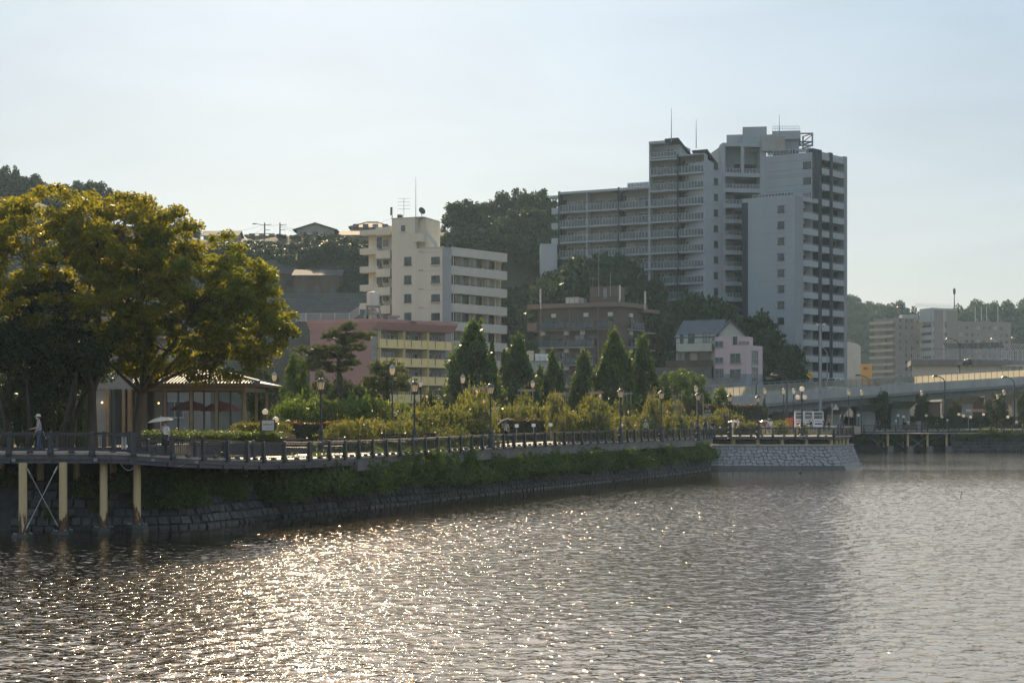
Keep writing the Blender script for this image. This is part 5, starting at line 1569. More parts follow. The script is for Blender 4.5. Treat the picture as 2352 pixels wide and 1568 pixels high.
def broad_tree(seed, trunk, r0, crowns, ncl, per, cr, flat, leaf, lm, wood='bark', limbs=7, extra=(), inner=.35, asp=.55, zmin=None, sub=False):
    """trunk: list of points; crowns: list of (centre, radii); returns part meshes in the tree's own frame"""
    rng = np.random.default_rng(seed); rg = random.Random(seed)
    cen = []
    for (c, r), k in zip(crowns, ncl):
        n_ = 0
        while n_ < k:
            q = rng.normal(size=3); q /= np.linalg.norm(q)
            q = q * (inner + (1 - inner) * rng.random() ** .45) * np.asarray(r) + np.asarray(c)
            if zmin is not None and q[2] < zmin + .12 * abs(q[0] - trunk[-1][0]) * 0: continue
            cen.append(q); n_ += 1
    for e in extra: cen.append(np.asarray(e))
    rad = cr * (0.65 + 0.7 * rng.random(len(cen)))
    L = clumps_to_leaves(rng, cen, rad, per, flat)
    wd = MB()
    tp = [Vector(p) for p in trunk]
    wd.tube(tp, [r0 * (1.25 if i == 0 else 1 - .35 * i / (len(tp) - 1)) for i in range(len(tp))], 10)
    fork = tp[-1]
    # limbs reach towards spread-out clumps, finer branches leave the limbs
    pick = [cen[i] for i in rng.permutation(len(cen))[:limbs]]
    nodes = [(fork, r0 * .5)]
    for q in pick:
        tgt = Vector(q) * .8 + fork * .2
        cp = curve_pts(fork - Vector((0, 0, r0)), tgt, .16, 6, rg)
        rr = [r0 * .55 * (1 - .8 * i / 6) for i in range(7)]
        wd.tube(cp, rr, 7)
        nodes += [(p, r) for p, r in zip(cp[1:], rr[1:])]
    for q in cen:
        qv = Vector(q)
        b = min(nodes, key=lambda t: (t[0] - qv).length + .5 * max(0, t[0].z - qv.z))
        rr = min(b[1] * .6, r0 * .16)
        cp = curve_pts(b[0], qv, .12, 3, rg)
        wd.tube(cp, [rr, rr * .75, rr * .5, rr * .2], 5)
    return [('trunk', wd.mesh('trunk', M[wood], smooth=True)), ('crown', leaf_mesh('crown', L, leaf, lm, rng, asp))]

# --- the two great golden trees at the left
def rel(d, y, dep, base, ddep=0.0):
    p = P(d, y, dep + ddep) - Vector(base)
    return (p.x, p.y, p.z)
b1 = Vector((px(211, 77), 77, 3.35)); b2 = Vector((px(313, 78), 78, 3.35))
g1 = broad_tree(1, [(0, 0, 0), (.02, 0, 1.2), (.0, 0, 2.6), (.05, 0, 3.4)], .28, [(rel(150, 650, 77, b1), (7.2, 5.6, 4.9)), (rel(300, 560, 77, b1), (3.6, 4.5, 2.7)), (rel(60, 610, 77, b1), (4.5, 4.5, 3.4))], [290, 110, 110], 150, .54, .6, .19, M['leaf_gold'], limbs=10, zmin=rel(0, 850, 77, b1)[2],
                extra=[rel(320, 455, 77, b1), rel(345, 465, 77, b1, 1), rel(395, 500, 77, b1), rel(408, 485, 77, b1), rel(300, 450, 77, b1), rel(150, 445, 77, b1), rel(70, 455, 77, b1), rel(210, 448, 77, b1, 1)])
plant('golden_tree', 'large golden green tree with a thick straight trunk left of the restaurant', 'tree', g1, b1, group='golden trees on the waterfront')
g2 = broad_tree(2, [(0, 0, 0), (.05, 0, 1.2), (.16, 0, 2.5), (.25, 0, 3.3)], .22, [(rel(420, 690, 78, b2), (5.2, 5.2, 3.9)), (rel(560, 740, 78, b2), (2.6, 3.4, 2.4)), (rel(520, 650, 78, b2), (2.4, 3.4, 2.0)), (rel(330, 790, 78, b2), (4.2, 4.5, 1.7))], [195, 80, 58, 74], 150, .52, .6, .19, M['leaf_gold'], limbs=11, zmin=rel(0, 872, 78, b2)[2],
                extra=[rel(672, 722, 78, b2), rel(655, 742, 78, b2), rel(676, 765, 78, b2), rel(640, 700, 78, b2), rel(600, 640, 78, b2), rel(585, 660, 78, b2, 1), rel(630, 760, 78, b2), rel(610, 800, 78, b2), rel(570, 850, 78, b2), rel(545, 865, 78, b2), rel(520, 860, 78, b2), rel(480, 868, 78, b2), rel(600, 830, 78, b2), rel(450, 870, 78, b2)])
plant('golden_tree', 'wide golden green tree with a leaning trunk spreading over the restaurant roof', 'tree', g2, b2, group='golden trees on the waterfront')
# a heavy side limb of the first tree
# --- dark evergreens at the far left
for k, (d, y, dep, rx, rz, lab) in enumerate(((15, 800, 75, 2.6, 4.0, 'dark evergreen tree at the far left picture edge behind the boardwalk'), (95, 790, 76.5, 2.7, 3.8, 'dark evergreen tree rising behind the walker in the cap'), (160, 820, 80, 2.1, 3.0, 'dark evergreen tree just left of the thick golden tree trunk'))):
    b = Vector((px(d, dep), dep, 3.3))
    t = broad_tree(30 + k, [(0, 0, 0), (.1, 0, 1.0), (-.1 + .2 * k, 0, 2.0)], .2, [(rel(d, y, dep, b), (rx, rx, rz))], [46], 300, .62, .8, .17, M['leaf_dark'], 'bark_dark', zmin=1.5, asp=.45)
    plant('evergreen_tree', lab, 'tree', t, b, group='dark evergreens behind the boardwalk')
for k, (d, dep) in enumerate(((140, 74), (158, 75), (60, 74), (5, 73))):
    b = Vector((px(d, dep), dep, 3.3))
    q = MB(); q.tube([(0, 0, 0), (.15, 0, 1.4), (.5 - .25 * k, .2, 3.2), (.8 - .4 * k, .3, 4.6)], [.13, .11, .09, .05], 7)
    rng = np.random.default_rng(60 + k)
    cl = [(.8 - .4 * k + rng.normal() * .8, rng.normal() * .6, 4.3 + rng.random() * 1.8) for _ in range(14)]
    L = clumps_to_leaves(rng, cl, np.full(14, .6), 170, .8)
    plant('evergreen_sapling', ('slanting thin trunked evergreen behind the railing, first from the thick trunk', 'slanting thin trunked evergreen behind the railing, second from the thick trunk', 'thin trunked evergreen close behind the walker in the cap', 'thin trunked evergreen at the left end of the boardwalk')[(1, 0, 2, 3)[k]], 'tree', [('trunk', q.mesh('trunk', M['bark_dark'])), ('crown', leaf_mesh('crown', L, .17, M['leaf_dark'], rng, .45))], b, group='thin evergreens behind the boardwalk')

for k, (d, yt, w, dep) in enumerate(((-20, 880, 90, 84), (40, 870, 80, 86), (85, 885, 70, 84), (125, 875, 70, 87), (165, 890, 56, 85), (188, 905, 40, 88))):
    me_ = dark_dome if k else None
    if k == 0:
        rg0 = np.random.default_rng(55)
        c0 = rg0.normal(size=(60, 3)) * np.array([.5, .5, .36]) + np.array([0, 0, .55]); c0[:, 2] = np.clip(c0[:, 2], .1, 1.0)
        tw0 = MB()
        for j in range(9): tw0.tube([(0, 0, 0), (.5 * math.cos(j * .7), .5 * math.sin(j * .7), .8)], [.03, .01], 4)
        dark_dome = me_ = [('stems', tw0.mesh('stems', M['bark_dark'])), ('foliage', leaf_mesh('foliage', clumps_to_leaves(rg0, c0, np.full(60, .22), 70, .8), .10, M['leaf_dark'], rg0, .5))]
    hh = pz(yt, dep) - 3.3; ww = w * dep / FPX / 2
    plant('evergreen_shrub', ('tall dark evergreen shrub at the left picture edge', 'tall dark evergreen shrub left of the walker in the cap', 'tall dark evergreen shrub behind the walker in the cap', 'tall dark evergreen shrub right of the walker in the cap', 'dark evergreen shrub left of the thick golden tree trunk', 'narrow dark evergreen shrub touching the thick golden tree trunk')[k], 'shrub', me_, (px(d, dep), dep, 3.3), k * 1.1, (ww, ww, hh), 'tall shrubs behind the boardwalk')
# --- conical trees along the road
def cone_tree(seed, H, R_, n, leaf, lm, gold=0.0):
    rng = np.random.default_rng(seed)
    h = rng.random(n) ** .82
    th = rng.random(n) * 6.283
    prof = np.where(h < .22, .62 + 1.7 * h, 1.0 - ((h - .22) / .78) ** 1.7 * .95)
    lump = 1 + .16 * np.sin(3 * th + 9 * h + seed) + .12 * np.sin(5 * th - 14 * h) + .10 * np.sin(23 * h + 2 * th)
    r = R_ * prof * lump * (.45 + .55 * rng.random(n) ** .4)
    C = np.stack([r * np.cos(th), r * np.sin(th), 1.1 + h * (H - 1.1) + .25 * rng.normal(size=n)], 1)
    spikes = []
    for k in range(16):                              # loose shoots break the outline
        hh = rng.random() ** .7; a = rng.random() * 6.283; pr = (1 - hh * .9) * R_
        b = np.array([pr * .85 * math.cos(a), pr * .85 * math.sin(a), 1.2 + hh * (H - 1.4)])
        for j in range(40): spikes.append(b + np.array([math.cos(a) * .45, math.sin(a) * .45, .8]) * rng.random() * .9 + rng.normal(size=3) * .1)
    C = np.concatenate([C, np.asarray(spikes)])
    for k in range(3):                               # side leaders make shoulders on the cone
        a = seed * 1.7 + k * 2.2; m_ = n // 9; hh = rng.random(m_); t2 = rng.random(m_) * 6.283
        top = H * (.50 + .13 * k); rr = R_ * .46 * (1 - hh ** 1.3) * (.4 + .6 * rng.random(m_))
        C = np.concatenate([C, np.stack([R_ * .72 * math.cos(a) + rr * np.cos(t2), R_ * .72 * math.sin(a) + rr * np.sin(t2), H * .25 + hh * (top - H * .12)], 1)])
    mi = ((C[:, 2] / H) + .12 * rng.normal(size=len(C)) > 1 - gold).astype(int) if gold else None
    wd = MB(); wd.tube([(0, 0, 0), (0, 0, H * .5), (0, 0, H * .92)], [.2, .12, .03], 7)
    for k in range(22):
        z = .12 * H + .75 * H * k / 22; a = k * 2.4; pr = R_ * .7 * (1 - .85 * k / 22)
        wd.tube([(0, 0, z), (pr * math.cos(a), pr * math.sin(a), z + pr * 1.2)], [.05, .012], 4)
    mats = [M[lm], M['leaf_bright']] if gold else [M[lm]]
    return [('trunk', wd.mesh('trunk', M['bark_dark'])), ('crown', leaf_mesh('crown', C, leaf, mats, rng, .75, (0, 0, 1), .3, mi))]
cone_v = [cone_tree(5, 8.0, 2.0, 9500, .24, 'leaf_ginkgo', .12), cone_tree(6, 8.0, 1.75, 9000, .24, 'leaf_ginkgo', .2), cone_tree(9, 8.0, 1.9, 9000, .24, 'leaf_ginkgo', .16)]
for k, (d, yt, w, dep, lab) in enumerate(((1077, 748, 104, 150, 'tall cone shaped tree in front of the cream apartment block'), (1181, 778, 80, 158, 'cone shaped tree between the cream and the brown apartment blocks'), (1273, 814, 60, 160, 'slim cone shaped tree beside the hanging laundry'), (1341, 811, 62, 165, 'slim cone shaped tree before the middle of the brown block'), (1407, 768, 86, 160, 'tall cone shaped tree with a golden tip before the brown block corner'), (1476, 779, 74, 166, 'cone shaped tree at the right end of the brown block'),
                                         (1236, 846, 44, 168, 'small dark cone shaped tree between the laundry house and its taller neighbour'), (1392, 850, 60, 172, 'low cone shaped tree tucked left of the golden tipped one'))):
    Ht = pz(yt, dep) - 3.3; sx = w * dep / FPX / 2 / 1.6
    ct = plant('cone_tree', lab, 'tree', cone_v[(k * 2 + k // 3) % 3], (px(d, dep), dep, 3.25), k * 1.9, (sx * (1 + .12 * math.sin(k * 2.3)), sx, Ht / 8.0), 'cone shaped trees along the park road')
    ct.rotation_euler = (.035 * math.sin(k * 1.7), .04 * math.cos(k * 2.9), k * 1.9)
# --- round headed trees
def round_tree(seed, rx, rz, zc, ncl, per, cr, leaf, lm, trunk_h=None, r0=.16, flat=.8, asp=.55, wood='bark_dark'):
    th = trunk_h if trunk_h is not None else zc - rz * .6
    return broad_tree(seed, [(0, 0, 0), (.03, .02, th * .5), (0, 0, th)], r0, [((0, 0, zc), (rx, rx, rz))], [ncl], per, cr, flat, leaf, M[lm], wood, 6, inner=.25, asp=asp)
dark_v = [round_tree(40, 2.4, 2.1, 3.0, 42, 190, .75, .24, 'leaf_hedge'), round_tree(41, 2.4, 2.3, 3.2, 42, 190, .75, .24, 'leaf_hedge')]
bright_v = round_tree(42, 2.3, 2.9, 3.6, 52, 210, .7, .22, 'leaf_bright')
for k, (d, yt, w, dep, lab, kind) in enumerate(((600, 812, 100, 128, 'broad dark tree behind the restaurant roof corner', 0), (680, 806, 74, 120, 'bright green tree right of the restaurant behind the sign', 2), (735, 838, 80, 128, 'dark round tree below the tall pine, left one', 1), (795, 846, 84, 126, 'dark round tree below the tall pine, right one', 0), (870, 862, 70, 134, 'dark round tree behind the second tall lamp', 1), (980, 886, 56, 142, 'clipped dark tree between the two middle tall lamps', 0),
                                                (1022, 893, 44, 140, 'low clipped dark tree left of the tall cone shaped tree', 1), (1126, 842, 50, 168, 'dark tree wedged between the first two cone shaped trees', 0), (1222, 866, 46, 150, 'dark tree right of the second cone shaped tree', 1), (1560, 842, 100, 185, 'broad feathery bush tree left of the elevated road', 2), (1596, 850, 76, 188, 'feathery bush tree touching the end of the elevated road', 2), (1525, 852, 60, 183, 'feathery bush tree below the blue roofed house', 2), (1655, 884, 60, 182, 'small wispy tree before the end of the elevated road', 2))):
    Ht = pz(yt, dep) - 3.3; sx = w * dep / FPX / 2 / 2.6
    hh = (5.3, 5.7, 6.8)[kind]
    plant('round_tree', lab, 'tree', [dark_v[0], dark_v[1], bright_v][kind], (px(d, dep), dep, 3.25), k * 2.1, (sx, sx, Ht / hh))
# --- pines with layered pads
def pine(seed, d0, dep, base_y, trunk, pads, pr, lab):
    rng = np.random.default_rng(seed); rg = random.Random(seed)
    b = Vector((px(d0, dep), dep, 3.25))
    wd = MB(); tp = [Vector((0, 0, 0))] + [Vector(rel(d, y, dep, b, o)) for d, y, o in trunk]
    wd.tube(tp, [.24 * (1 - .75 * i / (len(tp) - 1)) for i in range(len(tp))], 8)
    Cs, Ax = [], []
    for d, y, o in pads:
        c = Vector(rel(d, y, dep, b, o))
        n_ = min(tp[1:], key=lambda t: (t - c).length + max(0, t.z - c.z))
        cp = curve_pts(n_, c - Vector((0, 0, .1)), .2, 4, rg); wd.tube(cp, [.075, .06, .045, .03, .015], 5)
        for k in range(22):
            cc = np.array(c) + rng.normal(size=3) * np.array([pr * .55, pr * .55, pr * .22])
            q = rng.normal(size=(46, 3)); q /= np.linalg.norm(q, axis=1)[:, None]; q[:, 2] = np.abs(q[:, 2]) * .8 + .1
            Cs.append(cc + q * .17); Ax.append(q)
    C, A = np.concatenate(Cs), np.concatenate(Ax)
    me = leaf_mesh('needles', C, .3, M['leaf_pine'], rng, .10, A, .85)
    return plant('pine_tree', lab, 'tree', [('trunk', wd.mesh('trunk', M['bark_dark'], smooth=True)), ('needles', me)], b)
Q = lambda z, o=0: [(574.2 + a * .24424, 746.5 + c * .24424, o_) for a, c, o_ in z]
pine(70, 790, 118, 930, Q([(850, 520, 0), (830, 400, 0), (835, 300, 0), (885, 190, 0), (900, 80, 0)]),
     Q([(905, 40, 0), (930, 20, .2), (800, 95, -.4), (745, 105, .2), (860, 120, .8), (1040, 105, -.2), (1100, 100, .2), (960, 130, -.8), (880, 165, .5), (1010, 210, .2), (960, 235, -.5), (700, 225, -.6), (790, 215, .6), (620, 250, .1), (500, 235, -.3), (560, 265, .5), (640, 310, -.4), (740, 300, .7), (860, 270, -.8), (930, 300, .3), (560, 350, .4), (690, 380, -.4), (780, 420, .5), (900, 370, -.7), (960, 360, .2), (620, 400, .2), (860, 430, .6)]), .62, 'tall dark pine with layered branches before the pink wall')
pine(71, 892, 126, 930, Q([(1300, 700, 0), (1290, 600, 0), (1300, 500, 0), (1320, 420, 0)]),
     Q([(1335, 370, 0), (1250, 395, .3), (1180, 390, -.2), (1200, 450, .3), (1380, 430, -.2), (1430, 500, .2), (1300, 470, -.6), (1120, 510, .1), (1180, 550, -.5), (1260, 540, .5), (1350, 540, -.4), (1450, 570, .2), (1400, 600, -.3), (1100, 580, .3), (1230, 620, -.4), (1320, 620, .4), (1080, 640, .2), (1160, 660, .1)]), .7, 'second lower pine standing left of the yellow balconies')

# --- hill woods: crowns shared between trees of a kind
hill_v = [broad_tree(80 + k, [(0, 0, 0), (.2, 0, 1.6), (0, .2, 3.2)], .28, [((0, 0, 6.0), (4.2, 4.2, 3.2)), ((1.6, -.6, 7.4), (2.4, 2.4, 2.0)), ((-2.0, .5, 4.8), (2.2, 2.2, 1.8))], [34, 12, 10], 105, 1.15, .75, .5, M['leaf_hill'], 'bark_dark', 6, inner=.3, asp=.7) for k in range(4)]
hr = random.Random(17); n_hill = 0
def hill_tree(d, dep, top_y=None, w=None, label='', group='', name='hillside_tree', sc_=None, zb=None, wmul=1.0):
    x = px(d, dep); z = (hill_z(x, dep) if zb is None else zb) - .5
    if top_y is not None: s = max(.25, (pz(top_y, dep) - z) / 9.4)
    else: s = sc_
    ws = s * wmul if w is None else max(w * dep / FPX / 2 / 4.4, .72 * s)
    plant(name, label, 'tree', hill_v[hr.randrange(4)], (x, dep, z), hr.random() * 6.28, (ws, ws, s), group)
SK = [(-40, 375, 60), (0, 388, 50), (14, 380, 26), (40, 402, 60), (70, 400, 60), (100, 415, 55), (140, 425, 40), (165, 414, 55), (190, 420, 40), (218, 413, 55), (240, 432, 36), (262, 442, 22), (288, 440, 34), (305, 452, 40), (340, 470, 50), (380, 490, 50), (415, 500, 44), (440, 512, 36), (30, 430, 80), (120, 450, 80), (220, 455, 90), (320, 490, 80), (428, 535, 40)]
for k, (d, y, w) in enumerate(SK):
    hill_tree(d, 338 + (k % 3) * 5, y, w, 'hazy tree on the ridge skyline above the golden trees', 'ridge trees at the upper left')
for k, (d, y, w, dep) in enumerate(((1062, 478, 60, 325), (1090, 476, 66, 330), (1062, 520, 56, 318), (1120, 462, 56, 332), (1150, 440, 60, 333), (1182, 432, 70, 336), (1210, 445, 60, 330), (1240, 432, 44, 338), (1252, 452, 30, 336), (1130, 500, 80, 322), (1190, 490, 90, 326), (1235, 485, 60, 328), (1262, 492, 36, 330), (1090, 530, 70, 315), (1270, 496, 20, 345), (1045, 545, 40, 316))):
    hill_tree(d, dep, y, w, 'dark tree crowning the wooded rise between the cream block and the tower' if d > 1000 else 'dark tree behind the ridge house roofs', 'dark trees on the wooded rise' if d > 1000 else 'trees behind the ridge houses')
def fill(d0, d1, y0, y1, dep0, dep1, n, s0, s1, label, group):
    for k in range(n):
        t = (k + hr.random()) / n
        dep = dep0 + (dep1 - dep0) * hr.random()
        hill_tree(d0 + (d1 - d0) * hr.random(), dep, None, None, label, group, sc_=s0 + (s1 - s0) * hr.random(), wmul=1.15)
fill(1040, 1300, 0, 0, 262, 318, 60, .55, .95, 'dark tree on the wooded slope between the cream and the brown apartment blocks', 'slope trees left of the brown block')
for r, (dep, s_) in enumerate(((323, .16), (317, .26), (309, .46), (301, .5), (292, .5))):
    for k in range(20):
        d = 500 + 21 * k + hr.uniform(-8, 8)
        if 592 < d < 792 and r > 2: continue
        hill_tree(d, dep + hr.uniform(-2, 2), None, None, 'grey green tree on the slope below the ridge houses', 'slope trees below the ridge houses', sc_=s_ * hr.uniform(.85, 1.15), wmul=1.7)
fill(792, 905, 0, 0, 290, 306, 16, .4, .6, 'dark tree on the slope behind the cream block access balconies', 'slope trees behind the cream block')
fill(1280, 1500, 0, 0, 262, 279, 18, .5, .8, 'dark tree on the slope below the tower balconies', 'slope trees under the tower')
for d, y, w, dep in ((1330, 590, 60, 274), (1370, 586, 66, 276), (1405, 600, 56, 273), (1350, 640, 80, 270), (1420, 640, 50, 272), (1440, 680, 50, 268), (1290, 640, 60, 270)):
    hill_tree(d, dep, y, w, 'dark leafy tree standing in front of the tower lower left balconies', 'trees before the tower wing')
for d, y, w, dep in ((1490, 690, 60, 266), (1530, 686, 60, 268), (1580, 684, 66, 270), (1620, 680, 60, 271), (1650, 690, 50, 272), (1690, 700, 54, 266), (1715, 725, 50, 262), (1725, 760, 50, 258), (1770, 770, 60, 254), (1790, 795, 60, 254), (1805, 830, 50, 252), (1750, 800, 70, 252), (1540, 730, 90, 262), (1600, 740, 90, 262), (1480, 740, 60, 262)):
    hill_tree(d, dep, y, w, 'dark tree growing around the foot of the tower', 'trees at the foot of the tower', zb=3.3 if d > 1660 else None)
for k in range(10):                                   # pale flowering tops of the scrub
    pass
for k in range(60):
    d = 1930 + hr.random() * 460; dep = 745 + hr.random() * 70
    hill_tree(d, dep, None, None, 'hazy tree on the distant wooded hill at the right', 'distant hill trees', sc_=1.15 + hr.random() * .7, zb=far_hill_z(px(d, dep), dep) - 2, wmul=1.15)
for d, y, w in ((2030, 702, 44), (2052, 694, 60), (2072, 704, 40), (1960, 722, 40), (1985, 716, 44), (2225, 700, 60), (2262, 688, 70), (2288, 690, 44), (2320, 696, 60), (2350, 700, 50)):
    hill_tree(d, 765, y, w, 'hazy rounded tree on the distant hilltop skyline', 'distant skyline trees', zb=far_hill_z(px(d, 765), 765) - 3)

# --- bushes of the rose garden
def dome(seed, r, h, n, leaf, lm, asp=.55, blossoms=0, arch=0):
    rng = np.random.default_rng(seed)
    q = rng.normal(size=(n, 3)); q /= np.linalg.norm(q, axis=1)[:, None]; q[:, 2] = np.abs(q[:, 2])
    lump = 1 + .22 * np.sin(4 * q[:, 0] * 3 + seed) + .18 * np.sin(5 * q[:, 1] * 3 + 2 * seed) + .15 * rng.normal(size=n)
    q *= (lump * (.35 + .65 * rng.random(n) ** .45))[:, None] * np.array([r, r, h])
    for k in range(arch):                             # arching shoots
        a = rng.random() * 6.283; m_ = int(n * .02)
        t = rng.random(m_)[:, None]
        e = np.array([math.cos(a), math.sin(a), 0]) * r * (1.1 + .4 * rng.random())
        pth = e * t + np.array([0, 0, 1.0]) * (h * (.7 + 1.3 * t - 1.25 * t * t)) + rng.normal(size=(m_, 3)) * .05
        q = np.concatenate([q, pth])
    mi = np.zeros(len(q), int)
    if blossoms:
        ix = rng.permutation(len(q))[:blossoms]; mi[ix] = 1
    wd = MB()
    for k in range(7):
        a = k * .9; wd.tube([(0, 0, 0), (r * .4 * math.cos(a), r * .4 * math.sin(a), h * .6)], [.03, .01], 4)
    return [('stems', wd.mesh('stems', M['bark_dark'])), ('foliage', leaf_mesh('foliage', q, leaf, [M[lm], M['leaf_blossom']], rng, asp, mi=mi))]
rose_v = [dome(100 + k, 1.0, 1.0, 2300, .14, 'leaf_rose', blossoms=55, arch=8) for k in range(4)]
pale_v = [dome(110 + k, 1.0, 1.0, 2200, .13, ('leaf_bright', 'leaf_rose')[k % 2], .5, arch=16) for k in range(3)]
gr = random.Random(9)
def depth_ground(y, z=3.25): return (EYE - z) * FPX / (y - HY)
BUSH = []
for d, yt, w, dep in ((705, 920, 110, 108), (745, 926, 90, 110), (790, 922, 90, 112), (835, 921, 100, 108), (880, 930, 80, 110), (665, 935, 70, 106), (915, 935, 60, 112)):
    BUSH.append((d, yt, w, dep, 1))
for d, yt, w, dep in ((760, 992, 60, 90), (790, 975, 70, 91), (830, 968, 90, 92), (870, 975, 70, 94), (900, 985, 60, 94), (925, 970, 70, 96), (958, 950, 84, 99), (985, 935, 90, 102), (1010, 945, 80, 103), (1045, 950, 80, 104), (1075, 935, 84, 106), (1100, 925, 80, 107), (1045, 985, 60, 100), (985, 988, 60, 97), (1090, 970, 70, 104), (1115, 950, 60, 110), (1015, 985, 60, 99), (940, 992, 50, 95)):
    BUSH.append((d, yt, w, dep, 0))
for d, yt, w, dep in ((1090, 903, 50, 112), (1105, 908, 50, 113), (1070, 915, 44, 110), (1150, 940, 60, 130), (1180, 938, 60, 132), (1210, 935, 60, 134), (1240, 938, 56, 132), (1205, 915, 40, 138), (1275, 912, 36, 124), (1285, 935, 50, 124), (1300, 950, 50, 120), (1330, 955, 60, 121), (1358, 916, 44, 125), (1375, 930, 60, 124), (1350, 945, 60, 122), (1390, 950, 50, 127), (1410, 960, 50, 133), (1440, 958, 50, 136), (1470, 955, 50, 140), (1500, 918, 34, 142), (1500, 945, 50, 142), (1530, 957, 50, 144), (1560, 958, 50, 150), (1585, 958, 50, 156), (1430, 925, 44, 150), (1545, 925, 44, 170)):
    BUSH.append((d, yt, w, dep, 0))
for d, yt, w, dep in ((1610, 958, 40, 165), (1640, 957, 40, 170), (1660, 942, 34, 172), (1685, 955, 40, 172), (1715, 970, 40, 170), (1735, 972, 30, 170), (1792, 968, 40, 178), (1845, 976, 24, 176)):
    BUSH.append((d, yt, w, dep, 0))
for k, (d, yt, w, dep, kind) in enumerate(BUSH):
    z = gz(px(d, dep), dep) - .05
    h = pz(yt, dep) - z; r = w * dep / FPX / 2 * 1.05
    if kind: plant('arching_shrub', 'pale arching shrub in the bed behind the long clipped hedge', 'shrub', pale_v[k % 3], (px(d, dep), dep, z), k * 1.7, (r, r, h / 1.05), 'arching shrubs of the garden')
    else: plant('rose_bush', 'rose bush with pale flowers in the garden beds beside the promenade' if d < 1600 else 'rose bush in the far beds behind the viewing deck', 'bush', rose_v[k % 4], (px(d, dep), dep, z), k * 1.7, (r, r, h / 1.05), 'rose bushes along the promenade' if d < 1600 else 'rose bushes behind the viewing deck')
# --- hedges
def hedge(label, d0, d1, yt, dep, thick, red=False, zb=None, dep1=None, sparse=1.0):
    dep1 = dep1 or dep
    a, b = Vector((px(d0, dep), dep, 0)), Vector((px(d1, dep1), dep1, 0))
    zb = zb if zb is not None else 3.2
    h = pz(yt, dep) - zb
    rng = np.random.default_rng(int(d0)); L_ = (b - a).length
    n = int((L_ * h * 2 + L_ * thick * 1.5) * 130 * (90 / dep) ** .8 * sparse)
    u = rng.random(n); v = rng.random(n); w = rng.random(n); f = rng.random(n)
    face = rng.random(n)
    wd_ = np.where(face < .55, .0 + .12 * rng.random(n), w); hh = np.where(face > .7, 1 - .08 * rng.random(n), v)
    t = (b - a).normalized(); s = Vector((-t.y, t.x, 0))
    C = np.outer(u * L_, t) + np.outer(wd_ * thick, s) + np.outer(hh * h, (0, 0, 1)) + rng.normal(size=(n, 3)) * .05
    C[:, 2] += .05 * np.sin(u * L_ * 2.3)
    mi = ((hh > .9) & (f < .5)).astype(int) if red else None
    base = Vector((a.x, a.y, zb))
    tt = thing('hedge', label, 'hedge', base)
    link_local('foliage', leaf_mesh('foliage', C, .12 * (dep / 95) ** .7, [M['leaf_hedge'], M['leaf_hedge_red']] if red else [M['leaf_hedge']], rng, .6, mi=mi), tt)
    q = MB(); 
    e, f_ = s * .12, s * (thick - .05)
    q.hexa([e, t * L_ + e, t * L_ + f_, f_] + [p + Vector((0, 0, h - .1)) for p in (e, t * L_ + e, t * L_ + f_, f_)])
    local('twigs', q, M['hill_soil'], tt)
hedge('long clipped hedge with reddish top beside the restaurant sign', 648, 806, 969, 94, 1.3, True, 3.1)
hedge('low clipped hedge with reddish top behind the man with a dark umbrella', 1128, 1278, 963, 126, 1.2, True)
hedge('clipped reddish hedge behind the bench people', 1290, 1560, 960, 150, 1.2, True)
hedge('tall dark clipped hedge left of the vending machines', 1564, 1752, 930, 180, 1.6, True, 3.3)
hedge('dark hedge between the vending machines and the elevated road', 1895, 2060, 957, 262, 1.5, False, 3.3)
hedge('long dark hedge bordering the far lawn', 2055, 2200, 956, 258, 1.5, False, 3.3)
hedge('dark hedge at the right picture edge behind the lawn', 2195, 2400, 957, 263, 1.5, False, 3.3)
# --- shrubs and long grass hanging over the sea wall
def grassy(seed, r, h, n, ln, lm):
    rng = np.random.default_rng(seed)
    a = rng.random(n) * 6.283; e = .3 + 1.1 * rng.random(n)
    t = rng.random(n)
    R0 = r * t
    C = np.stack([np.cos(a) * R0, np.sin(a) * R0, h * (.25 + 1.0 * t * np.cos(e * .3) - .95 * t * t * e * .7)], 1)
    ax = np.stack([np.cos(a), np.sin(a), 1.1 - 1.9 * t * e], 1)
    return [('blades', leaf_mesh('blades', C + rng.normal(size=(n, 3)) * .08, ln, M[lm], rng, .055, ax, .9))]
wall_v = [dome(130 + k, 1.0, 1.0, 1700, .17, 'leaf_wall', .5, arch=3) for k in range(4)]
grass_v = [grassy(140 + k, 1.0, 1.2, 1500, .55, 'leaf_wall') for k in range(3)]
wr = random.Random(4)
for i in range(130):
    t = i / 129
    d = 335 + (1640 - 335) * t ** 1.0
    # follow the wall top
    j = min(range(len(WC)), key=lambda q: abs(WC[q].x * FPX / WC[q].y + CX - d))
    p, n = WC[j], WN[j]
    s = wr.uniform(.8, 1.25) * (0.75 if d < 640 else 1.0)
    off = wr.uniform(-.25, .5) if d > 640 else wr.uniform(.5, 1.9)
    x, y = p.x + n.x * off + wr.uniform(-.3, .3), p.y + n.y * off
    zb = (1.0 + wr.uniform(-.15, .5)) if d > 640 else .55 + off * .7
    hh = s * 1.25
    if d > 640: hh = wr.uniform(1.1, 1.75) if d < 1060 else wr.uniform(.8, 1.4)
    if (880 < d < 1010 and i % 3) or i % 9 == 0: plant('grass_tuft', 'long drooping grass tuft growing out of the sea wall top', 'grass tuft', grass_v[i % 3], (x, y, zb + .3), i * 1.3, (s, s, hh * .9), 'grass tufts on the sea wall')
    else: plant('wall_shrub', 'green shrub growing out of the sea wall top', 'shrub', wall_v[i % 4], (x, y, zb), i * 1.3, (s * 1.1, s * .9, hh), 'shrubs on the sea wall')
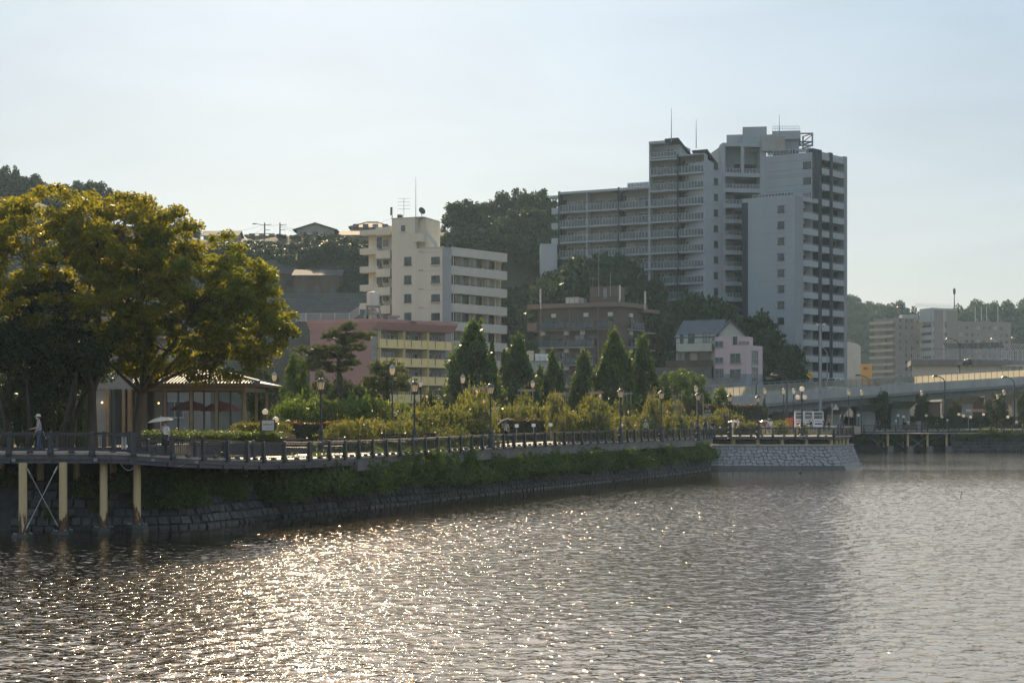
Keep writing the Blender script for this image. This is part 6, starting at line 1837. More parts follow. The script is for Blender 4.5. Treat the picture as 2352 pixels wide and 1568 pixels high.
for k, (d, y, dep, s) in enumerate(((15, 1105, 69, .7), (120, 1180, 68.6, .45), (200, 1130, 69, .8), (225, 1165, 68.8, .5), (290, 1120, 69, .8), (320, 1145, 68.8, .6), (60, 1090, 70.5, .7), (150, 1190, 68.4, .35), (355, 1085, 70.5, .8), (395, 1120, 70, .9), (420, 1090, 71.5, .9))):
    c = P(d, y, dep)
    plant('wall_shrub', 'shrub clinging to the shaded sea wall between the cream piles', 'shrub', wall_v[k % 4], (c.x, c.y, c.z - .2), k, (s, s * .7, s), 'shrubs under the boardwalk')
for k in range(16):
    d = 1990 + 24 * k + wr.uniform(-6, 6); dep = 236.8 if d < 2185 else 234.9
    zb = wr.uniform(1.6, 2.6) if d > 2185 else wr.uniform(1.0, 2.0)
    plant('wall_shrub', 'dark shrub on the far sea wall at the right', 'shrub', wall_v[k % 4], (px(d, dep), dep, zb), k, (1.3, .7, 1.1), 'shrubs on the far sea wall')
# --- small trees on the far lawn
for k, (d, yt, w, dep, lab) in enumerate(((2022, 872, 44, 248, 'spiky dark tree in front of the first bridge piers'), (2120, 902, 38, 250, 'dark tree before the middle of the elevated road'), (2194, 915, 28, 252, 'small slim tree right of the middle bridge pier'), (2290, 898, 52, 250, 'broad small tree before the parked bus'), (2350, 890, 34, 250, 'small tree at the right picture edge'), (1755, 915, 18, 196, 'small dark round tree behind the tall hedge end'))):
    Ht = pz(yt, dep) - 3.3; sx = w * dep / FPX / 2 / 2.6
    plant('park_tree', lab, 'tree', dark_v[k % 2], (px(d, dep), dep, 3.3), k * 2.0, (sx, sx, Ht / 5.4))
# ------------------------------------------------------------------ houses on the hill
def hill_house(d0, d1, yb, ye, yr, dep, deepm, roof, wallm, label, hip=False, gable_end=None, wins=3, turn=0.0, zfoot=4.0, two=False):
    F = Fac((px(d0, dep), dep), (px(d1, dep + turn), dep + turn))
    zb, ze, zr_ = pz(yb, dep), pz(ye, dep), pz(yr, dep)
    t = thing('hill_house', label, 'house', (F.a.x + F.u.x * F.L / 2, dep, zb))
    m = MB(); m.fbox(F, .4, F.L - .4, -deepm, 0, zb - zfoot, ze); m.build('wall', M[wallm], t)
    if hip:
        o = .5; a, b_, c, d_ = F.at(-o + .4, o), F.at(F.L + o - .4, o), F.at(F.L + o - .4, -deepm - o), F.at(-o + .4, -deepm - o)
        r0, r1 = F.at(F.L * .36, -deepm / 2), F.at(F.L * .64, -deepm / 2)
        m = MB(); m.add([(a.x, a.y, ze - .1), (b_.x, b_.y, ze - .1), (c.x, c.y, ze - .1), (d_.x, d_.y, ze - .1), (r0.x, r0.y, zr_), (r1.x, r1.y, zr_), (a.x, a.y, ze - .3), (b_.x, b_.y, ze - .3), (c.x, c.y, ze - .3), (d_.x, d_.y, ze - .3)],
                        [(0, 1, 5, 4), (1, 2, 5), (2, 3, 4, 5), (3, 0, 4), (6, 7, 1, 0), (7, 8, 2, 1), (8, 9, 3, 2), (9, 6, 0, 3), (9, 8, 7, 6)])
        r = m.build('roof', M[roof], t)
        q = MB(); q.tube([(r0.x, r0.y, zr_), (r1.x, r1.y, zr_)], .14, 5)
        for e, g in ((a, r0), (b_, r1)): q.tube([(e.x, e.y, ze), (g.x, g.y, zr_)], .1, 5)
        q.build('roof_ridge', M[roof], r)
    elif gable_end:                                   # gable faces the water
        gu0, gu1 = 0, F.L; mid = F.L / 2
        a, b_, c = F.p3(-.4, .5, ze - .2), F.p3(F.L + .4, .5, ze - .2), F.p3(mid, .5, zr_)
        bk = Vector((F.n.x, F.n.y, 0)) * -(deepm + 1); up = Vector((0, 0, .22))
        m = MB(); m.hexa([a, c, c + bk, a + bk, a + up, c + up, c + bk + up, a + bk + up]); m.hexa([c, b_, b_ + bk, c + bk, c + up, b_ + up, b_ + bk + up, c + bk + up]); r = m.build('roof', M[roof], t)
        m = MB(); m.add([F.p3(.4, 0, ze - .01), F.p3(F.L - .4, 0, ze - .01), F.p3(mid, 0, zr_ - .1)], [(0, 1, 2)]); m.build('gable_wall', M[wallm], t)
    else:
        gable(t, F, .4, F.L - .4, -deepm, 0, ze, zr_, .5, roof, wallmk=wallm)
    rows = (.45,) if not two else (.35, 2.9)
    for rz_ in rows:
        for i in range(wins):
            window(t, F, F.L * (i + .7) / (wins + .4), 0, zb + rz_, 1.3, 1.15, 'dark_frame', 1, False)
    return t
hill_house(463, 548, 560, 541, 527, 334, 7, 'tan_roof', 'plaster_wall', 'ridge house with a weathered tan roof next to the golden tree top', wins=3)
hill_house(527, 592, 572, 557, 542, 330, 7, 'tan_roof', 'plaster_wall', 'ridge house half hidden by scrub with a sunlit sloping roof', wins=2, turn=4)
hill_house(563, 640, 552, 540, 532, 340, 8, 'tan_roof', 'plaster_wall', 'ridge house with a bright sunlit hipped roof beside the first utility pole', hip=True, wins=3)
hill_house(677, 771, 549, 527, 513, 330, 8, 'brown_roof', 'plaster_wall', 'two storey ridge house with its gable facing the water', gable_end=True, wins=3)
hill_house(767, 899, 562, 540, 526, 330, 9, 'tan_roof', 'plaster_wall', 'wide low ridge house left of the cream stair tower', wins=5)
hill_house(802, 900, 530, 521, 504, 345, 9, 'brown_roof', 'plaster_wall', 'ridge house with a brown hipped roof rising behind the wide low one', hip=True, wins=4)
hill_house(974, 1037, 566, 536, 517, 330, 8, 'slate_roof', 'grey_wall', 'grey ridge house right of the cream stair tower', wins=2, two=True, turn=3)
hill_house(605, 686, 660, 624, 594, 300, 8, 'slate_roof', 'timber_wall', 'dark slate roofed house in shade on the slope above the retaining wall', wins=2, turn=3)
hill_house(671, 785, 676, 632, 616, 294, 8, 'slate_roof', 'timber_wall', 'long dark timber house on top of the retaining wall', wins=3, zfoot=1.5)
hill_house(400, 424, 560, 535, 521, 345, 8, 'blue_roof', 'plaster_wall', 'small green roofed house peeking over the golden tree', gable_end=True, wins=1)
rw = thing('retaining_wall', 'tall dark retaining wall of stone courses left of the cream apartment block', 'wall', (px(715, 272), 272, 3.3))
m = MB(); m.box(px(560, 272), px(838, 272), 272, 274, 2.5, pz(738, 272)); m.build('lower_tier', M['retaining_stone'], rw)
m = MB(); m.add([(px(560, 283), 283, pz(738, 283) - 1), (px(842, 283), 283, pz(738, 283) - 1), (px(842, 288), 289, pz(672, 289)), (px(560, 288), 289, pz(672, 289))], [(0, 1, 2, 3)]); m.build('upper_tier', M['retaining_stone'], rw)
m = MB(); m.box(px(560, 272), px(842, 272), 274, 284, pz(738, 272) - .4, pz(738, 272) - .1); m.build('walkway', M['concrete_dark'], rw)
fz_ = pz(738, 272)
fpts = [Vector((px(d, 272.2), 272.2, fz_)) for d in (680, 703, 737, 769, 802)] + [Vector((px(826, 272.2), 272.2, fz_ + 1.3))]
wf = thing('path_fence', 'pale metal fence along the path on top of the retaining wall', 'fence', fpts[0])
for i, p in enumerate(fpts):
    q = MB(); q.box(p.x - .06, p.x + .06, p.y - .06, p.y + .06, p.z, p.z + 1.6); q.build('post', M['alu'], wf)
    if i < len(fpts) - 1:
        q = MB(); n_ = fpts[i + 1]
        for h in (.15, 1.5): beam(q, p + Vector((0, 0, h)), n_ + Vector((0, 0, h)), .05, .07)
        for k in range(1, 18): c = p + (n_ - p) * k / 18; q.box(c.x - .02, c.x + .02, c.y - .02, c.y + .02, c.z + .15, c.z + 1.5)
        tag(q.build('bars', M['alu'], wf), kind='stuff')
for k, (d, yt, dep, lab) in enumerate(((608, 511, 333, 'utility pole with a lamp arm on the ridge beside the sunlit roof'), (643, 511, 335, 'utility pole with crossarms on the ridge left of the gabled house'), (456, 516, 336, 'utility pole on the ridge at the golden tree edge'))):
    z0 = hill_z(px(d, dep), dep); t = thing('utility_pole', lab, 'utility pole', (px(d, dep), dep, z0), 'utility poles on the ridge')
    h = pz(yt, dep) - z0
    q = MB(); q.tube([(0, 0, 0), (0, 0, h)], [.2, .13], 7); local('pole', q, M['concrete_dark'], t)
    q = MB(); q.tube([(-.1, 0, h - .5), (1.5, 0, h - .4)], .06, 4); q.tube([(-.1, 0, h - 1.6), (1.2, 0, h - 1.6)], .06, 4)
    if k == 0: q.tube([(.1, 0, h - .6), (-2.2, 0, h - .2)], .06, 4); q.box(-2.7, -1.9, -.15, .15, h - .35, h - .15)
    local('crossarm', q, M['concrete_dark'], t)
wires = MB()
for (d0, y0, e0), (d1, y1, e1), sg in (((608, 520, 333), (520, 552, 334), 1.0), ((608, 516, 333), (400, 520, 336), 1.5), ((643, 514, 335), (608, 516, 333), .3), ((643, 516, 335), (900, 500, 340), 2.5), ((643, 520, 335), (800, 535, 335), 1.5), ((643, 518, 335), (720, 528, 331), .6), ((900, 500, 340), (1060, 492, 335), 1.0), ((900, 506, 340), (1060, 500, 335), 1.0)):
    a, b_ = P(d0, y0, e0), P(d1, y1, e1)
    wires.tube([a + (b_ - a) * i / 10 + Vector((0, 0, -sg * 4 * (i / 10) * (1 - i / 10))) for i in range(11)], .022, 3)
tag(wires.build('overhead_wires', M['dark_frame']), 'thin overhead wires strung between the ridge poles', 'wires', kind='stuff')

# ------------------------------------------------------------------ restaurant
RS = thing('restaurant', 'low glass walled restaurant with a tiled hipped roof under the golden trees', 'restaurant', (px(430, 98), 98, 3.3))
RF = Fac((px(303, 98), 98), (px(562, 98), 98)); zc_ = pz(897, 98); zfl = 3.35
m = MB(); m.fbox(RF, -.1, RF.L + .05, .02, .12, zc_, zc_ + .3); m.fbox(RF, -.3, RF.L + .9, -.3, .9, zc_ + .32, zc_ + .5); m.build('eave_beam', M['timber_trim'], RS)
m = MB(); m.fbox(RF, 0, RF.L, -8.5, -8.3, zfl, zfl + .9); m.fbox(RF, 0, .15, -8.3, -.2, zfl, zc_); m.fbox(RF, 0, RF.L, -8.3, -.05, zc_ + .05, zc_ + .28); m.fbox(RF, 0, RF.L, -8.3, 0, zfl - .3, zfl + .02); m.build('wall', M['plaster_wall'], RS)
cols = [303, 379, 440, 497.5, 561]
for d in cols:
    m = MB(); u = RF.u_of(d); m.fbox(RF, u - .09, u + .09, -.1, .1, zfl, zc_); m.build('column', M['timber_trim'], RS)
zsl = pz(982, 98)
for i, (a, b_) in enumerate(zip(cols, cols[1:])):
    u0, u1_ = RF.u_of(a) + .09, RF.u_of(b_) - .09; um = (u0 + u1_) / 2
    for x0, x1 in ((u0, um), (um, u1_)):
        m = MB(); m.fbox(RF, x0, x0 + .05, -.03, .05, zfl, zc_); m.fbox(RF, x1 - .05, x1, -.03, .05, zfl, zc_); m.fbox(RF, x0 + .05, x1 - .05, -.03, .05, zc_ - .06, zc_); m.fbox(RF, x0 + .05, x1 - .05, -.03, .05, zfl + .3, zfl + .38)
        o = m.build('window', M['dark_frame'], RS)
        m = MB(); m.quad(RF.p3(x0 + .05, 0, zfl + .38), RF.p3(x1 - .05, 0, zfl + .38), RF.p3(x1 - .05, 0, zc_ - .06), RF.p3(x0 + .05, 0, zc_ - .06)); m.build('pane', M['shop_glass'], o)
RE = Fac((px(562, 98), 98), (px(562, 98) + .8, 106.3))
for k in range(3):
    m = MB(); m.fbox(RE, RE.L * k / 3, RE.L * k / 3 + .1, -.08, .08, zfl, zc_); m.build('column', M['timber_trim'], RS)
zrg = pz(846, 102.5); ze_ = zc_ + .5
e = [RF.at(-1.2, 1.1), RF.at(RF.L + 1.15, 1.1), RF.at(RF.L + 1.15, -9.3), RF.at(-1.2, -9.3)]; r0, r1 = RF.at(1.0, -4.1), RF.at(RF.L - 3.4, -4.1)
m = MB(); m.add([(a.x, a.y, ze_) for a in e] + [(r0.x, r0.y, zrg), (r1.x, r1.y, zrg)] + [(a.x, a.y, ze_ - .08) for a in e], [(0, 1, 5, 4), (1, 2, 5), (2, 3, 4, 5), (3, 0, 4), (6, 7, 1, 0), (7, 8, 2, 1), (8, 9, 3, 2), (9, 6, 0, 3), (9, 8, 7, 6)])
ro = m.build('roof', M['tile_roof'], RS)
q = MB(); tm = MB(); tm.lathe((0, 0, 0), [(.06, 0), (.06, 1)], 6)
nt_ = 0
for i in range(44):                                   # ribs of rounded tiles running up the front slope
    u = -1.1 + (RF.L + 2.1) * i / 43
    top = min(1.0, (RF.L + 1.15 - u) / 4.5, (u + 1.25) / 2.2)
    a = RF.p3(u, 1.12, ze_ + .02); b_ = RF.p3(u, 1.12 - 5.2 * top, ze_ + (zrg - ze_) * top + .02)
    t1 = MB(); t1.tube([a, a + (b_ - a) * .5, b_], .055, 6); t1.build('tile', M['tile_course'], ro)
q.tube([(r0.x, r0.y, zrg + .05), (r1.x, r1.y, zrg + .05)], .13, 6); q.tube([(r1.x, r1.y, zrg + .05), (e[1].x, e[1].y, ze_ + .08)], .1, 6); q.tube([(r1.x, r1.y, zrg + .05), (e[2].x, e[2].y, ze_ + .08)], .1, 6)
q.build('roof_ridge', M['tile_roof'], ro)
RL = Fac((px(165, 96), 96), (px(303, 96), 96))
m = MB(); m.fbox(RL, 0, RL.L, -.25, 0, pz(893, 96), pz(852, 96)); m.fbox(RL, RL.L * .32, RL.L * .70, -.3, -.1, 3.3, pz(893, 96)); m.build('fascia_wall', M['plaster_wall'], RS)
m = MB(); m.fbox(RL, -1, RL.L, -6, -5.7, 3.3, pz(893, 96)); m.fbox(RL, 0, RL.L, -5.6, -.26, pz(893, 96), pz(893, 96) + .3); m.build('back_wall', M['timber_wall'], RS)
for d in (248, 284, 297):
    m = MB(); u = RL.u_of(d); m.fbox(RL, u - .1, u + .1, -.2, .06, 3.3, pz(893, 96)); m.build('column', M['timber_trim'], RS)
for d0, d1 in ((251, 282), (286, 296)):
    u0, u1_ = RL.u_of(d0) + .1, RL.u_of(d1) - .1
    m = MB(); m.fbox(RL, u0, u0 + .06, -.1, 0, 3.4, pz(895, 96)); m.fbox(RL, u1_ - .06, u1_, -.1, 0, 3.4, pz(895, 96)); o = m.build('glass_door', M['dark_frame'], RS)
    m = MB(); m.quad(RL.p3(u0 + .06, -.05, 3.4), RL.p3(u1_ - .06, -.05, 3.4), RL.p3(u1_ - .06, -.05, pz(895, 96)), RL.p3(u0 + .06, -.05, pz(895, 96))); m.build('pane', M['shop_glass'], o)
em = bpy.data.materials.new('lamp_lit'); em.use_nodes = True
em.node_tree.nodes['Principled BSDF'].inputs['Emission Color'].default_value = (1, .55, .12, 1); em.node_tree.nodes['Principled BSDF'].inputs['Emission Strength'].default_value = 9
for d, y, dep, lab in ((234.5, 923.5, 95.6, 'tiny lit orange wall lamp beside the thick tree trunk'), (364.5, 925, 101, 'tiny lit orange lamp hanging inside the restaurant window')):
    c = P(d, y, dep); tag(MB().ball(c, .055, 8, 6).build('wall_lamp', em), lab, 'lamp')
# white awning, far hall house roofs behind the golden trees
hs = thing('tile_roof_house', 'house with a sunlit grey tiled roof glimpsed through the golden trees', 'house', (px(330, 130), 130, 3.3))
FH = Fac((px(170, 128), 128), (px(440, 128), 128))
m = MB(); m.fbox(FH, 0, FH.L, -8, 0, 3, pz(770, 128)); m.build('wall', M['plaster_wall'], hs); gable(hs, FH, 0, FH.L, -8, 0, pz(770, 128), pz(705, 128), .6, 'tan_roof')
for i in range(4): window(hs, FH, FH.L * (i + .6) / 4.2, 0, 5.2, 1.5, 1.4, 'white_trim')
hs2 = thing('tile_roof_house', 'house with a dark tiled roof glimpsed behind the left golden tree', 'house', (px(60, 126), 126, 3.3))
FH = Fac((px(-40, 126), 126), (px(130, 126), 126))
m = MB(); m.fbox(FH, 0, FH.L, -8, 0, 3, pz(800, 126)); m.build('wall', M['plaster_wall'], hs2); gable(hs2, FH, 0, FH.L, -8, 0, pz(800, 126), pz(745, 126), .6, 'slate_roof')
for i in range(3): window(hs2, FH, FH.L * (i + .6) / 3.2, 0, 5.0, 1.5, 1.4, 'white_trim')
def parasol(name, label, c, r, h, cloth, group=None, ribs=8, pole=True, tilt=(0, 0), top=.35, parent_cat='parasol'):
    t = thing(name, label, parent_cat, c, group)
    m = MB(); tx, ty = tilt
    ring, ring2 = [], []
    for k in range(ribs):
        a = 6.283 * k / ribs
        ring.append(Vector((r * math.cos(a), r * math.sin(a), h - top + tx * r * math.cos(a) + ty * r * math.sin(a))))
        ring2.append(Vector((r * .55 * math.cos(a), r * .55 * math.sin(a), h - top * .32 + tx * r * .55 * math.cos(a) + ty * r * .55 * math.sin(a))))
    ap = Vector((0, 0, h))
    m.add(ring + ring2 + [ap], [(k, (k + 1) % ribs, ribs + (k + 1) % ribs, ribs + k) for k in range(ribs)] + [(ribs + k, ribs + (k + 1) % ribs, 2 * ribs) for k in range(ribs)])
    local('canopy', m, M[cloth], t)
    q = MB(); q.tube([(0, 0, 0), (0, 0, h + .06)], .022 if r < .8 else .04, 6)
    local('shaft', q, M['alu'], t)
    q = MB()
    for k in range(ribs): q.tube([ap - Vector((0, 0, .02)), ring2[k] - Vector((0, 0, .015)), ring[k] - Vector((0, 0, .01))], .006 if r < .8 else .015, 3)
    local('ribs', q, M['alu'], t)
    return t
parasol('garden_parasol', 'red garden parasol seen through the restaurant glass, left one', (px(437, 103), 103, 3.4), 1.45, 2.95, 'red_cloth', 'red parasols', top=.7)
parasol('garden_parasol', 'red garden parasol seen through the restaurant glass, right one', (px(508, 103), 103, 3.4), 1.45, 2.9, 'red_cloth', 'red parasols', top=.7)
# brick planter, its plants and the sign
pl = thing('brick_planter', 'low red brick planter in front of the restaurant windows', 'planter', (px(540, 86), 86, 3.1))
m = MB(); A, B = (px(436, 88), 88), (px(646, 84.5), 84.5); FPl = Fac(A, B); zpt = pz(998, 86)
for k in range(10):                                   # stepped back courses of brick
    m.fbox(FPl, 0, FPl.L, -1.3, -.006 * (k % 2), 3.0 + (zpt - 3.0) * k / 10, 3.0 + (zpt - 3.0) * (k + 1) / 10 - .004)
m.build('brick_wall', M['planter_brick'], pl)
m = MB(); m.fbox(FPl, .1, FPl.L - .1, -1.2, -.1, zpt, zpt + .03); m.build('soil', M['hill_soil'], pl)
def strap(seed, n, ln):
    rg = random.Random(seed); m = MB()
    for k in range(n):
        a = rg.random() * 6.28; e = rg.uniform(.5, 1.35); l = ln * rg.uniform(.7, 1.1)
        dv = Vector((math.cos(a) * math.cos(e), math.sin(a) * math.cos(e), math.sin(e))); s = Vector((-math.sin(a), math.cos(a), 0)) * .028
        p1, p2 = dv * l * .55, dv * l - Vector((0, 0, l * .12))
        m.add([-s, s, p1 + s * 1.2, p1 - s * 1.2, p2], [(0, 1, 2, 3), (3, 2, 4)])
    return m.mesh('straps', M['leaf_dark'])
st_v = [strap(3, 30, .75), strap(4, 26, .65)]
for k, d in enumerate((355, 372, 398, 418, 437, 455, 470, 485, 512, 520, 540, 556)):
    plant('strap_leaf_plant', 'dark spiky strap leaved plant under the restaurant windows', 'plant', [('straps', st_v[k % 2])], (px(d, 93), 93, 3.85 if d > 430 else 3.5), k, 1.0, 'spiky plants below the windows')
for k, d in enumerate((345, 372, 400, 430, 455, 480, 505, 530, 552, 575, 592, 632)):
    dep = 90.5 if d < 440 else 86.6 - (d - 440) * .012
    plant('planter_shrub', 'low green plant spilling over the planter edge', 'shrub', wall_v[k % 4], (px(d, dep), dep, zpt - .25), k, (.7, .5, .42), 'plants in the brick planter')
for k, (d, y) in enumerate(((560, 970), (575, 965), (592, 975), (640, 972))):
    plant('planter_shrub', 'sunlit bush behind the restaurant sign', 'bush', pale_v[1], (px(d, 89), 89, 3.7), k, (.7, .7, 1.0), 'sunlit bushes behind the sign')
sgd = 85.3
SG = thing('restaurant_sign', 'square white restaurant sign board with red lettering on the planter', 'sign', (px(613, sgd), sgd, zpt))
xs0, xs1, z0, z1 = px(598, sgd), px(629, sgd), pz(988, sgd), pz(964.5, sgd)
m = MB(); m.box(xs0, xs1 + .04, sgd, sgd + .22, z0 - .05, z1 + .05); m.build('board', M['dark_frame'], SG)
m = MB(); m.box(xs0 + .09, xs1, sgd - .012, sgd, z0, z1); m.build('face', M['white_paint'], SG)
for x in (xs0 + .12, xs1 - .1):
    m = MB(); m.box(x - .04, x + .04, sgd + .06, sgd + .14, zpt - .3, z0 - .05); m.build('leg', M['dark_frame'], SG)
def text_part(name, body, size, loc, parent, mk, ext=.004, align='CENTER'):
    c = bpy.data.curves.new(name, 'FONT'); c.body = body; c.size = size; c.extrude = ext; c.align_x = align
    c.materials.append(M[mk])
    tmp = bpy.data.objects.new('tmp', c); COL.objects.link(tmp)
    bpy.context.view_layer.update()
    me = bpy.data.meshes.new_from_object(tmp.evaluated_get(bpy.context.evaluated_depsgraph_get()))
    bpy.data.objects.remove(tmp)
    if not me.materials: me.materials.append(M[mk])
    me.name = name
    o = link(name, me, parent, loc); o.rotation_euler = (R(90), 0, 0)
    return o
text_part('lettering', 'AMALFI', .17, ((xs0 + .09 + xs1) / 2, sgd - .018, z0 + .29), SG, 'sign_red', .006)
text_part('lettering', 'Marina Via', .085, ((xs0 + .09 + xs1) / 2 + .08, sgd - .018, z0 + .12), SG, 'sign_grey')

# ------------------------------------------------------------------ lamps
def lantern_meshes():
    out = []
    q = MB(); q.lathe((0, 0, 0), [(.25, 0), (.25, .1), (.2, .14), (.19, .55), (.23, .62), (.15, .7), (.12, .95), (.16, 1.0), (.155, 1.18), (.09, 1.3), (.06, 1.38), (.055, 3.35), (.075, 3.38), (.06, 3.45), (.10, 3.52)], 12)
    out.append(('post', q.mesh('post', M['rail_paint'])))
    q = MB(); q.lathe((0, 0, 0), [(.145, 3.52), (.24, 3.93)], 6); out.append(('glass', q.mesh('glass', M['lamp_glass'])))
    q = MB()
    for k in range(6):
        a = 6.283 * k / 6; q.tube([(.148 * math.cos(a), .148 * math.sin(a), 3.51), (.245 * math.cos(a), .245 * math.sin(a), 3.94)], .013, 4)
    q.lathe((0, 0, 0), [(.30, 3.93), (.29, 3.97), (.2, 4.04), (.15, 4.12), (.05, 4.16), (.06, 4.22), (.02, 4.27), (.015, 4.36)], 12)
    for k in range(3): a = 2.1 * k; q.tube([(.06 * math.cos(a), .06 * math.sin(a), 3.3), (.11 * math.cos(a), .11 * math.sin(a), 3.52)], .012, 4)
    out.append(('cap', q.mesh('cap', M['rail_paint'])))
    return out
lm_ = lantern_meshes()
LABL = ['nearest', 'second', 'third', 'fourth', 'fifth', 'sixth', 'seventh', 'eighth']
for k, (d, yt) in enumerate(((737, 857), (952, 865), (1126.5, 871.5), (1425.6, 884.5), (1519, 889.4), (1603.5, 894.2), (1676.7, 898.3), (1741, 901.3))):
    dep = (3.25 + 4.36 - EYE) * FPX / (962 - yt)
    plant('street_lantern', LABL[k] + ' of the row of black old fashioned lanterns on the promenade', 'street lamp', lm_, (px(d, dep), dep, gz(px(d, dep), dep)), 0, 1.0, 'old fashioned lanterns along the promenade')
q1 = MB(); q1.lathe((0, 0, 0), [(.16, 0), (.16, .15), (.09, .25), (.085, 1.6), (.06, 1.7), (.05, 4.8), (.09, 4.85)], 10)
q2 = MB(); q2.lathe((0, 0, 0), [(.10, 4.85), (.17, 5.0), (.2, 5.2), (.19, 5.32)], 12)
q3 = MB(); q3.lathe((0, 0, 0), [(.23, 5.32), (.22, 5.38), (.12, 5.5), (.04, 5.56), (.05, 5.6), (.015, 5.66)], 12)
ac_ = [('post', q1.mesh('post', M['rail_paint'])), ('glass', q2.mesh('glass', M['lamp_glass'])), ('cap', q3.mesh('cap', M['steel_pole']))]
for k, (d, yt, lab) in enumerate(((901, 833, 'tall acorn lamp in front of the second pine'), (630, 851, 'tall acorn lamp beside the bright green tree'), (966, 868, 'tall acorn lamp close behind the second lantern'), (1063, 857, 'tall acorn lamp before the first cone shaped tree'), (1223.7, 870, 'tall acorn lamp between the second and third cone shaped trees'), (1598.6, 883, 'tall acorn lamp by the feathery bush tree'), (1757, 888.6, 'tall acorn lamp above the hedge end'), (1800, 888.5, 'tall acorn lamp left of the vending machines, first'), (1823, 888.5, 'tall acorn lamp left of the vending machines, second'),
                                  (1949.7, 891.8, 'tall acorn lamp right of the vending machines'), (1979, 893, 'tall acorn lamp beside the round blue road sign'), (2117, 893.3, 'tall acorn lamp within the middle tree of the far lawn'), (2291, 904, 'tall acorn lamp standing on the far pier edge'), (2306, 892.4, 'tall acorn lamp before the broad small tree at right'))):
    dep = (3.3 + 5.66 - EYE) * FPX / (962 - yt)
    plant('acorn_lamp', lab, 'street lamp', ac_, (px(d, dep), dep, 3.28), 0, 1.0, 'acorn lamps of the park')
gq = MB(); gq.lathe((0, 0, 0), [(.1, 0), (.1, .12), (.07, .2), (.07, 1.55), (.12, 1.6), (.12, 1.66)], 10)
gb = MB().ball((0, 0, 1.86), .23, 14, 9)
gl_ = [('post', gq.mesh('post', M['rail_paint'])), ('globe', gb.mesh('globe', M['globe_glass'], smooth=True))]
z3 = lambda zx, zy: (1952.3 + zx * .16993, 849.8 + zy * .16993)
for k, (d, y, dep, lab) in enumerate(((609, 945, 92, 'white globe lamp above the left corner of the restaurant sign'), (633, 963, 88.5, 'white globe lamp touching the right side of the restaurant sign'), (661.5, 969.5, 97, 'white globe lamp at the end of the long hedge'), (907.3, 949.7, 110, 'white globe lamp beside the foot of the acorn lamp in the bushes'),
                                      (*z3(113, 610), 222, 'first white globe lamp right of the viewing deck'), (*z3(650, 612), 240, 'white globe lamp behind the small notice on the lawn'), (*z3(725, 628), 238, 'white globe lamp just right of the notice on the lawn'), (*z3(1030, 612), 240, 'white globe lamp at the flower bed end'), (*z3(1247, 630), 238, 'white globe lamp right of the dark walker'), (*z3(1470, 595), 246, 'white globe lamp before the bridge pier'), (*z3(1535, 616), 240, 'white globe lamp at the curved path'), (*z3(1630, 633), 238, 'white globe lamp right of the curved path'), (*z3(1805, 596), 246, 'white globe lamp under the parked bus'), (*z3(2134, 632), 238, 'last white globe lamp at the right'))):
    s = 1.0 if dep > 150 else .82
    z = pz(y, dep) - 1.86 * s
    plant('globe_lamp', lab, 'lamp', gl_, (px(d, dep), dep, z), 0, s, 'white globe lamps')
tl_ = thing('triple_globe_lamp', 'ornate black lamp with three white globes on the viewing deck', 'street lamp', (px(1842, 158.6), 158.6, 3.3))
q = MB(); q.lathe((0, 0, 0), [(.3, 0), (.3, .12), (.22, .2), (.2, .8), (.24, .86), (.15, .95), (.13, 1.35), (.17, 1.42), (.1, 1.5), (.075, 3.6), (.13, 3.7), (.2, 3.8), (.1, 3.95), (.07, 4.6), (.12, 4.68)], 12)
for k in range(3): a = -1.57 + 2.094 * k + .5; q.tube([(0, 0, 3.6), (.3 * math.cos(a), .3 * math.sin(a), 3.55), (.44 * math.cos(a), .44 * math.sin(a), 3.85)], .035, 5)
local('post', q, M['rail_paint'], tl_)
for k in range(3): a = -1.57 + 2.094 * k + .5; local('globe', MB().ball((.44 * math.cos(a), .44 * math.sin(a), 4.08), .25, 14, 9), M['globe_glass'], tl_, True)
local('globe', MB().ball((0, 0, 4.95), .28, 14, 9), M['globe_glass'], tl_, True)
def road_lamp(label, d_head, d_pole, y_head, dep, base_z, mk='rail_paint', name='road_lamp', rise=1.0, double=False):
    x0, x1 = px(d_head, dep), px(d_pole, dep); zt = pz(y_head, dep)
    t = thing(name, label, 'street lamp', (x1, dep, base_z), 'curved road lamps')
    q = MB(); R_ = x1 - x0
    pts = [(x1, dep, base_z), (x1, dep, base_z + (zt - base_z) * .5), (x1, dep, zt - abs(R_) * .7 * rise)]
    for k in range(1, 7): a = k / 6 * 1.45; pts.append((x1 - R_ * .95 * (1 - math.cos(a)) / (1 - math.cos(1.45)) , dep, zt - abs(R_) * .7 * rise * (1 - math.sin(a) / math.sin(1.45)) + .03))
    q.tube(pts, [.14, .11, .1] + [.09 - .006 * k for k in range(6)], 7); q.build('pole', M[mk], t)
    q = MB(); s = 1 if R_ > 0 else -1
    q.hexa([(x0 - .5, dep - .25, zt - .1), (x0 + .5, dep - .25, zt - .1), (x0 + .5, dep + .25, zt - .1), (x0 - .5, dep + .25, zt - .1), (x0 - .25, dep - .12, zt + .16), (x0 + .3, dep - .12, zt + .16), (x0 + .3, dep + .12, zt + .16), (x0 - .25, dep + .12, zt + .16)]); q.build('head', M[mk], t)
    q = MB(); q.hexa([(x0 - .3, dep - .2, zt - .2), (x0 + .3, dep - .2, zt - .2), (x0 + .3, dep + .2, zt - .2), (x0 - .3, dep + .2, zt - .2), (x0 - .45, dep - .22, zt - .105), (x0 + .45, dep - .22, zt - .105), (x0 + .45, dep + .22, zt - .105), (x0 - .45, dep + .22, zt - .105)]); q.build('glass', M['lamp_glass'], t)
    return t
road_lamp('dark curved road lamp left of the vending machines before the elevated road', 1779, 1807.5, 858, 196, 3.3)
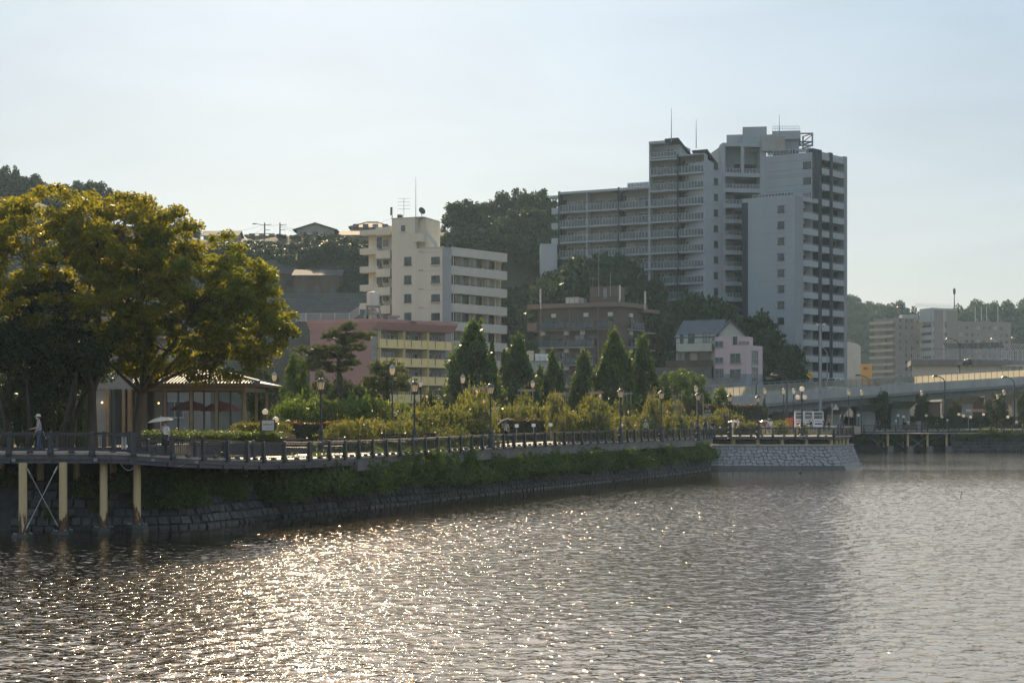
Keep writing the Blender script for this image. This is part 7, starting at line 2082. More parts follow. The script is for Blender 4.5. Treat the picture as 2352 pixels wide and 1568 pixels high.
road_lamp('curved road lamp bending right in front of the pink house', 1766, 1737, 866, 214, 8.5)
road_lamp('dark curved road lamp right of the tall loudspeaker pole', 1971, 1998, 861, 252, 3.3)
road_lamp('dark curved road lamp before the middle of the elevated road', 2148, 2170.5, 863, 252, 3.3)
road_lamp('dark curved road lamp near the right picture edge', 2307, 2330, 865, 252, 3.3)
road_lamp('grey curved road lamp rising from the elevated road beside the tower base', 1871, 1900, 793, 275, 10, 'steel_pole')
road_lamp('grey curved road lamp above the far ramp', 2178, 2205, 777, 310, 14, 'dark_frame')
road_lamp('thin grey road lamp above the ramp fence', 2280, 2299, 777, 380, 18, 'steel_pole')
road_lamp('dark road lamp cut by the right picture edge', 2328, 2356, 774, 330, 14, 'dark_frame')
lp = thing('loudspeaker_pole', 'tall thick grey pole with loudspeakers in front of the tower', 'pole', (px(1884, 216), 216, 3.3))
q = MB(); q.tube([(px(1884, 216), 216, 3.3), (px(1884, 216), 216, pz(742, 216))], [.24, .17], 10); q.build('pole', M['steel_pole'], lp)
for s in (-1, 1):
    q = MB(); c = Vector((px(1884, 216), 216, pz(746, 216))); q.tube([c + Vector((s * .2, -.1, 0)), c + Vector((s * .55, -.5, 0))], [.08, .26], 10); q.build('loudspeaker', M['alu'], lp)

# ------------------------------------------------------------------ benches
bm_ = []
q = MB()
for k in range(3): q.box(-.75, .75, .06 + .14 * k, .17 + .14 * k, .42, .46)
bm_.append(('seat', q.mesh('seat', M['rail_paint'])))
q = MB()
for k in range(3): q.hexa([(-.75, .5 + .05 * k, .55 + .13 * k), (.75, .5 + .05 * k, .55 + .13 * k), (.75, .53 + .05 * k, .55 + .13 * k), (-.75, .53 + .05 * k, .55 + .13 * k), (-.75, .54 + .05 * k, .66 + .13 * k), (.75, .54 + .05 * k, .66 + .13 * k), (.75, .57 + .05 * k, .66 + .13 * k), (-.75, .57 + .05 * k, .66 + .13 * k)])
bm_.append(('backrest', q.mesh('backrest', M['rail_paint'])))
for s in (-1, 1):
    q = MB(); x = s * .72
    q.tube([(x, .05, 0), (x, .1, .42), (x, .5, .44), (x, .66, .98)], .03, 5); q.tube([(x, .55, 0), (x, .48, .44)], .03, 5); q.tube([(x, .1, .42), (x, .06, .64), (x, .3, .68), (x, .58, .66)], .025, 5)
    bm_.append(('side_frame', q.mesh('side_frame', M['rail_paint'])))
for k, (d, dep, lab) in enumerate(((683, 83, 'dark slatted bench left of the nearest lantern'), (770, 86.5, 'dark slatted bench right of the nearest lantern'), (909, 91, 'dark slatted bench left of the second lantern'), (978, 96, 'dark slatted bench right of the second lantern'), (1091, 104, 'dark slatted bench left of the third lantern'), (1146, 108, 'dark slatted bench beside the man with a dark umbrella'), (1408, 131, 'dark slatted bench where two people rest'), (1560, 150, 'dark slatted bench before the far rose beds'), (1713, 170, 'dark slatted bench behind the couple with a white parasol'))):
    plant('bench', lab, 'bench', bm_, (px(d, dep), dep, gz(px(d, dep), dep) + .05), R(150 if d < 1300 else 160) + .4, 1.0, 'benches along the promenade')

# ------------------------------------------------------------------ stakes round young trees
sm = []
for x, y in ((-.55, -.3), (.55, -.3), (-.4, .4), (.7, .4)):
    q = MB(); q.tube([(x, y, 0), (x, y, 2.7)], .04, 6); sm.append(('stake', q.mesh('stake', M['wood_stake'])))
q = MB(); q.tube([(-.8, -.3, 2.55), (.8, -.3, 2.55)], .035, 5); sm.append(('crossbar', q.mesh('crossbar', M['wood_stake'])))
q = MB(); q.tube([(-.7, .4, 2.5), (.9, .4, 2.5)], .035, 5); sm.append(('crossbar', q.mesh('crossbar', M['wood_stake'])))
z5 = lambda zx: 1091 + zx * .24424
for k, (d, yt, dep, lab) in enumerate(((1096, 884, 128, 'first cone shaped tree'), (z5(482), 888, 140, 'second cone shaped tree'), (z5(790), 897, 146, 'third cone shaped tree'), (z5(1128), 894.5, 146, 'fourth cone shaped tree'), (z5(1412), 897, 150, 'golden tipped tree'), (z5(1682), 901, 156, 'fifth lantern'), (z5(1905), 901, 160, 'feathery bush tree'), (z5(2120), 905, 165, 'sixth lantern'))):
    h = pz(yt, dep) - 3.25
    plant('tree_stakes', 'grey wooden frame of stakes for a young tree near the ' + lab, 'stakes', sm, (px(d, dep), dep, 3.25), .2 * k, (1, 1, h / 2.7), 'wooden stake frames in the garden')
# ------------------------------------------------------------------ small garden furniture
def sign_box(name, label, cat, d, y0, y1, w, dep, face, post_w=.05, group=None):
    t = thing(name, label, cat, (px(d, dep), dep, 3.25), group)
    q = MB(); x = px(d, dep); q.box(x - w / 2, x + w / 2, dep - .02, dep + .02, pz(y1, dep), pz(y0, dep)); q.build('plate', M[face], t)
    q = MB(); q.box(x - post_w / 2, x + post_w / 2, dep + .021, dep + .06, 3.2, pz(y0, dep) - .05); q.build('post', M['steel_pole'], t)
for k, (zx, zy) in enumerate(((392, 940), (551, 935), (711, 930))):
    sign_box('plant_label', LABL[k].replace('nearest', 'left') .replace('second', 'middle').replace('third', 'right') + ' of three white plant labels before the low hedge', 'label', z5(zx), 746.5 + (zy - 12) * .24424, 746.5 + (zy + 18) * .24424, .3, 118, 'white_paint', group='white plant labels')
sign_box('notice_board', 'small white notice on the far lawn', 'notice', *(z3(622, 0)[0], z3(0, 668)[1], z3(0, 695)[1]), .28, 238.5, 'white_paint')
sign_box('notice_board', 'white notice right of the dark walker on the far lawn', 'notice', *(z3(1318, 0)[0], z3(0, 658)[1], z3(0, 684)[1]), .28, 240, 'white_paint')
sign_box('direction_post', 'white information post beside the couple with a white parasol', 'post', 1667, 948, 966, .6, 172, 'white_paint')
mn = thing('stone_monument', 'grey stone plinth with a small dark bust in front of the tall hedge', 'monument', (px(1625, 172), 172, 3.28))
q = MB(); c = (px(1625, 172), 172, 3.28); zt = pz(948, 172); q.box(c[0] - .75, c[0] + .75, 171.5, 172.5, 3.2, 3.6); q.box(c[0] - .5, c[0] + .5, 171.6, 172.4, 3.6, zt); q.build('plinth', M['stone_pale'], mn)
q = MB(); q.lathe((c[0], 172, zt), [(.3, 0), (.32, .18), (.16, .3), (.1, .38), (.17, .48), (.19, .62), (.12, .76), (.02, .8)], 10); q.build('bust', M['concrete_dark'], mn)
te = MB(); te.box(px(1775, 190), px(1960, 190), 186, 200, 3.2, 4.15); tag(te.build('terrace', M['paving']), kind='structure')
def vending(d0, d1, label, dep=187.0):
    x0, x1 = px(d0, dep), px(d1, dep); zt = pz(943.5, dep); zb = 4.15; cx = (x0 + x1) / 2
    t = thing('vending_machine', label, 'vending machine', (cx, dep, zb), 'white vending machines')
    q = MB(); q.box(x0, x1, dep, dep + .8, zb, zt); q.build('cabinet', M['white_paint'], t)
    q = MB(); q.box(x0 + .1, x1 - .12, dep - .02, dep, zb + (zt - zb) * .5, zt - .12); o = q.build('display_window', M['pane_dark'], t)
    for r in range(3):
        q = MB()
        for k in range(7):
            xx = x0 + .18 + (x1 - x0 - .44) * k / 6; zz = zb + (zt - zb) * (.54 + .145 * r)
            q.lathe((xx, dep - .05, zz), [(.04, 0), (.04, .13), (.02, .17)], 6)
        q.build('bottle_row', M[('car_silver', 'white_paint', 'sign_grey')[r]], o)
    q = MB(); q.box(x0 + .2, x1 - .2, dep - .02, dep, zb + .25, zb + .42); q.build('hatch', M['dark_frame'], t)
    q = MB(); q.box(x0 + .15, x1 - .3, dep - .015, dep, zb + .62, zb + .72); q.build('button_strip', M['sign_grey'], t)
vending(1826, 1846.5, 'left of three white vending machines standing under the elevated road'); vending(1847.5, 1867, 'middle of three white vending machines standing under the elevated road'); vending(1867.8, 1891.5, 'widest right of three white vending machines under the elevated road')
ob = thing('plastic_barrier', 'orange plastic barriers stacked left of the vending machines', 'barrier', (px(1816, 186), 186.5, 4.15))
for k in range(2):
    q = MB(); x = px(1809 + 9.5 * k, 186); q.hexa([(x - .2, 185.8, 4.15), (x + .28, 185.8, 4.15), (x + .28, 186.5, 4.15), (x - .2, 186.5, 4.15), (x - .2, 186, pz(958.5, 186)), (x + .28, 186, pz(958.5, 186)), (x + .28, 186.3, pz(958.5, 186)), (x - .2, 186.3, pz(958.5, 186))]); q.build('barrier_block', M['orange_plastic'], ob)
bl_ = thing('blue_box', 'tall narrow blue box half hidden in the bushes near the third lantern', 'box', (px(1136, 140), 140, 3.25))
q = MB(); x = px(1136.5, 140); q.box(x - .35, x + .35, 140, 140.6, 3.2, pz(934, 140)); q.build('cabinet', M['sign_blue'], bl_); q = MB(); q.box(x - .25, x + .25, 139.98, 140, pz(942, 140), pz(936, 140)); q.build('panel', M['white_paint'], bl_)
gw2 = MB(); gw2.box(px(1390, 172), px(1560, 172), 172, 172.4, 3.2, pz(931, 172)); tag(gw2.build('garden_wall', M['concrete']), 'pale low wall behind the garden under the golden tipped tree', 'wall')
gw3 = MB(); gw3.box(px(925, 190), px(1080, 190), 190, 190.4, 3.2, pz(935, 190)); tag(gw3.build('street_wall', M['white_trim']), 'pale street wall at the foot of the yellow balconies', 'wall')
# water side floating twig
tw = MB(); tw.tube([P(2206, 1141, 97), P(2209.5, 1128, 97)], .02, 5); tag(tw.build('floating_stick', M['bark_dark']), 'thin stick poking out of the open water at the right', 'stick')
# ------------------------------------------------------------------ elevated road
def fly_top(d): return lerp_tab([(1640, 891), (1944, 871.6), (2352, 848.4), (2460, 842)], d)
def fly_dep(d): return lerp_tab([(1640, 206), (1944, 240), (2352, 283), (2460, 294)], d)
FY = thing('elevated_road', 'long grey elevated road rising to the right with glass noise panels', 'bridge', (px(2000, 245), 245, 3.3))
ds = [1640 + 20 * k for k in range(42)]
pan, prev = [], None
L0 = [Vector((px(d, fly_dep(d)), fly_dep(d), pz(fly_top(d), fly_dep(d)))) for d in ds]
run = resample(L0, 2.0)
BH, PH = 1.35, 1.35
conc, gird = MB(), MB()
for a, b_ in zip(L0, L0[1:]):
    t = (b_ - a); t.z = 0; t.normalize(); n = Vector((-t.y, t.x, 0)) * -1
    n = Vector((t.y, -t.x, 0))                        # towards the water
    for (p0, p1, z0, z1, mb_) in ((-.0, .35, -BH - PH, -BH, conc), (-.6, .25, -BH - PH - .45, -BH - PH - .003, gird), (-2.6, -1.0, -BH - PH - 1.7, -BH - PH - .45, gird), (-9.4, -.36, -BH - PH - .4, -BH - PH + .3, gird), (-9.8, -9.45, -BH - PH - .3, -BH + .0, conc)):
        q = [a + n * p1, b_ + n * p1, b_ + n * p0, a + n * p0]
        mb_.hexa([v + Vector((0, 0, z0)) for v in q] + [v + Vector((0, 0, z1)) for v in q])
conc.build('parapet', M['viaduct'], FY); gird.build('girder', M['girder'], FY)
for i, (a, b_) in enumerate(zip(run, run[1:])):
    up = Vector((0, 0, 1))
    q = MB(); q.tube([a - up * BH, a], .055, 4); beam(q, a, b_, .09, .09); beam(q, a - up * (BH - .08), b_ - up * (BH - .08), .07, .07)
    o = q.build('panel_frame', M['steel_pole'], FY)
    q = MB(); q.quad(a - up * (BH - .1), b_ - up * (BH - .1), b_ - up * .05, a - up * .05); q.build('glass_panel', M['noise_glass'], o)
fb = MB()                                             # the far side barrier
far_run = []
for i, (a, b_) in enumerate(zip(L0, L0[1:])):
    t = (b_ - a); t.z = 0; t.normalize(); n = Vector((t.y, -t.x, 0))
    far_run.append(a + n * -9.6)
fr2 = resample(far_run, 2.0)
q = MB()
for a, b_ in zip(fr2, fr2[1:]):
    q.tube([a - Vector((0, 0, BH)), a], .05, 4); beam(q, a, b_, .08, .08)
tag(q.build('far_barrier_posts', M['steel_pole'], FY), kind='stuff')
for d, w, kind in ((1790, 1.2, 0), (1915, 1.3, 0), (1985, 1.6, 0), (2065, 1.6, 1), (2215, 1.2, 0), (2340, 1.6, 1)):
    dep = fly_dep(d) + 4.5; zt = pz(fly_top(d), fly_dep(d)) - BH - PH - 1.7
    q = MB(); x = px(d, dep); q.box(x - w, x + w, dep - 1.1, dep + 1.1, 3, zt - .6); q.hexa([(x - w - .02, dep - 1.12, zt - .9), (x + w + .02, dep - 1.12, zt - .9), (x + w + .02, dep + 1.1, zt - .9), (x - w - .02, dep + 1.1, zt - .9), (x - w - .5, dep - 4.6, zt + .3), (x + w + .5, dep - 4.6, zt + .3), (x + w + .5, dep + 3, zt + .3), (x - w - .5, dep + 3, zt + .3)])
    q.build('pier', M['viaduct'], FY)
q = MB(); q.add([(px(1632, 204), 204, 3.2), (px(1765, 219), 219, 3.2), (px(1765, 219), 219, pz(931, 219)), (px(1632, 204), 204, pz(910, 204))], [(0, 1, 2, 3)])
q.build('abutment', M['viaduct'], FY)
# curved upper ramp with its fences
RA = thing('upper_ramp', 'curved upper ramp viaduct with tall wire fences behind the elevated road', 'bridge', (px(2250, 330), 330, 10))
def ramp_pt(t):                                       # plan of the curved deck edge
    return Vector((px(2092 + 330 * t, 318), 318 - 22 * math.sin(t * 2.2) + 10 * t, 17.6 - 1.3 * t))
rp = [ramp_pt(k / 24) for k in range(25)]
q = MB(); w_ = MB()
for a, b_ in zip(rp, rp[1:]):
    qd = [a, b_, b_ + Vector((3, 14, 0)), a + Vector((3, 14, 0))]
    q.hexa([v + Vector((0, 0, -1.1)) for v in qd] + qd)
    w2 = [a + Vector((.5, .8, 0)), b_ + Vector((.5, .8, 0)), b_ + Vector((3, 9, 0)), a + Vector((3, 9, 0))]
    w_.hexa([v + Vector((0, 0, -5.0)) for v in w2] + [v + Vector((0, 0, -1.11)) for v in w2])
q.build('deck_edge', M['concrete'], RA); w_.build('wall', M['white_trim'], RA)
bars = MB()
for i, (a, b_) in enumerate(zip(rp, rp[1:])):
    for h in (.05, 1.2, 2.3): beam(bars, a + Vector((0, .2, h)), b_ + Vector((0, .2, h)), .07, .09)
    for k in range(4):
        p = a + (b_ - a) * k / 4; bars.box(p.x - .05, p.x + .05, p.y + .15, p.y + .25, p.z, p.z + 2.3)
tag(bars.build('fence_bars', M['steel_pole'], RA), kind='stuff')
gd = MB(); gp = MB()
gr0 = [Vector((px(2225 + 190 * t, 316), 312 - 14 * math.sin(t * 3.0), 14.6 - .3 * t)) for t in [k / 20 for k in range(21)]]
for a, b_ in zip(gr0, gr0[1:]):
    beam(gd, a + Vector((0, 0, 1.3)), b_ + Vector((0, 0, 1.3)), .25, .3); gd.box(a.x - .12, a.x + .12, a.y - .1, a.y + .1, a.z, a.z + 1.2)
    qd = [a, b_, b_ + Vector((0, 9, 0)), a + Vector((0, 9, 0))]
    gp.hexa([v + Vector((0, 0, -2.4)) for v in qd] + qd)
gp.build('lower_deck', M['concrete'], RA); tag(gd.build('guard_rail', M['white_trim'], RA), kind='stuff')
NF = thing('noise_fence', 'tall bent steel fence with mesh panels on the ramp at the right', 'fence', (px(2260, 340), 340, 14))
post = MB(); 
fpt = [Vector((px(2172 + 125 * k / 22, 330), 330 + 3 * math.sin(k * .2), 15.5)) for k in range(23)] 
for i, p in enumerate(fpt):
    q = MB(); q.tube([p, p + Vector((0, 0, 5.2)), p + Vector((-.9, -1.2, 6.4))], .09, 4); q.build('post', M['steel_pole'], NF)
q = MB()
for a, b_ in zip(fpt, fpt[1:]):
    for h in (1.2, 2.5, 3.8, 5.1): beam(q, a + Vector((0, 0, h)), b_ + Vector((0, 0, h)), .06, .07)
    beam(q, a + Vector((-.9, -1.2, 6.4)), b_ + Vector((-.9, -1.2, 6.4)), .08, .08)
tag(q.build('fence_bars', M['alu'], NF), kind='stuff')
q = MB()
for a, b_ in zip(fpt, fpt[1:]): q.quad(a + Vector((0, .05, 5.1)), b_ + Vector((0, .05, 5.1)), b_ + Vector((-.9, -1.15, 6.38)), a + Vector((-.9, -1.15, 6.38)))
q.build('top_panel', M['rail_glass'], NF)
fp2 = [Vector((px(2300 + 75 * k / 14, 420), 420, 19)) for k in range(15)]
NF2 = thing('noise_fence', 'second pale steel fence further back at the right picture edge', 'fence', (px(2330, 420), 420, 16))
for p in fp2:
    q = MB(); q.tube([p, p + Vector((0, 0, 5.2)), p + Vector((.9, -1.2, 7.0))], .1, 4); q.build('post', M['alu'], NF2)
q = MB()
for a, b_ in zip(fp2, fp2[1:]):
    for h in (.6, 2.4, 4.0, 5.2): beam(q, a + Vector((0, 0, h)), b_ + Vector((0, 0, h)), .08, .09)
    beam(q, a + Vector((.9, -1.2, 7.0)), b_ + Vector((.9, -1.2, 7.0)), .08, .08)
tag(q.build('fence_bars', M['alu'], NF2), kind='stuff')
q = MB(); q.box(px(2296, 421), px(2420, 421), 421, 424, 3, 19); q.build('parapet', M['viaduct'], NF2)

# ------------------------------------------------------------------ vehicles
def vehicle(label, cat, c, rz, L_, Wd, H, hood, paint, name, boxy=False):
    t = thing(name, label, cat, c, None, rz)
    h0 = .28; hs = H * (.62 if not boxy else .5)
    q = MB()
    def ring(x, zb, zt, w): return [(x, -w, zb), (x, w, zb), (x, w, zt), (x, -w, zt)]
    secs = [(-L_ / 2, h0 + .1, hs * .85, Wd * .44), (-L_ / 2 + .25, h0, hs, Wd * .5), (L_ / 2 - .3, h0, hs * (.95 if not boxy else 1), Wd * .5), (L_ / 2, h0 + .1, hs * .75, Wd * .44)]
    vs_ = []; fs = []
    for x, zb, zt, w in secs: vs_ += ring(x, zb, zt, w)
    for i in range(3):
        for k in range(4): fs.append((i * 4 + k, i * 4 + (k + 1) % 4, (i + 1) * 4 + (k + 1) % 4, (i + 1) * 4 + k))
    fs += [(3, 2, 1, 0), (12, 13, 14, 15)]
    q.add(vs_, fs)
    xb, xf = -L_ / 2 + .12, L_ / 2 - hood
    q.hexa([(xb + .25, -Wd * .4, H - .06), (xf - .7, -Wd * .4, H - .06), (xf - .7, Wd * .4, H - .06), (xb + .25, Wd * .4, H - .06), (xb + .4, -Wd * .36, H), (xf - .85, -Wd * .36, H), (xf - .85, Wd * .36, H), (xb + .4, Wd * .36, H)])
    for x0, x1 in ((xb + .05, xb + .3), ((xb + xf) / 2 - .06, (xb + xf) / 2 + .06), (xf - .1, xf - .75)):
        for s in (-1, 1): q.tube([(x0, s * Wd * .47, hs - .02), (x1, s * Wd * .4, H - .04)], .05, 4)
    local('body', q, M[paint], t)
    q = MB(); q.hexa([(xb + .03, -Wd * .46, hs), (xf - .05, -Wd * .46, hs), (xf - .05, Wd * .46, hs), (xb + .03, Wd * .46, hs), (xb + .27, -Wd * .39, H - .07), (xf - .72, -Wd * .39, H - .07), (xf - .72, Wd * .39, H - .07), (xb + .27, Wd * .39, H - .07)]); local('windows', q, M['pane_dark'], t)
    for sx in (-.31, .31):
        for sy in (-1, 1):
            q = MB(); q.tube([(sx * L_, sy * Wd * .5, .33), (sx * L_, sy * Wd * .4, .33)], .33, 12); w_ = local('wheel', q, M['tyre'], t)
            q = MB(); q.tube([(sx * L_, sy * (Wd * .5 + .01), .33), (sx * L_, sy * Wd * .49, .33)], .18, 10); local('rim', q, M['alu'], w_)
    for sy in (-1, 1):
        q = MB(); q.box(-L_ / 2 - .02, -L_ / 2 + .1, sy * Wd * .36 - .12, sy * Wd * .36 + .12, hs * .6, hs * .85); local('tail_light', q, M['sign_red'], t)
        q = MB(); q.box(L_ / 2 - .1, L_ / 2 + .02, sy * Wd * .34 - .14, sy * Wd * .34 + .14, hs * .55, hs * .72); local('headlight', q, M['lamp_glass'], t)
    return t
def on_fly(d, off=3.0):
    a = P(d, fly_top(d), fly_dep(d) + off); dd = 10
    b0 = Vector((px(d, fly_dep(d)), fly_dep(d), pz(fly_top(d), fly_dep(d)))); b1 = Vector((px(d + dd, fly_dep(d + dd)), fly_dep(d + dd), 0))
    t = Vector((b1.x - b0.x, b1.y - b0.y, 0)).normalized(); n = Vector((-t.y, t.x, 0))
    c = b0 + n * off; c.z = b0.z - BH - PH + .31
    return c, math.atan2(t.y, t.x)
c, rz = on_fly(1957, 2.6); vehicle('white van on the elevated road below the tower edge seen through the panels', 'van', c, rz, 4.6, 1.7, 2.6, .7, 'car_white', 'van', True)
c, rz = on_fly(2112, 2.6); vehicle('pale car on the elevated road seen through the glass panels', 'car', c, rz + 3.14, 4.4, 1.7, 2.15, 1.1, 'car_silver', 'parked_car')
vehicle('white van on the curved ramp seen from behind at the right', 'van', P(2309, 829, 306) - Vector((0, 0, 1.6)), R(75), 4.6, 1.75, 2.1, .6, 'car_white', 'van', True)
vehicle('dark car on the curved ramp behind the fence', 'car', P(2218, 826, 309) - Vector((0, 0, 1.4)), R(110), 4.3, 1.75, 1.5, 1.1, 'car_dark', 'parked_car')
for k, (d, dep, rz_, paint, lab) in enumerate(((2108, 296, .2, 'car_silver', 'silver car under the elevated road behind the middle tree'), (2170, 300, .1, 'car_white', 'white car under the elevated road beside the slim tree'), (2226, 305, 3.0, 'car_dark', 'dark car under the elevated road right of the pier'), (2012, 280, .1, 'car_white', 'white car under the elevated road behind the spiky tree'), (2345, 300, .1, 'car_silver', 'silver car under the elevated road at the right edge'), (2040, 284, 2.9, 'car_dark', 'dark car under the elevated road right of the spiky tree'))):
    vehicle(lab, 'car', (px(d, dep), dep, 3.9), rz_, 4.3, 1.7, 1.5, 1.1, paint, 'parked_car')
def bus(label, d, dep, rz, L_=9.5):
    t = thing('bus', label, 'bus', (px(d, dep), dep, 3.9), 'buses under the elevated road', rz)
    q = MB(); q.box(-L_ / 2, L_ / 2, -1.2, 1.2, .4, 3.0); q.box(-L_ / 2 + .3, L_ / 2 - .3, -1.0, 1.0, 3.0, 3.2); local('body', q, M['tan_cloth'], t)
    q = MB(); q.box(-L_ / 2 + .3, L_ / 2 - .4, -1.215, 1.215, 1.5, 2.6); local('side_windows', q, M['pane_dark'], t)
    q = MB(); q.box(-L_ / 2 - .015, -L_ / 2, -1.05, 1.05, 1.2, 2.6); q.box(L_ / 2, L_ / 2 + .015, -1.05, 1.05, 1.2, 2.6); local('windscreen', q, M['pane_dark'], t)
    for sx in (-.3, .3):
        for sy in (-1, 1): q = MB(); q.tube([(sx * L_, sy * 1.22, .5), (sx * L_, sy * .9, .5)], .5, 12); local('wheel', q, M['tyre'], t)
bus('cream bus facing the water under the elevated road, left one', 2262, 300, R(-82)); bus('cream bus facing the water under the elevated road, right one', 2315, 304, R(-80))
# low shops and walls in the shade beyond the bridge
for k, (d0, d1, yt, dep, mk, lab) in enumerate(((1900, 1945, 925, 330, 'plaster_wall', 'low pale shop under the elevated road left of the bridge piers'), (2060, 2105, 905, 335, 'white_trim', 'white shop seen between two bridge piers'), (2110, 2160, 925, 340, 'brown_tile', 'brown shop front beyond the middle tree'), (2163, 2188, 890, 345, 'white_trim', 'narrow white building seen under the bridge'), (2192, 2260, 915, 338, 'timber_wall', 'dark shop under the elevated road beside the buses'), (2262, 2345, 900, 345, 'far_wall', 'grey shop behind the buses'), (1955, 2058, 930, 338, 'timber_wall', 'dark low shop beyond the first bridge piers'), (2346, 2440, 905, 340, 'plaster_wall', 'pale shop at the right picture edge under the bridge'), (1788, 1898, 922, 300, 'timber_wall', 'dark low building behind the vending machines'))):
    F = Fac((px(d0, dep), dep), (px(d1, dep), dep)); t = thing('shop', lab, 'shop', (F.at(F.L / 2).x, dep, 3.3))
    m = MB(); m.fbox(F, 0, F.L, -10, 0, 3, pz(yt, dep)); m.build('wall', M[mk], t)
    m = MB(); m.fbox(F, -.2, F.L + .2, -10, .5, pz(yt, dep), pz(yt, dep) + .3); m.build('roof', M['slate_roof'], t)
    for i in range(max(1, int(F.L / 3))): window(t, F, F.L * (i + .5) / max(1, int(F.L / 3)), 0, 4.2, 1.9, 1.8, 'dark_frame', 1, False)
pb = thing('bridge_pillar_panel', 'pale sign panel on the pier beside the buses', 'sign', (px(2233, 262), 262, 3.9))
q = MB(); q.box(px(2219, 262), px(2232, 262), 262, 262.1, pz(945, 262), pz(939, 262)); q.build('plate', M['cream_cloth'], pb); q = MB(); q.box(px(2225, 262) - .05, px(2225, 262) + .05, 262.1, 262.2, 3.3, pz(939, 262)); q.build('post', M['steel_pole'], pb)
ys = thing('curve_sign', 'yellow diamond road sign with a black bent arrow in front of the tower', 'road sign', (px(1861, 226), 226, 8))
q = MB(); c = P(1861, 860.5, 226); r = 13.5 / 2 * 226 / FPX * 1.25
q.add([c + Vector(v) for v in ((-r, 0, 0), (0, 0, -r), (r, 0, 0), (0, 0, r), (-r, .04, 0), (0, .04, -r), (r, .04, 0), (0, .04, r))], [(0, 1, 2, 3), (7, 6, 5, 4), (0, 4, 5, 1), (1, 5, 6, 2), (2, 6, 7, 3), (3, 7, 4, 0)]); q.build('plate', M['sign_yellow'], ys)
q = MB(); q.tube([c + Vector((.2, -.03, -.32)), c + Vector((.16, -.03, -.02)), c + Vector((-.1, -.03, .08))], .05, 4); q.add([c + Vector((-.05, -.03, .24)), c + Vector((-.05, -.03, -.08)), c + Vector((-.34, -.03, .1))], [(0, 1, 2)]); q.build('arrow', M['dark_frame'], ys)
q = MB(); q.tube([c + Vector((.05, .1, -3.5)), c + Vector((.05, .1, r))], .05, 6); q.build('post', M['steel_pole'], ys)
bs = thing('round_sign', 'round blue road sign with a red rim before the bridge pier', 'road sign', (px(1986, 254), 254, 3.3))
q = MB(); c = P(1986, 928, 254); q.tube([c, c + Vector((0, .04, 0))], .42, 16); q.build('rim', M['orange_plastic'], bs); q = MB(); q.tube([c + Vector((0, -.01, 0)), c + Vector((0, .0, 0))], .33, 16); q.build('face', M['sign_blue'], bs)
q = MB(); q.tube([(c.x, c.y + .06, 3.3), c + Vector((0, .06, .4))], .05, 6); q.build('post', M['steel_pole'], bs); q = MB(); q.box(c.x - .4, c.x + .4, c.y, c.y + .04, c.z - 1.2, c.z - .6); q.build('text_plate', M['white_paint'], bs)
ts = thing('triangle_sign', 'white triangular board on a post right of the vending machines', 'sign', (px(1918, 205), 205, 3.3))
q = MB(); c = P(1920, 934, 205); q.add([c + Vector(v) for v in ((-.45, 0, -.35), (.45, 0, -.35), (0, 0, .45), (-.45, .04, -.35), (.45, .04, -.35), (0, .04, .45))], [(0, 1, 2), (5, 4, 3), (0, 3, 4, 1), (1, 4, 5, 2), (2, 5, 3, 0)]); q.build('plate', M['white_trim'], ts)
q = MB(); q.box(c.x - .55, c.x - .47, 205, 205.08, 3.3, c.z + .5); q.build('post', M['white_trim'], ts)
fl = thing('flower_bed', 'low brick edged flower bed with a pale stone seat on the far lawn', 'planter', (px(2104, 241), 241, 3.3))
q = MB(); q.box(px(2080, 241), px(2128, 241), 240.5, 243, 3.3, pz(969, 241)); q.build('brick_wall', M['planter_brick'], fl); q = MB(); q.box(px(2105, 240), px(2117, 240), 239.8, 240.4, 3.5, pz(966, 240)); q.build('stone_seat', M['stone_pale'], fl)
lpth = MB(); lpth.add([(px(2215, 239), 239, 3.42), (px(2352, 239), 239, 3.42), (px(2300, 252), 252, 3.44), (px(2225, 252), 252, 3.44)], [(0, 1, 2, 3)]); tag(lpth.build('lawn_path', M['paving']), kind='structure')

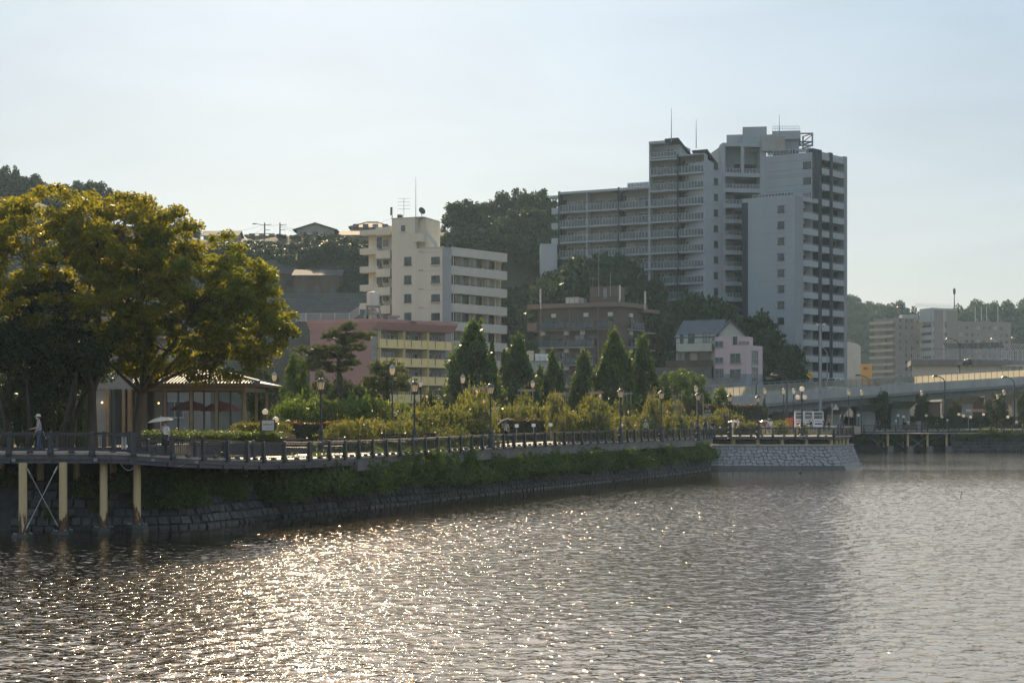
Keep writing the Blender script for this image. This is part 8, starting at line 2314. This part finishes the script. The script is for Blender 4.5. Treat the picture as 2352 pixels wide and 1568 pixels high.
# ------------------------------------------------------------------ people
def person(label, c, h, rz, top, legs, pose='stand', hair='hair', hat=None, skin='skin', mask=False, arm_r=None, arm_l=None, shorts=False, skirt=False, lean=0.0, group=None, bald=False, stride=.0):
    """one continuous skinned body; the materials change at neck, cuffs, waist and ankles"""
    k = h / 1.70
    t = thing('person', label, 'person', c, group, rz)
    J = {}
    def pt(n, x, y, z): J[n] = Vector((x, y, z)) * k
    s_ = stride
    pt('pel', 0, 0, .93); pt('wa', 0, 0, 1.06); pt('ch', .02, 0, 1.28); pt('nk', .02, 0, 1.44); pt('hd0', .03, 0, 1.52); pt('hd', .045, 0, 1.60); pt('hd2', .045, 0, 1.655)
    for n, s in (('l', 1), ('r', -1)):
        f = s_ * s
        if pose == 'sit':
            pt('hp' + n, .02, .10 * s, .9); pt('kn' + n, .44, .11 * s, .92); pt('an' + n, .46, .11 * s, .48); pt('to' + n, .62, .12 * s, .44)
        else:
            pt('hp' + n, 0, .095 * s, .88); pt('kn' + n, .10 * f + .02, .10 * s, .48); pt('an' + n, .22 * f - .02, .10 * s, .08 + max(0, -f) * .10); pt('to' + n, .22 * f + .14, .115 * s, .035 + max(0, -f) * .05)
        pt('sh' + n, .02, .185 * s, 1.39); 
        aa = (arm_l if s > 0 else arm_r)
        if aa == 'hold': pt('el' + n, .02, .25 * s, 1.13); pt('wr' + n, .2, .14 * s, 1.27); pt('hn' + n, .22, .12 * s, 1.34)
        elif aa == 'fwd': pt('el' + n, .12, .24 * s, 1.14); pt('wr' + n, .34, .16 * s, 1.08); pt('hn' + n, .42, .14 * s, 1.07)
        else: pt('el' + n, -.02 - .1 * f, .245 * s, 1.12); pt('wr' + n, .05 - .16 * f, .25 * s, .90); pt('hn' + n, .07 - .18 * f, .245 * s, .80)
    if lean:
        for n in J:
            if J[n].z > 1.0 * k or n[:2] in ('el', 'wr', 'hn'):
                d = J[n] - J['pel']; ca, sa = math.cos(lean), math.sin(lean)
                J[n] = J['pel'] + Vector((d.x * ca + d.z * sa, d.y, d.z * ca - d.x * sa))
    names = list(J); ix = {n: i for i, n in enumerate(names)}
    E = [('pel', 'wa'), ('wa', 'ch'), ('ch', 'nk'), ('nk', 'hd0'), ('hd0', 'hd'), ('hd', 'hd2')]
    for n in 'lr': E += [('pel', 'hp' + n), ('hp' + n, 'kn' + n), ('kn' + n, 'an' + n), ('an' + n, 'to' + n), ('ch', 'sh' + n), ('sh' + n, 'el' + n), ('el' + n, 'wr' + n), ('wr' + n, 'hn' + n)]
    RR = dict(pel=(.155, .115), wa=(.14, .105), ch=(.165, .115), nk=(.062, .06), hd0=(.07, .075), hd=(.082, .098), hd2=(.06, .07), hp=(.092, .092), kn=(.06, .062), an=(.042, .045), to=(.042, .032), sh=(.072, .068), el=(.048, .048), wr=(.034, .032), hn=(.04, .03))
    me = bpy.data.meshes.new('body')
    me.from_pydata([tuple(J[n]) for n in names], [(ix[a], ix[b_]) for a, b_ in E], [])
    o = bpy.data.objects.new('body', me); COL.objects.link(o)
    md = o.modifiers.new('skin', 'SKIN'); md.use_smooth_shade = True
    sv = me.skin_vertices[0].data
    for n in names:
        r = RR.get(n) or RR[n[:2]]
        sv[ix[n]].radius = (r[0] * k * .9, r[1] * k * .9)
        sv[ix[n]].use_root = (n == 'pel')
    sb = o.modifiers.new('sub', 'SUBSURF'); sb.levels = 1; sb.render_levels = 1
    bpy.context.view_layer.update()
    m2 = bpy.data.meshes.new_from_object(o.evaluated_get(bpy.context.evaluated_depsgraph_get()))
    bpy.data.objects.remove(o)
    for mm in (skin, top, legs, 'tyre'): m2.materials.append(M[mm])
    segs = [(J[a], J[b_], a, b_) for a, b_ in E]
    for pl_ in m2.polygons:
        c_ = pl_.center
        best, bn = 9, None
        for a, b_, na, nb_ in segs:
            ab = b_ - a; tt = min(1, max(0, (c_ - a).dot(ab) / ab.length_squared)); dd = (c_ - a - ab * tt).length
            if dd < best: best, bn, bt_ = dd, (na, nb_), tt
        na, nb_ = bn
        if nb_ in ('hd0', 'hd', 'hd2') or nb_.startswith('hn'): mi = 0
        elif nb_[:2] == 'wr': mi = 0 if bt_ > .05 else 1
        elif nb_[:2] == 'el': mi = 1 if bt_ < .75 else 0
        elif nb_[:2] == 'to': mi = 3
        elif nb_[:2] in ('kn', 'an', 'hp'): mi = 2 if not (shorts and nb_[:2] == 'an') else 0
        elif (na, nb_) == ('pel', 'wa'): mi = 1 if bt_ > .3 else 2
        else: mi = 1
        pl_.material_index = mi
    m2.name = 'body'
    link_local('body', m2, t)
    hc = J['hd'] + Vector((.0, 0, .015 * k)); ax = (J['hd2'] - J['hd']).normalized()
    if not bald:
        q = MB(); q.ball((hc.x - .018 * k, hc.y, hc.z + .018 * k), .102 * k, 12, 8, sz=1.08); 
        vs_ = [v for v in q.v]
        q.f = [f for f in q.f if not all((vs_[i][0] - hc.x) > .03 * k and (vs_[i][2] - hc.z) < .05 * k for i in f)]; q.m = [0] * len(q.f)
        local('hair', q, M[hair], t, True)
    q = MB(); q.tube([hc + Vector((.075, 0, -.01)) * k, hc + Vector((.105, 0, -.03)) * k], [.012 * k, .018 * k], 5)
    local('nose', q, M['white_paint' if mask else skin], t)
    for s in (-1, 1):
        q = MB(); q.ball(hc + Vector((.078, .032 * s, .012)) * k, .011 * k, 6, 4); local('eye', q, M['hair'], t)
        q = MB(); q.ball(hc + Vector((-.005, .09 * s, -.01)) * k, .022 * k, 6, 4, sz=1.4); local('ear', q, M[skin], t)
        for f in range(4):
            b0 = J['hn' + ('l' if s > 0 else 'r')]; w0 = J['wr' + ('l' if s > 0 else 'r')]; dv = (b0 - w0).normalized(); sd = Vector((1, 0, 0)) if abs(dv.z) > .6 else Vector((0, 1, 0))
            q = MB(); p0 = b0 + sd * (f - 1.5) * .017 * k; q.tube([p0, p0 + dv * .045 * k, p0 + (dv * .07 + Vector((.02, 0, -.01))) * k], [.010 * k, .009 * k, .006 * k], 5); local('finger', q, M[skin], t)
        q = MB(); q.tube([w0 + dv * .02 * k, w0 + (dv * .05 + Vector((.035, 0, 0))) * k, w0 + (dv * .085 + Vector((.04, 0, 0))) * k], [.013 * k, .011 * k, .007 * k], 5); local('thumb', q, M[skin], t)
    if mask: q = MB(); q.ball(hc + Vector((.045, 0, -.04)) * k, .062 * k, 10, 6, sz=.9); local('face_mask', q, M['white_paint'], t, True)
    if hat:
        q = MB(); q.lathe(hc + Vector((-.01, 0, .035)) * k, [(.118 * k, 0), (.118 * k, .05 * k), (.10 * k, .10 * k), (.05 * k, .125 * k), (.005, .13 * k)], 14)
        q.hexa([hc + Vector(v) * k for v in ((.09, -.075, .035), (.2, -.05, .02), (.2, .05, .02), (.09, .075, .035), (.09, -.075, .05), (.2, -.05, .032), (.2, .05, .032), (.09, .075, .05))])
        local('cap', q, M[hat], t)
    if skirt: q = MB(); q.lathe((0, 0, 0), [(.24 * k, .45 * k), (.2 * k, .7 * k), (.15 * k, 1.0 * k)], 14); local('skirt', q, M[legs], t)
    return t, J
def carry_pack(label, t, J, mk, k=1.0, group=None):
    b = Vector(t.location); rz = t.rotation_euler.z
    o = thing('backpack', label, 'backpack', b, group, rz)
    c = J['ch'] + Vector((-.19, 0, -.06))
    q = MB(); q.hexa([c + Vector(v) for v in ((-.1, -.14, -.24), (.08, -.15, -.24), (.08, .15, -.24), (-.1, .14, -.24), (-.07, -.12, .2), (.07, -.14, .22), (.07, .14, .22), (-.07, .12, .2))]); q.ball(c + Vector((-.02, 0, .2)), .12, 10, 6); local('bag', q, M[mk], o)
    for s in (-1, 1):
        q = MB(); q.tube([c + Vector((.06, s * .1, .2)), c + Vector((.2, s * .11, .24)), c + Vector((.31, s * .12, .05)), c + Vector((.12, s * .14, -.2))], .02, 5); local('strap', q, M[mk], o)
def with_parasol(label, t, J, cloth, side='r', tilt=(0, 0), r=.5, name='parasol', up=.75):
    h = J['hn' + side]; rz = t.rotation_euler.z; ca, sa = math.cos(rz), math.sin(rz)
    w = Vector(t.location) + Vector((h.x * ca - h.y * sa, h.x * sa + h.y * ca, h.z - .1))
    return parasol(name, label, w, r, up, cloth, tilt=tilt, top=.2, parent_cat='umbrella')
LEFT, RIGHT, AWAY, NEAR = math.pi, 0.0, math.pi / 2, -math.pi / 2
def at_g(d, dep, dz=0.0): x = px(d, dep); return (x, dep, gz(x, dep) + .06 + dz)
person('walker in a pale cap and white face mask with a grey shirt on the boardwalk', (px(90, 68), 68, 3.6), 1.62, LEFT + .5, 'grey_cloth', 'blue_cloth', hat='cream_cloth', mask=True, stride=.5, arm_l='fwd')
bgx = thing('wheeled_bag', 'small black wheeled bag behind the walker in the cap', 'bag', (px(112, 68.3), 68.3, 3.6))
q = MB(); x = px(110, 68.3); q.hexa([(x - .12, 68.1, 3.7), (x + .42, 68.1, 3.66), (x + .42, 68.45, 3.66), (x - .12, 68.45, 3.7), (x - .08, 68.15, 4.15), (x + .25, 68.15, 4.0), (x + .25, 68.4, 4.0), (x - .08, 68.4, 4.15)]); q.build('bag', M['black_cloth'], bgx)
for dx in (0, .35): q = MB(); q.tube([(x + dx, 68.1, 3.67), (x + dx, 68.45, 3.67)], .07, 10); q.build('wheel', M['alu'], bgx)
q = MB(); q.tube([(x - .05, 68.28, 4.1), (x - .22, 68.28, 4.5)], .015, 5); q.build('handle', M['alu'], bgx)
t, J = person('woman in a dark dress with a pale top under a cream parasol on the ramp', (px(381, 69.5), 69.5, 3.4), 1.58, LEFT + .9, 'white_cloth', 'black_cloth', arm_r='hold', skirt=True, stride=.2)
with_parasol('cream parasol of the woman on the ramp', t, J, 'parasol_white', 'r', (.12, .05), .62, up=.62)
t, J = person('man in a pale shirt and dark trousers carrying a dark umbrella beside the third lantern', at_g(1161, 104), 1.75, NEAR + .3, 'white_trim', 'black_cloth', arm_r='hold', stride=.35)
with_parasol('dark folding umbrella tilted over the man by the third lantern', t, J, 'black_cloth', 'r', (.35, .1), .55, 'umbrella', .55)
person('dark haired woman sitting on the bench holding up a phone', at_g(1400, 130, -.42), 1.6, RIGHT - .4, 'grey_cloth', 'black_cloth', 'sit', arm_l='hold')
person('man in a white shirt bending forward beside the seated woman', at_g(1421, 131), 1.75, RIGHT, 'white_cloth', 'grey_cloth', lean=.75, arm_r='fwd', arm_l='fwd')
person('person in a dark purple shirt and pale hat walking away past the roses', at_g(1463, 138), 1.65, AWAY + .2, 'purple_cloth', 'black_cloth', hat='cream_cloth', stride=.3)
t, J = person('person in a bright lime top and cap walking past the roses', at_g(1483, 139), 1.68, AWAY - .2, 'lime_cloth', 'black_cloth', hat='grey_cloth', stride=-.3)
carry_pack('grey backpack on the person in the lime top', t, J, 'grey_cloth')
t, J = person('left one of two men with backpacks near the far rail end, in a white shirt', at_g(1600, 153), 1.72, AWAY, 'white_cloth', 'blue_cloth', stride=.3); carry_pack('dark red backpack on the left man near the far rail end', t, J, 'purple_cloth')
t, J = person('right one of two men with backpacks near the far rail end, wearing a cap', at_g(1620, 154), 1.75, AWAY + .1, 'white_cloth', 'black_cloth', hat='black_cloth', stride=-.3); carry_pack('black backpack on the right man near the far rail end', t, J, 'black_cloth')
person('woman in a black top and white trousers at the corner of the viewing deck', at_g(1636.5, 156.5), 1.64, AWAY + .4, 'black_cloth', 'white_cloth', stride=.3)
t, J = person('person in white walking under a white parasol on the viewing deck', (px(1683, 161), 161, 3.3), 1.62, RIGHT + .3, 'white_cloth', 'cream_cloth', arm_l='hold', stride=.5); with_parasol('white parasol on the viewing deck', t, J, 'parasol_white', 'l', (0, .1), .68, up=.5)
person('white haired man in a white shirt walking with a bag on the viewing deck', (px(1695, 160.5), 160.5, 3.3), 1.75, LEFT, 'white_cloth', 'black_cloth', hair='hair_white', stride=.4)
person('person dressed all in black with a dark hat behind the viewing deck', at_g(1743, 166, .0), 1.78, AWAY, 'black_cloth', 'black_cloth', hat='black_cloth', stride=.2)
t, J = person('person in dark clothes and pale trousers under a pink parasol', at_g(1754, 167), 1.66, AWAY, 'purple_cloth', 'cream_cloth', arm_r='hold', stride=.3); with_parasol('pink parasol behind the viewing deck', t, J, 'parasol_pink', 'r', (0, 0), .58, up=.45)
person('man in a white shirt with a dark crossbody strap behind the viewing deck', at_g(1770, 166), 1.75, AWAY - .3, 'white_cloth', 'grey_cloth', stride=.3)
person('person in a pale cap close behind the man with the crossbody strap', at_g(1766, 168.5), 1.74, AWAY - .3, 'grey_cloth', 'grey_cloth', hat='cream_cloth', stride=-.2)
t, J = person('man in white with black straps standing before the vending machines', (px(1863, 183), 183, 3.75), 1.7, NEAR, 'white_cloth', 'black_cloth'); carry_pack('black backpack of the man before the vending machines', t, J, 'black_cloth')
person('person in dark blue right of the vending machines', (px(1893, 182), 182, 3.55), 1.62, NEAR, 'blue_cloth', 'black_cloth', stride=.2)
t, J = person('person in a tan shirt with backpack straps right of the vending machines', (px(1904, 182), 182, 3.65), 1.7, NEAR, 'tan_cloth', 'black_cloth', stride=-.2); carry_pack('dark backpack of the person in the tan shirt', t, J, 'black_cloth')
t, J = person('person with a dark backpack walking away behind the information boards', (px(1934, 190), 190, 4.15), 1.75, AWAY, 'white_cloth', 'black_cloth', stride=.2); carry_pack('dark backpack of the walker behind the information boards', t, J, 'black_cloth')
person('left one of two dark figures walking on the far lawn path', (px(2012, 238.3), 238.3, 3.32), 1.65, LEFT, 'black_cloth', 'black_cloth', stride=.5)
person('right one of two dark figures walking on the far lawn path', (px(2021, 238.6), 238.6, 3.32), 1.62, LEFT, 'blue_cloth', 'black_cloth', stride=-.4)
person('person in white sitting on the flower bed edge on the far lawn', (px(2086, 240.3), 240.3, 3.4), 1.6, NEAR, 'white_cloth', 'grey_cloth', 'sit', bald=False)
person('dark clothed walker behind the far railing on the pier', (px(2151.5, 236.5), 236.5, 3.32), 1.75, RIGHT, 'black_cloth', 'black_cloth', stride=.6)
person('person in a white top standing at the right end of the far lawn', (px(2335, 240), 240, 3.4), 1.65, NEAR, 'white_cloth', 'black_cloth')
# ------------------------------------------------------------------ tell alike plants apart by what they stand next to
ORD = 'first second third fourth fifth sixth seventh eighth ninth tenth eleventh twelfth thirteenth fourteenth fifteenth sixteenth seventeenth eighteenth nineteenth twentieth'.split()
LOW = [(-999, 'the left picture edge'), (315, 'the rightmost tall pile'), (381, 'the ramp parasol'), (470, 'the restaurant columns'), (613, 'the restaurant sign'), (680, 'the bright green tree'), (737, 'the nearest lantern'), (790, 'the tall pine trunk'), (840, 'the tall pine'), (890, 'the second pine'), (952, 'the second lantern'), (978, 'the pruned pine'), (1090, 'the bench by the third lantern'),  (1000, 'the clipped dark tree'), (1050, 'the tallest cone tree'), (1126, 'the third lantern'), (1210, 'the second stake frame'), (1255, 'the laundry'), (1290, 'the third stake frame'), (1360, 'the fourth stake frame'), (1425, 'the fourth lantern'), (1476, 'the last cone tree'), (1519, 'the fifth lantern'), (1603, 'the sixth lantern'), (1677, 'the seventh lantern'), (1741, 'the eighth lantern'), (1842, 'the triple globe lamp')]
HIGH = [(-999, 'the left picture edge'), (130, 'the notch'), (230, 'the sapling crown'), (300, 'the golden crown'), (456, 'the left utility pole'), (520, 'the tan roofed ridge house'), (608, 'the lamp arm utility pole'), (680, 'the gabled ridge house'), (770, 'the wide ridge house'), (850, 'the cream access balconies'), (1037, 'the grey ridge house'), (1110, 'the satellite dish'), (1165, 'the cream balcony ends'), (1215, 'the brown block roof edge'), (1262, 'the white tower annex'), (1341, 'the brown stair house'), (1421, 'the brown block corner'), (1491, 'the tall tower section'), (1553, 'the blue roofed house'), (1642, 'the pink house'), (1751, 'the pink house end'), (1945, 'the tower edge'), (2056, 'the distant balcony stack'), (2112, 'the distant core tower'), (2197, 'the distant mast'), (2322, 'the distant wing end')]
SHORT = {'shrubs on the sea wall': 'green shrub on the sea wall', 'grass tufts on the sea wall': 'drooping grass tuft on the sea wall', 'rose bushes along the promenade': 'rose bush beside the promenade', 'arching shrubs of the garden': 'pale arching garden shrub',
         'slope trees left of the brown block': 'slope tree', 'dark trees on the wooded rise': 'dark tree on the wooded rise', 'trees at the foot of the tower': 'dark tree by the tower foot', 'slope trees below the ridge houses': 'grey green slope tree', 'scrub below the ridge houses': 'pale topped scrub tree', 'slope trees behind the cream block': 'dark tree behind the cream block',
         'slope trees under the tower': 'dark tree under the tower wing', 'trees before the tower wing': 'leafy tree before the tower', 'distant hill trees': 'distant hill tree', 'distant skyline trees': 'rounded distant skyline tree', 'ridge trees at the upper left': 'ridge skyline tree', 'shrubs under the boardwalk': 'shrub on the shaded wall',
         'shrubs on the far sea wall': 'far sea wall shrub', 'spiky plants below the windows': 'spiky plant under the restaurant windows', 'plants in the brick planter': 'low plant on the brick planter', 'sunlit bushes behind the sign': 'sunlit bush behind the restaurant sign', 'rose bushes behind the viewing deck': 'rose bush behind the viewing deck'}
bylab = {}
for o in list(COL.objects):
    if o.parent is None and 'label' in o: bylab.setdefault(o['label'], []).append(o)
for lab, os_ in bylab.items():
    if len(os_) < 2: continue
    nm = os_[0].name.split('.')[0]
    marks = HIGH if nm == 'hillside_tree' else LOW
    bins = {}
    for o in os_:
        d = o.location.x * FPX / o.location.y + CX
        bins.setdefault(max(i for i, m_ in enumerate(marks) if m_[0] <= d), []).append((d, o))
    for b_, lst in bins.items():
        lst.sort(key=lambda t: t[0])
        for k, (d, o) in enumerate(lst):
            w = SHORT.get(o.get('group'), lab)
            o['label'] = (w + ', ' + (ORD[k] + ' to the right of ' if len(lst) > 1 else 'just right of ') + marks[b_][1]) if k < 20 else lab
# ------------------------------------------------------------------ air between things
hz = MB(); hz.box(-560, 560, -190, 1190, -2.0, 92)
hm = bpy.data.materials.new('haze_air'); hm.use_nodes = True
hn = hm.node_tree; hn.nodes.clear()
pv = hn.nodes.new('ShaderNodeVolumePrincipled')
pv.inputs['Color'].default_value = (0.55, 0.79, 1.0, 1)
pv.inputs['Density'].default_value = 0.00014
pv.inputs['Anisotropy'].default_value = 0.45
ho = hn.nodes.new('ShaderNodeOutputMaterial')
hn.links.new(pv.outputs[0], ho.inputs['Volume'])
tag(hz.build('haze', hm), kind='stuff')
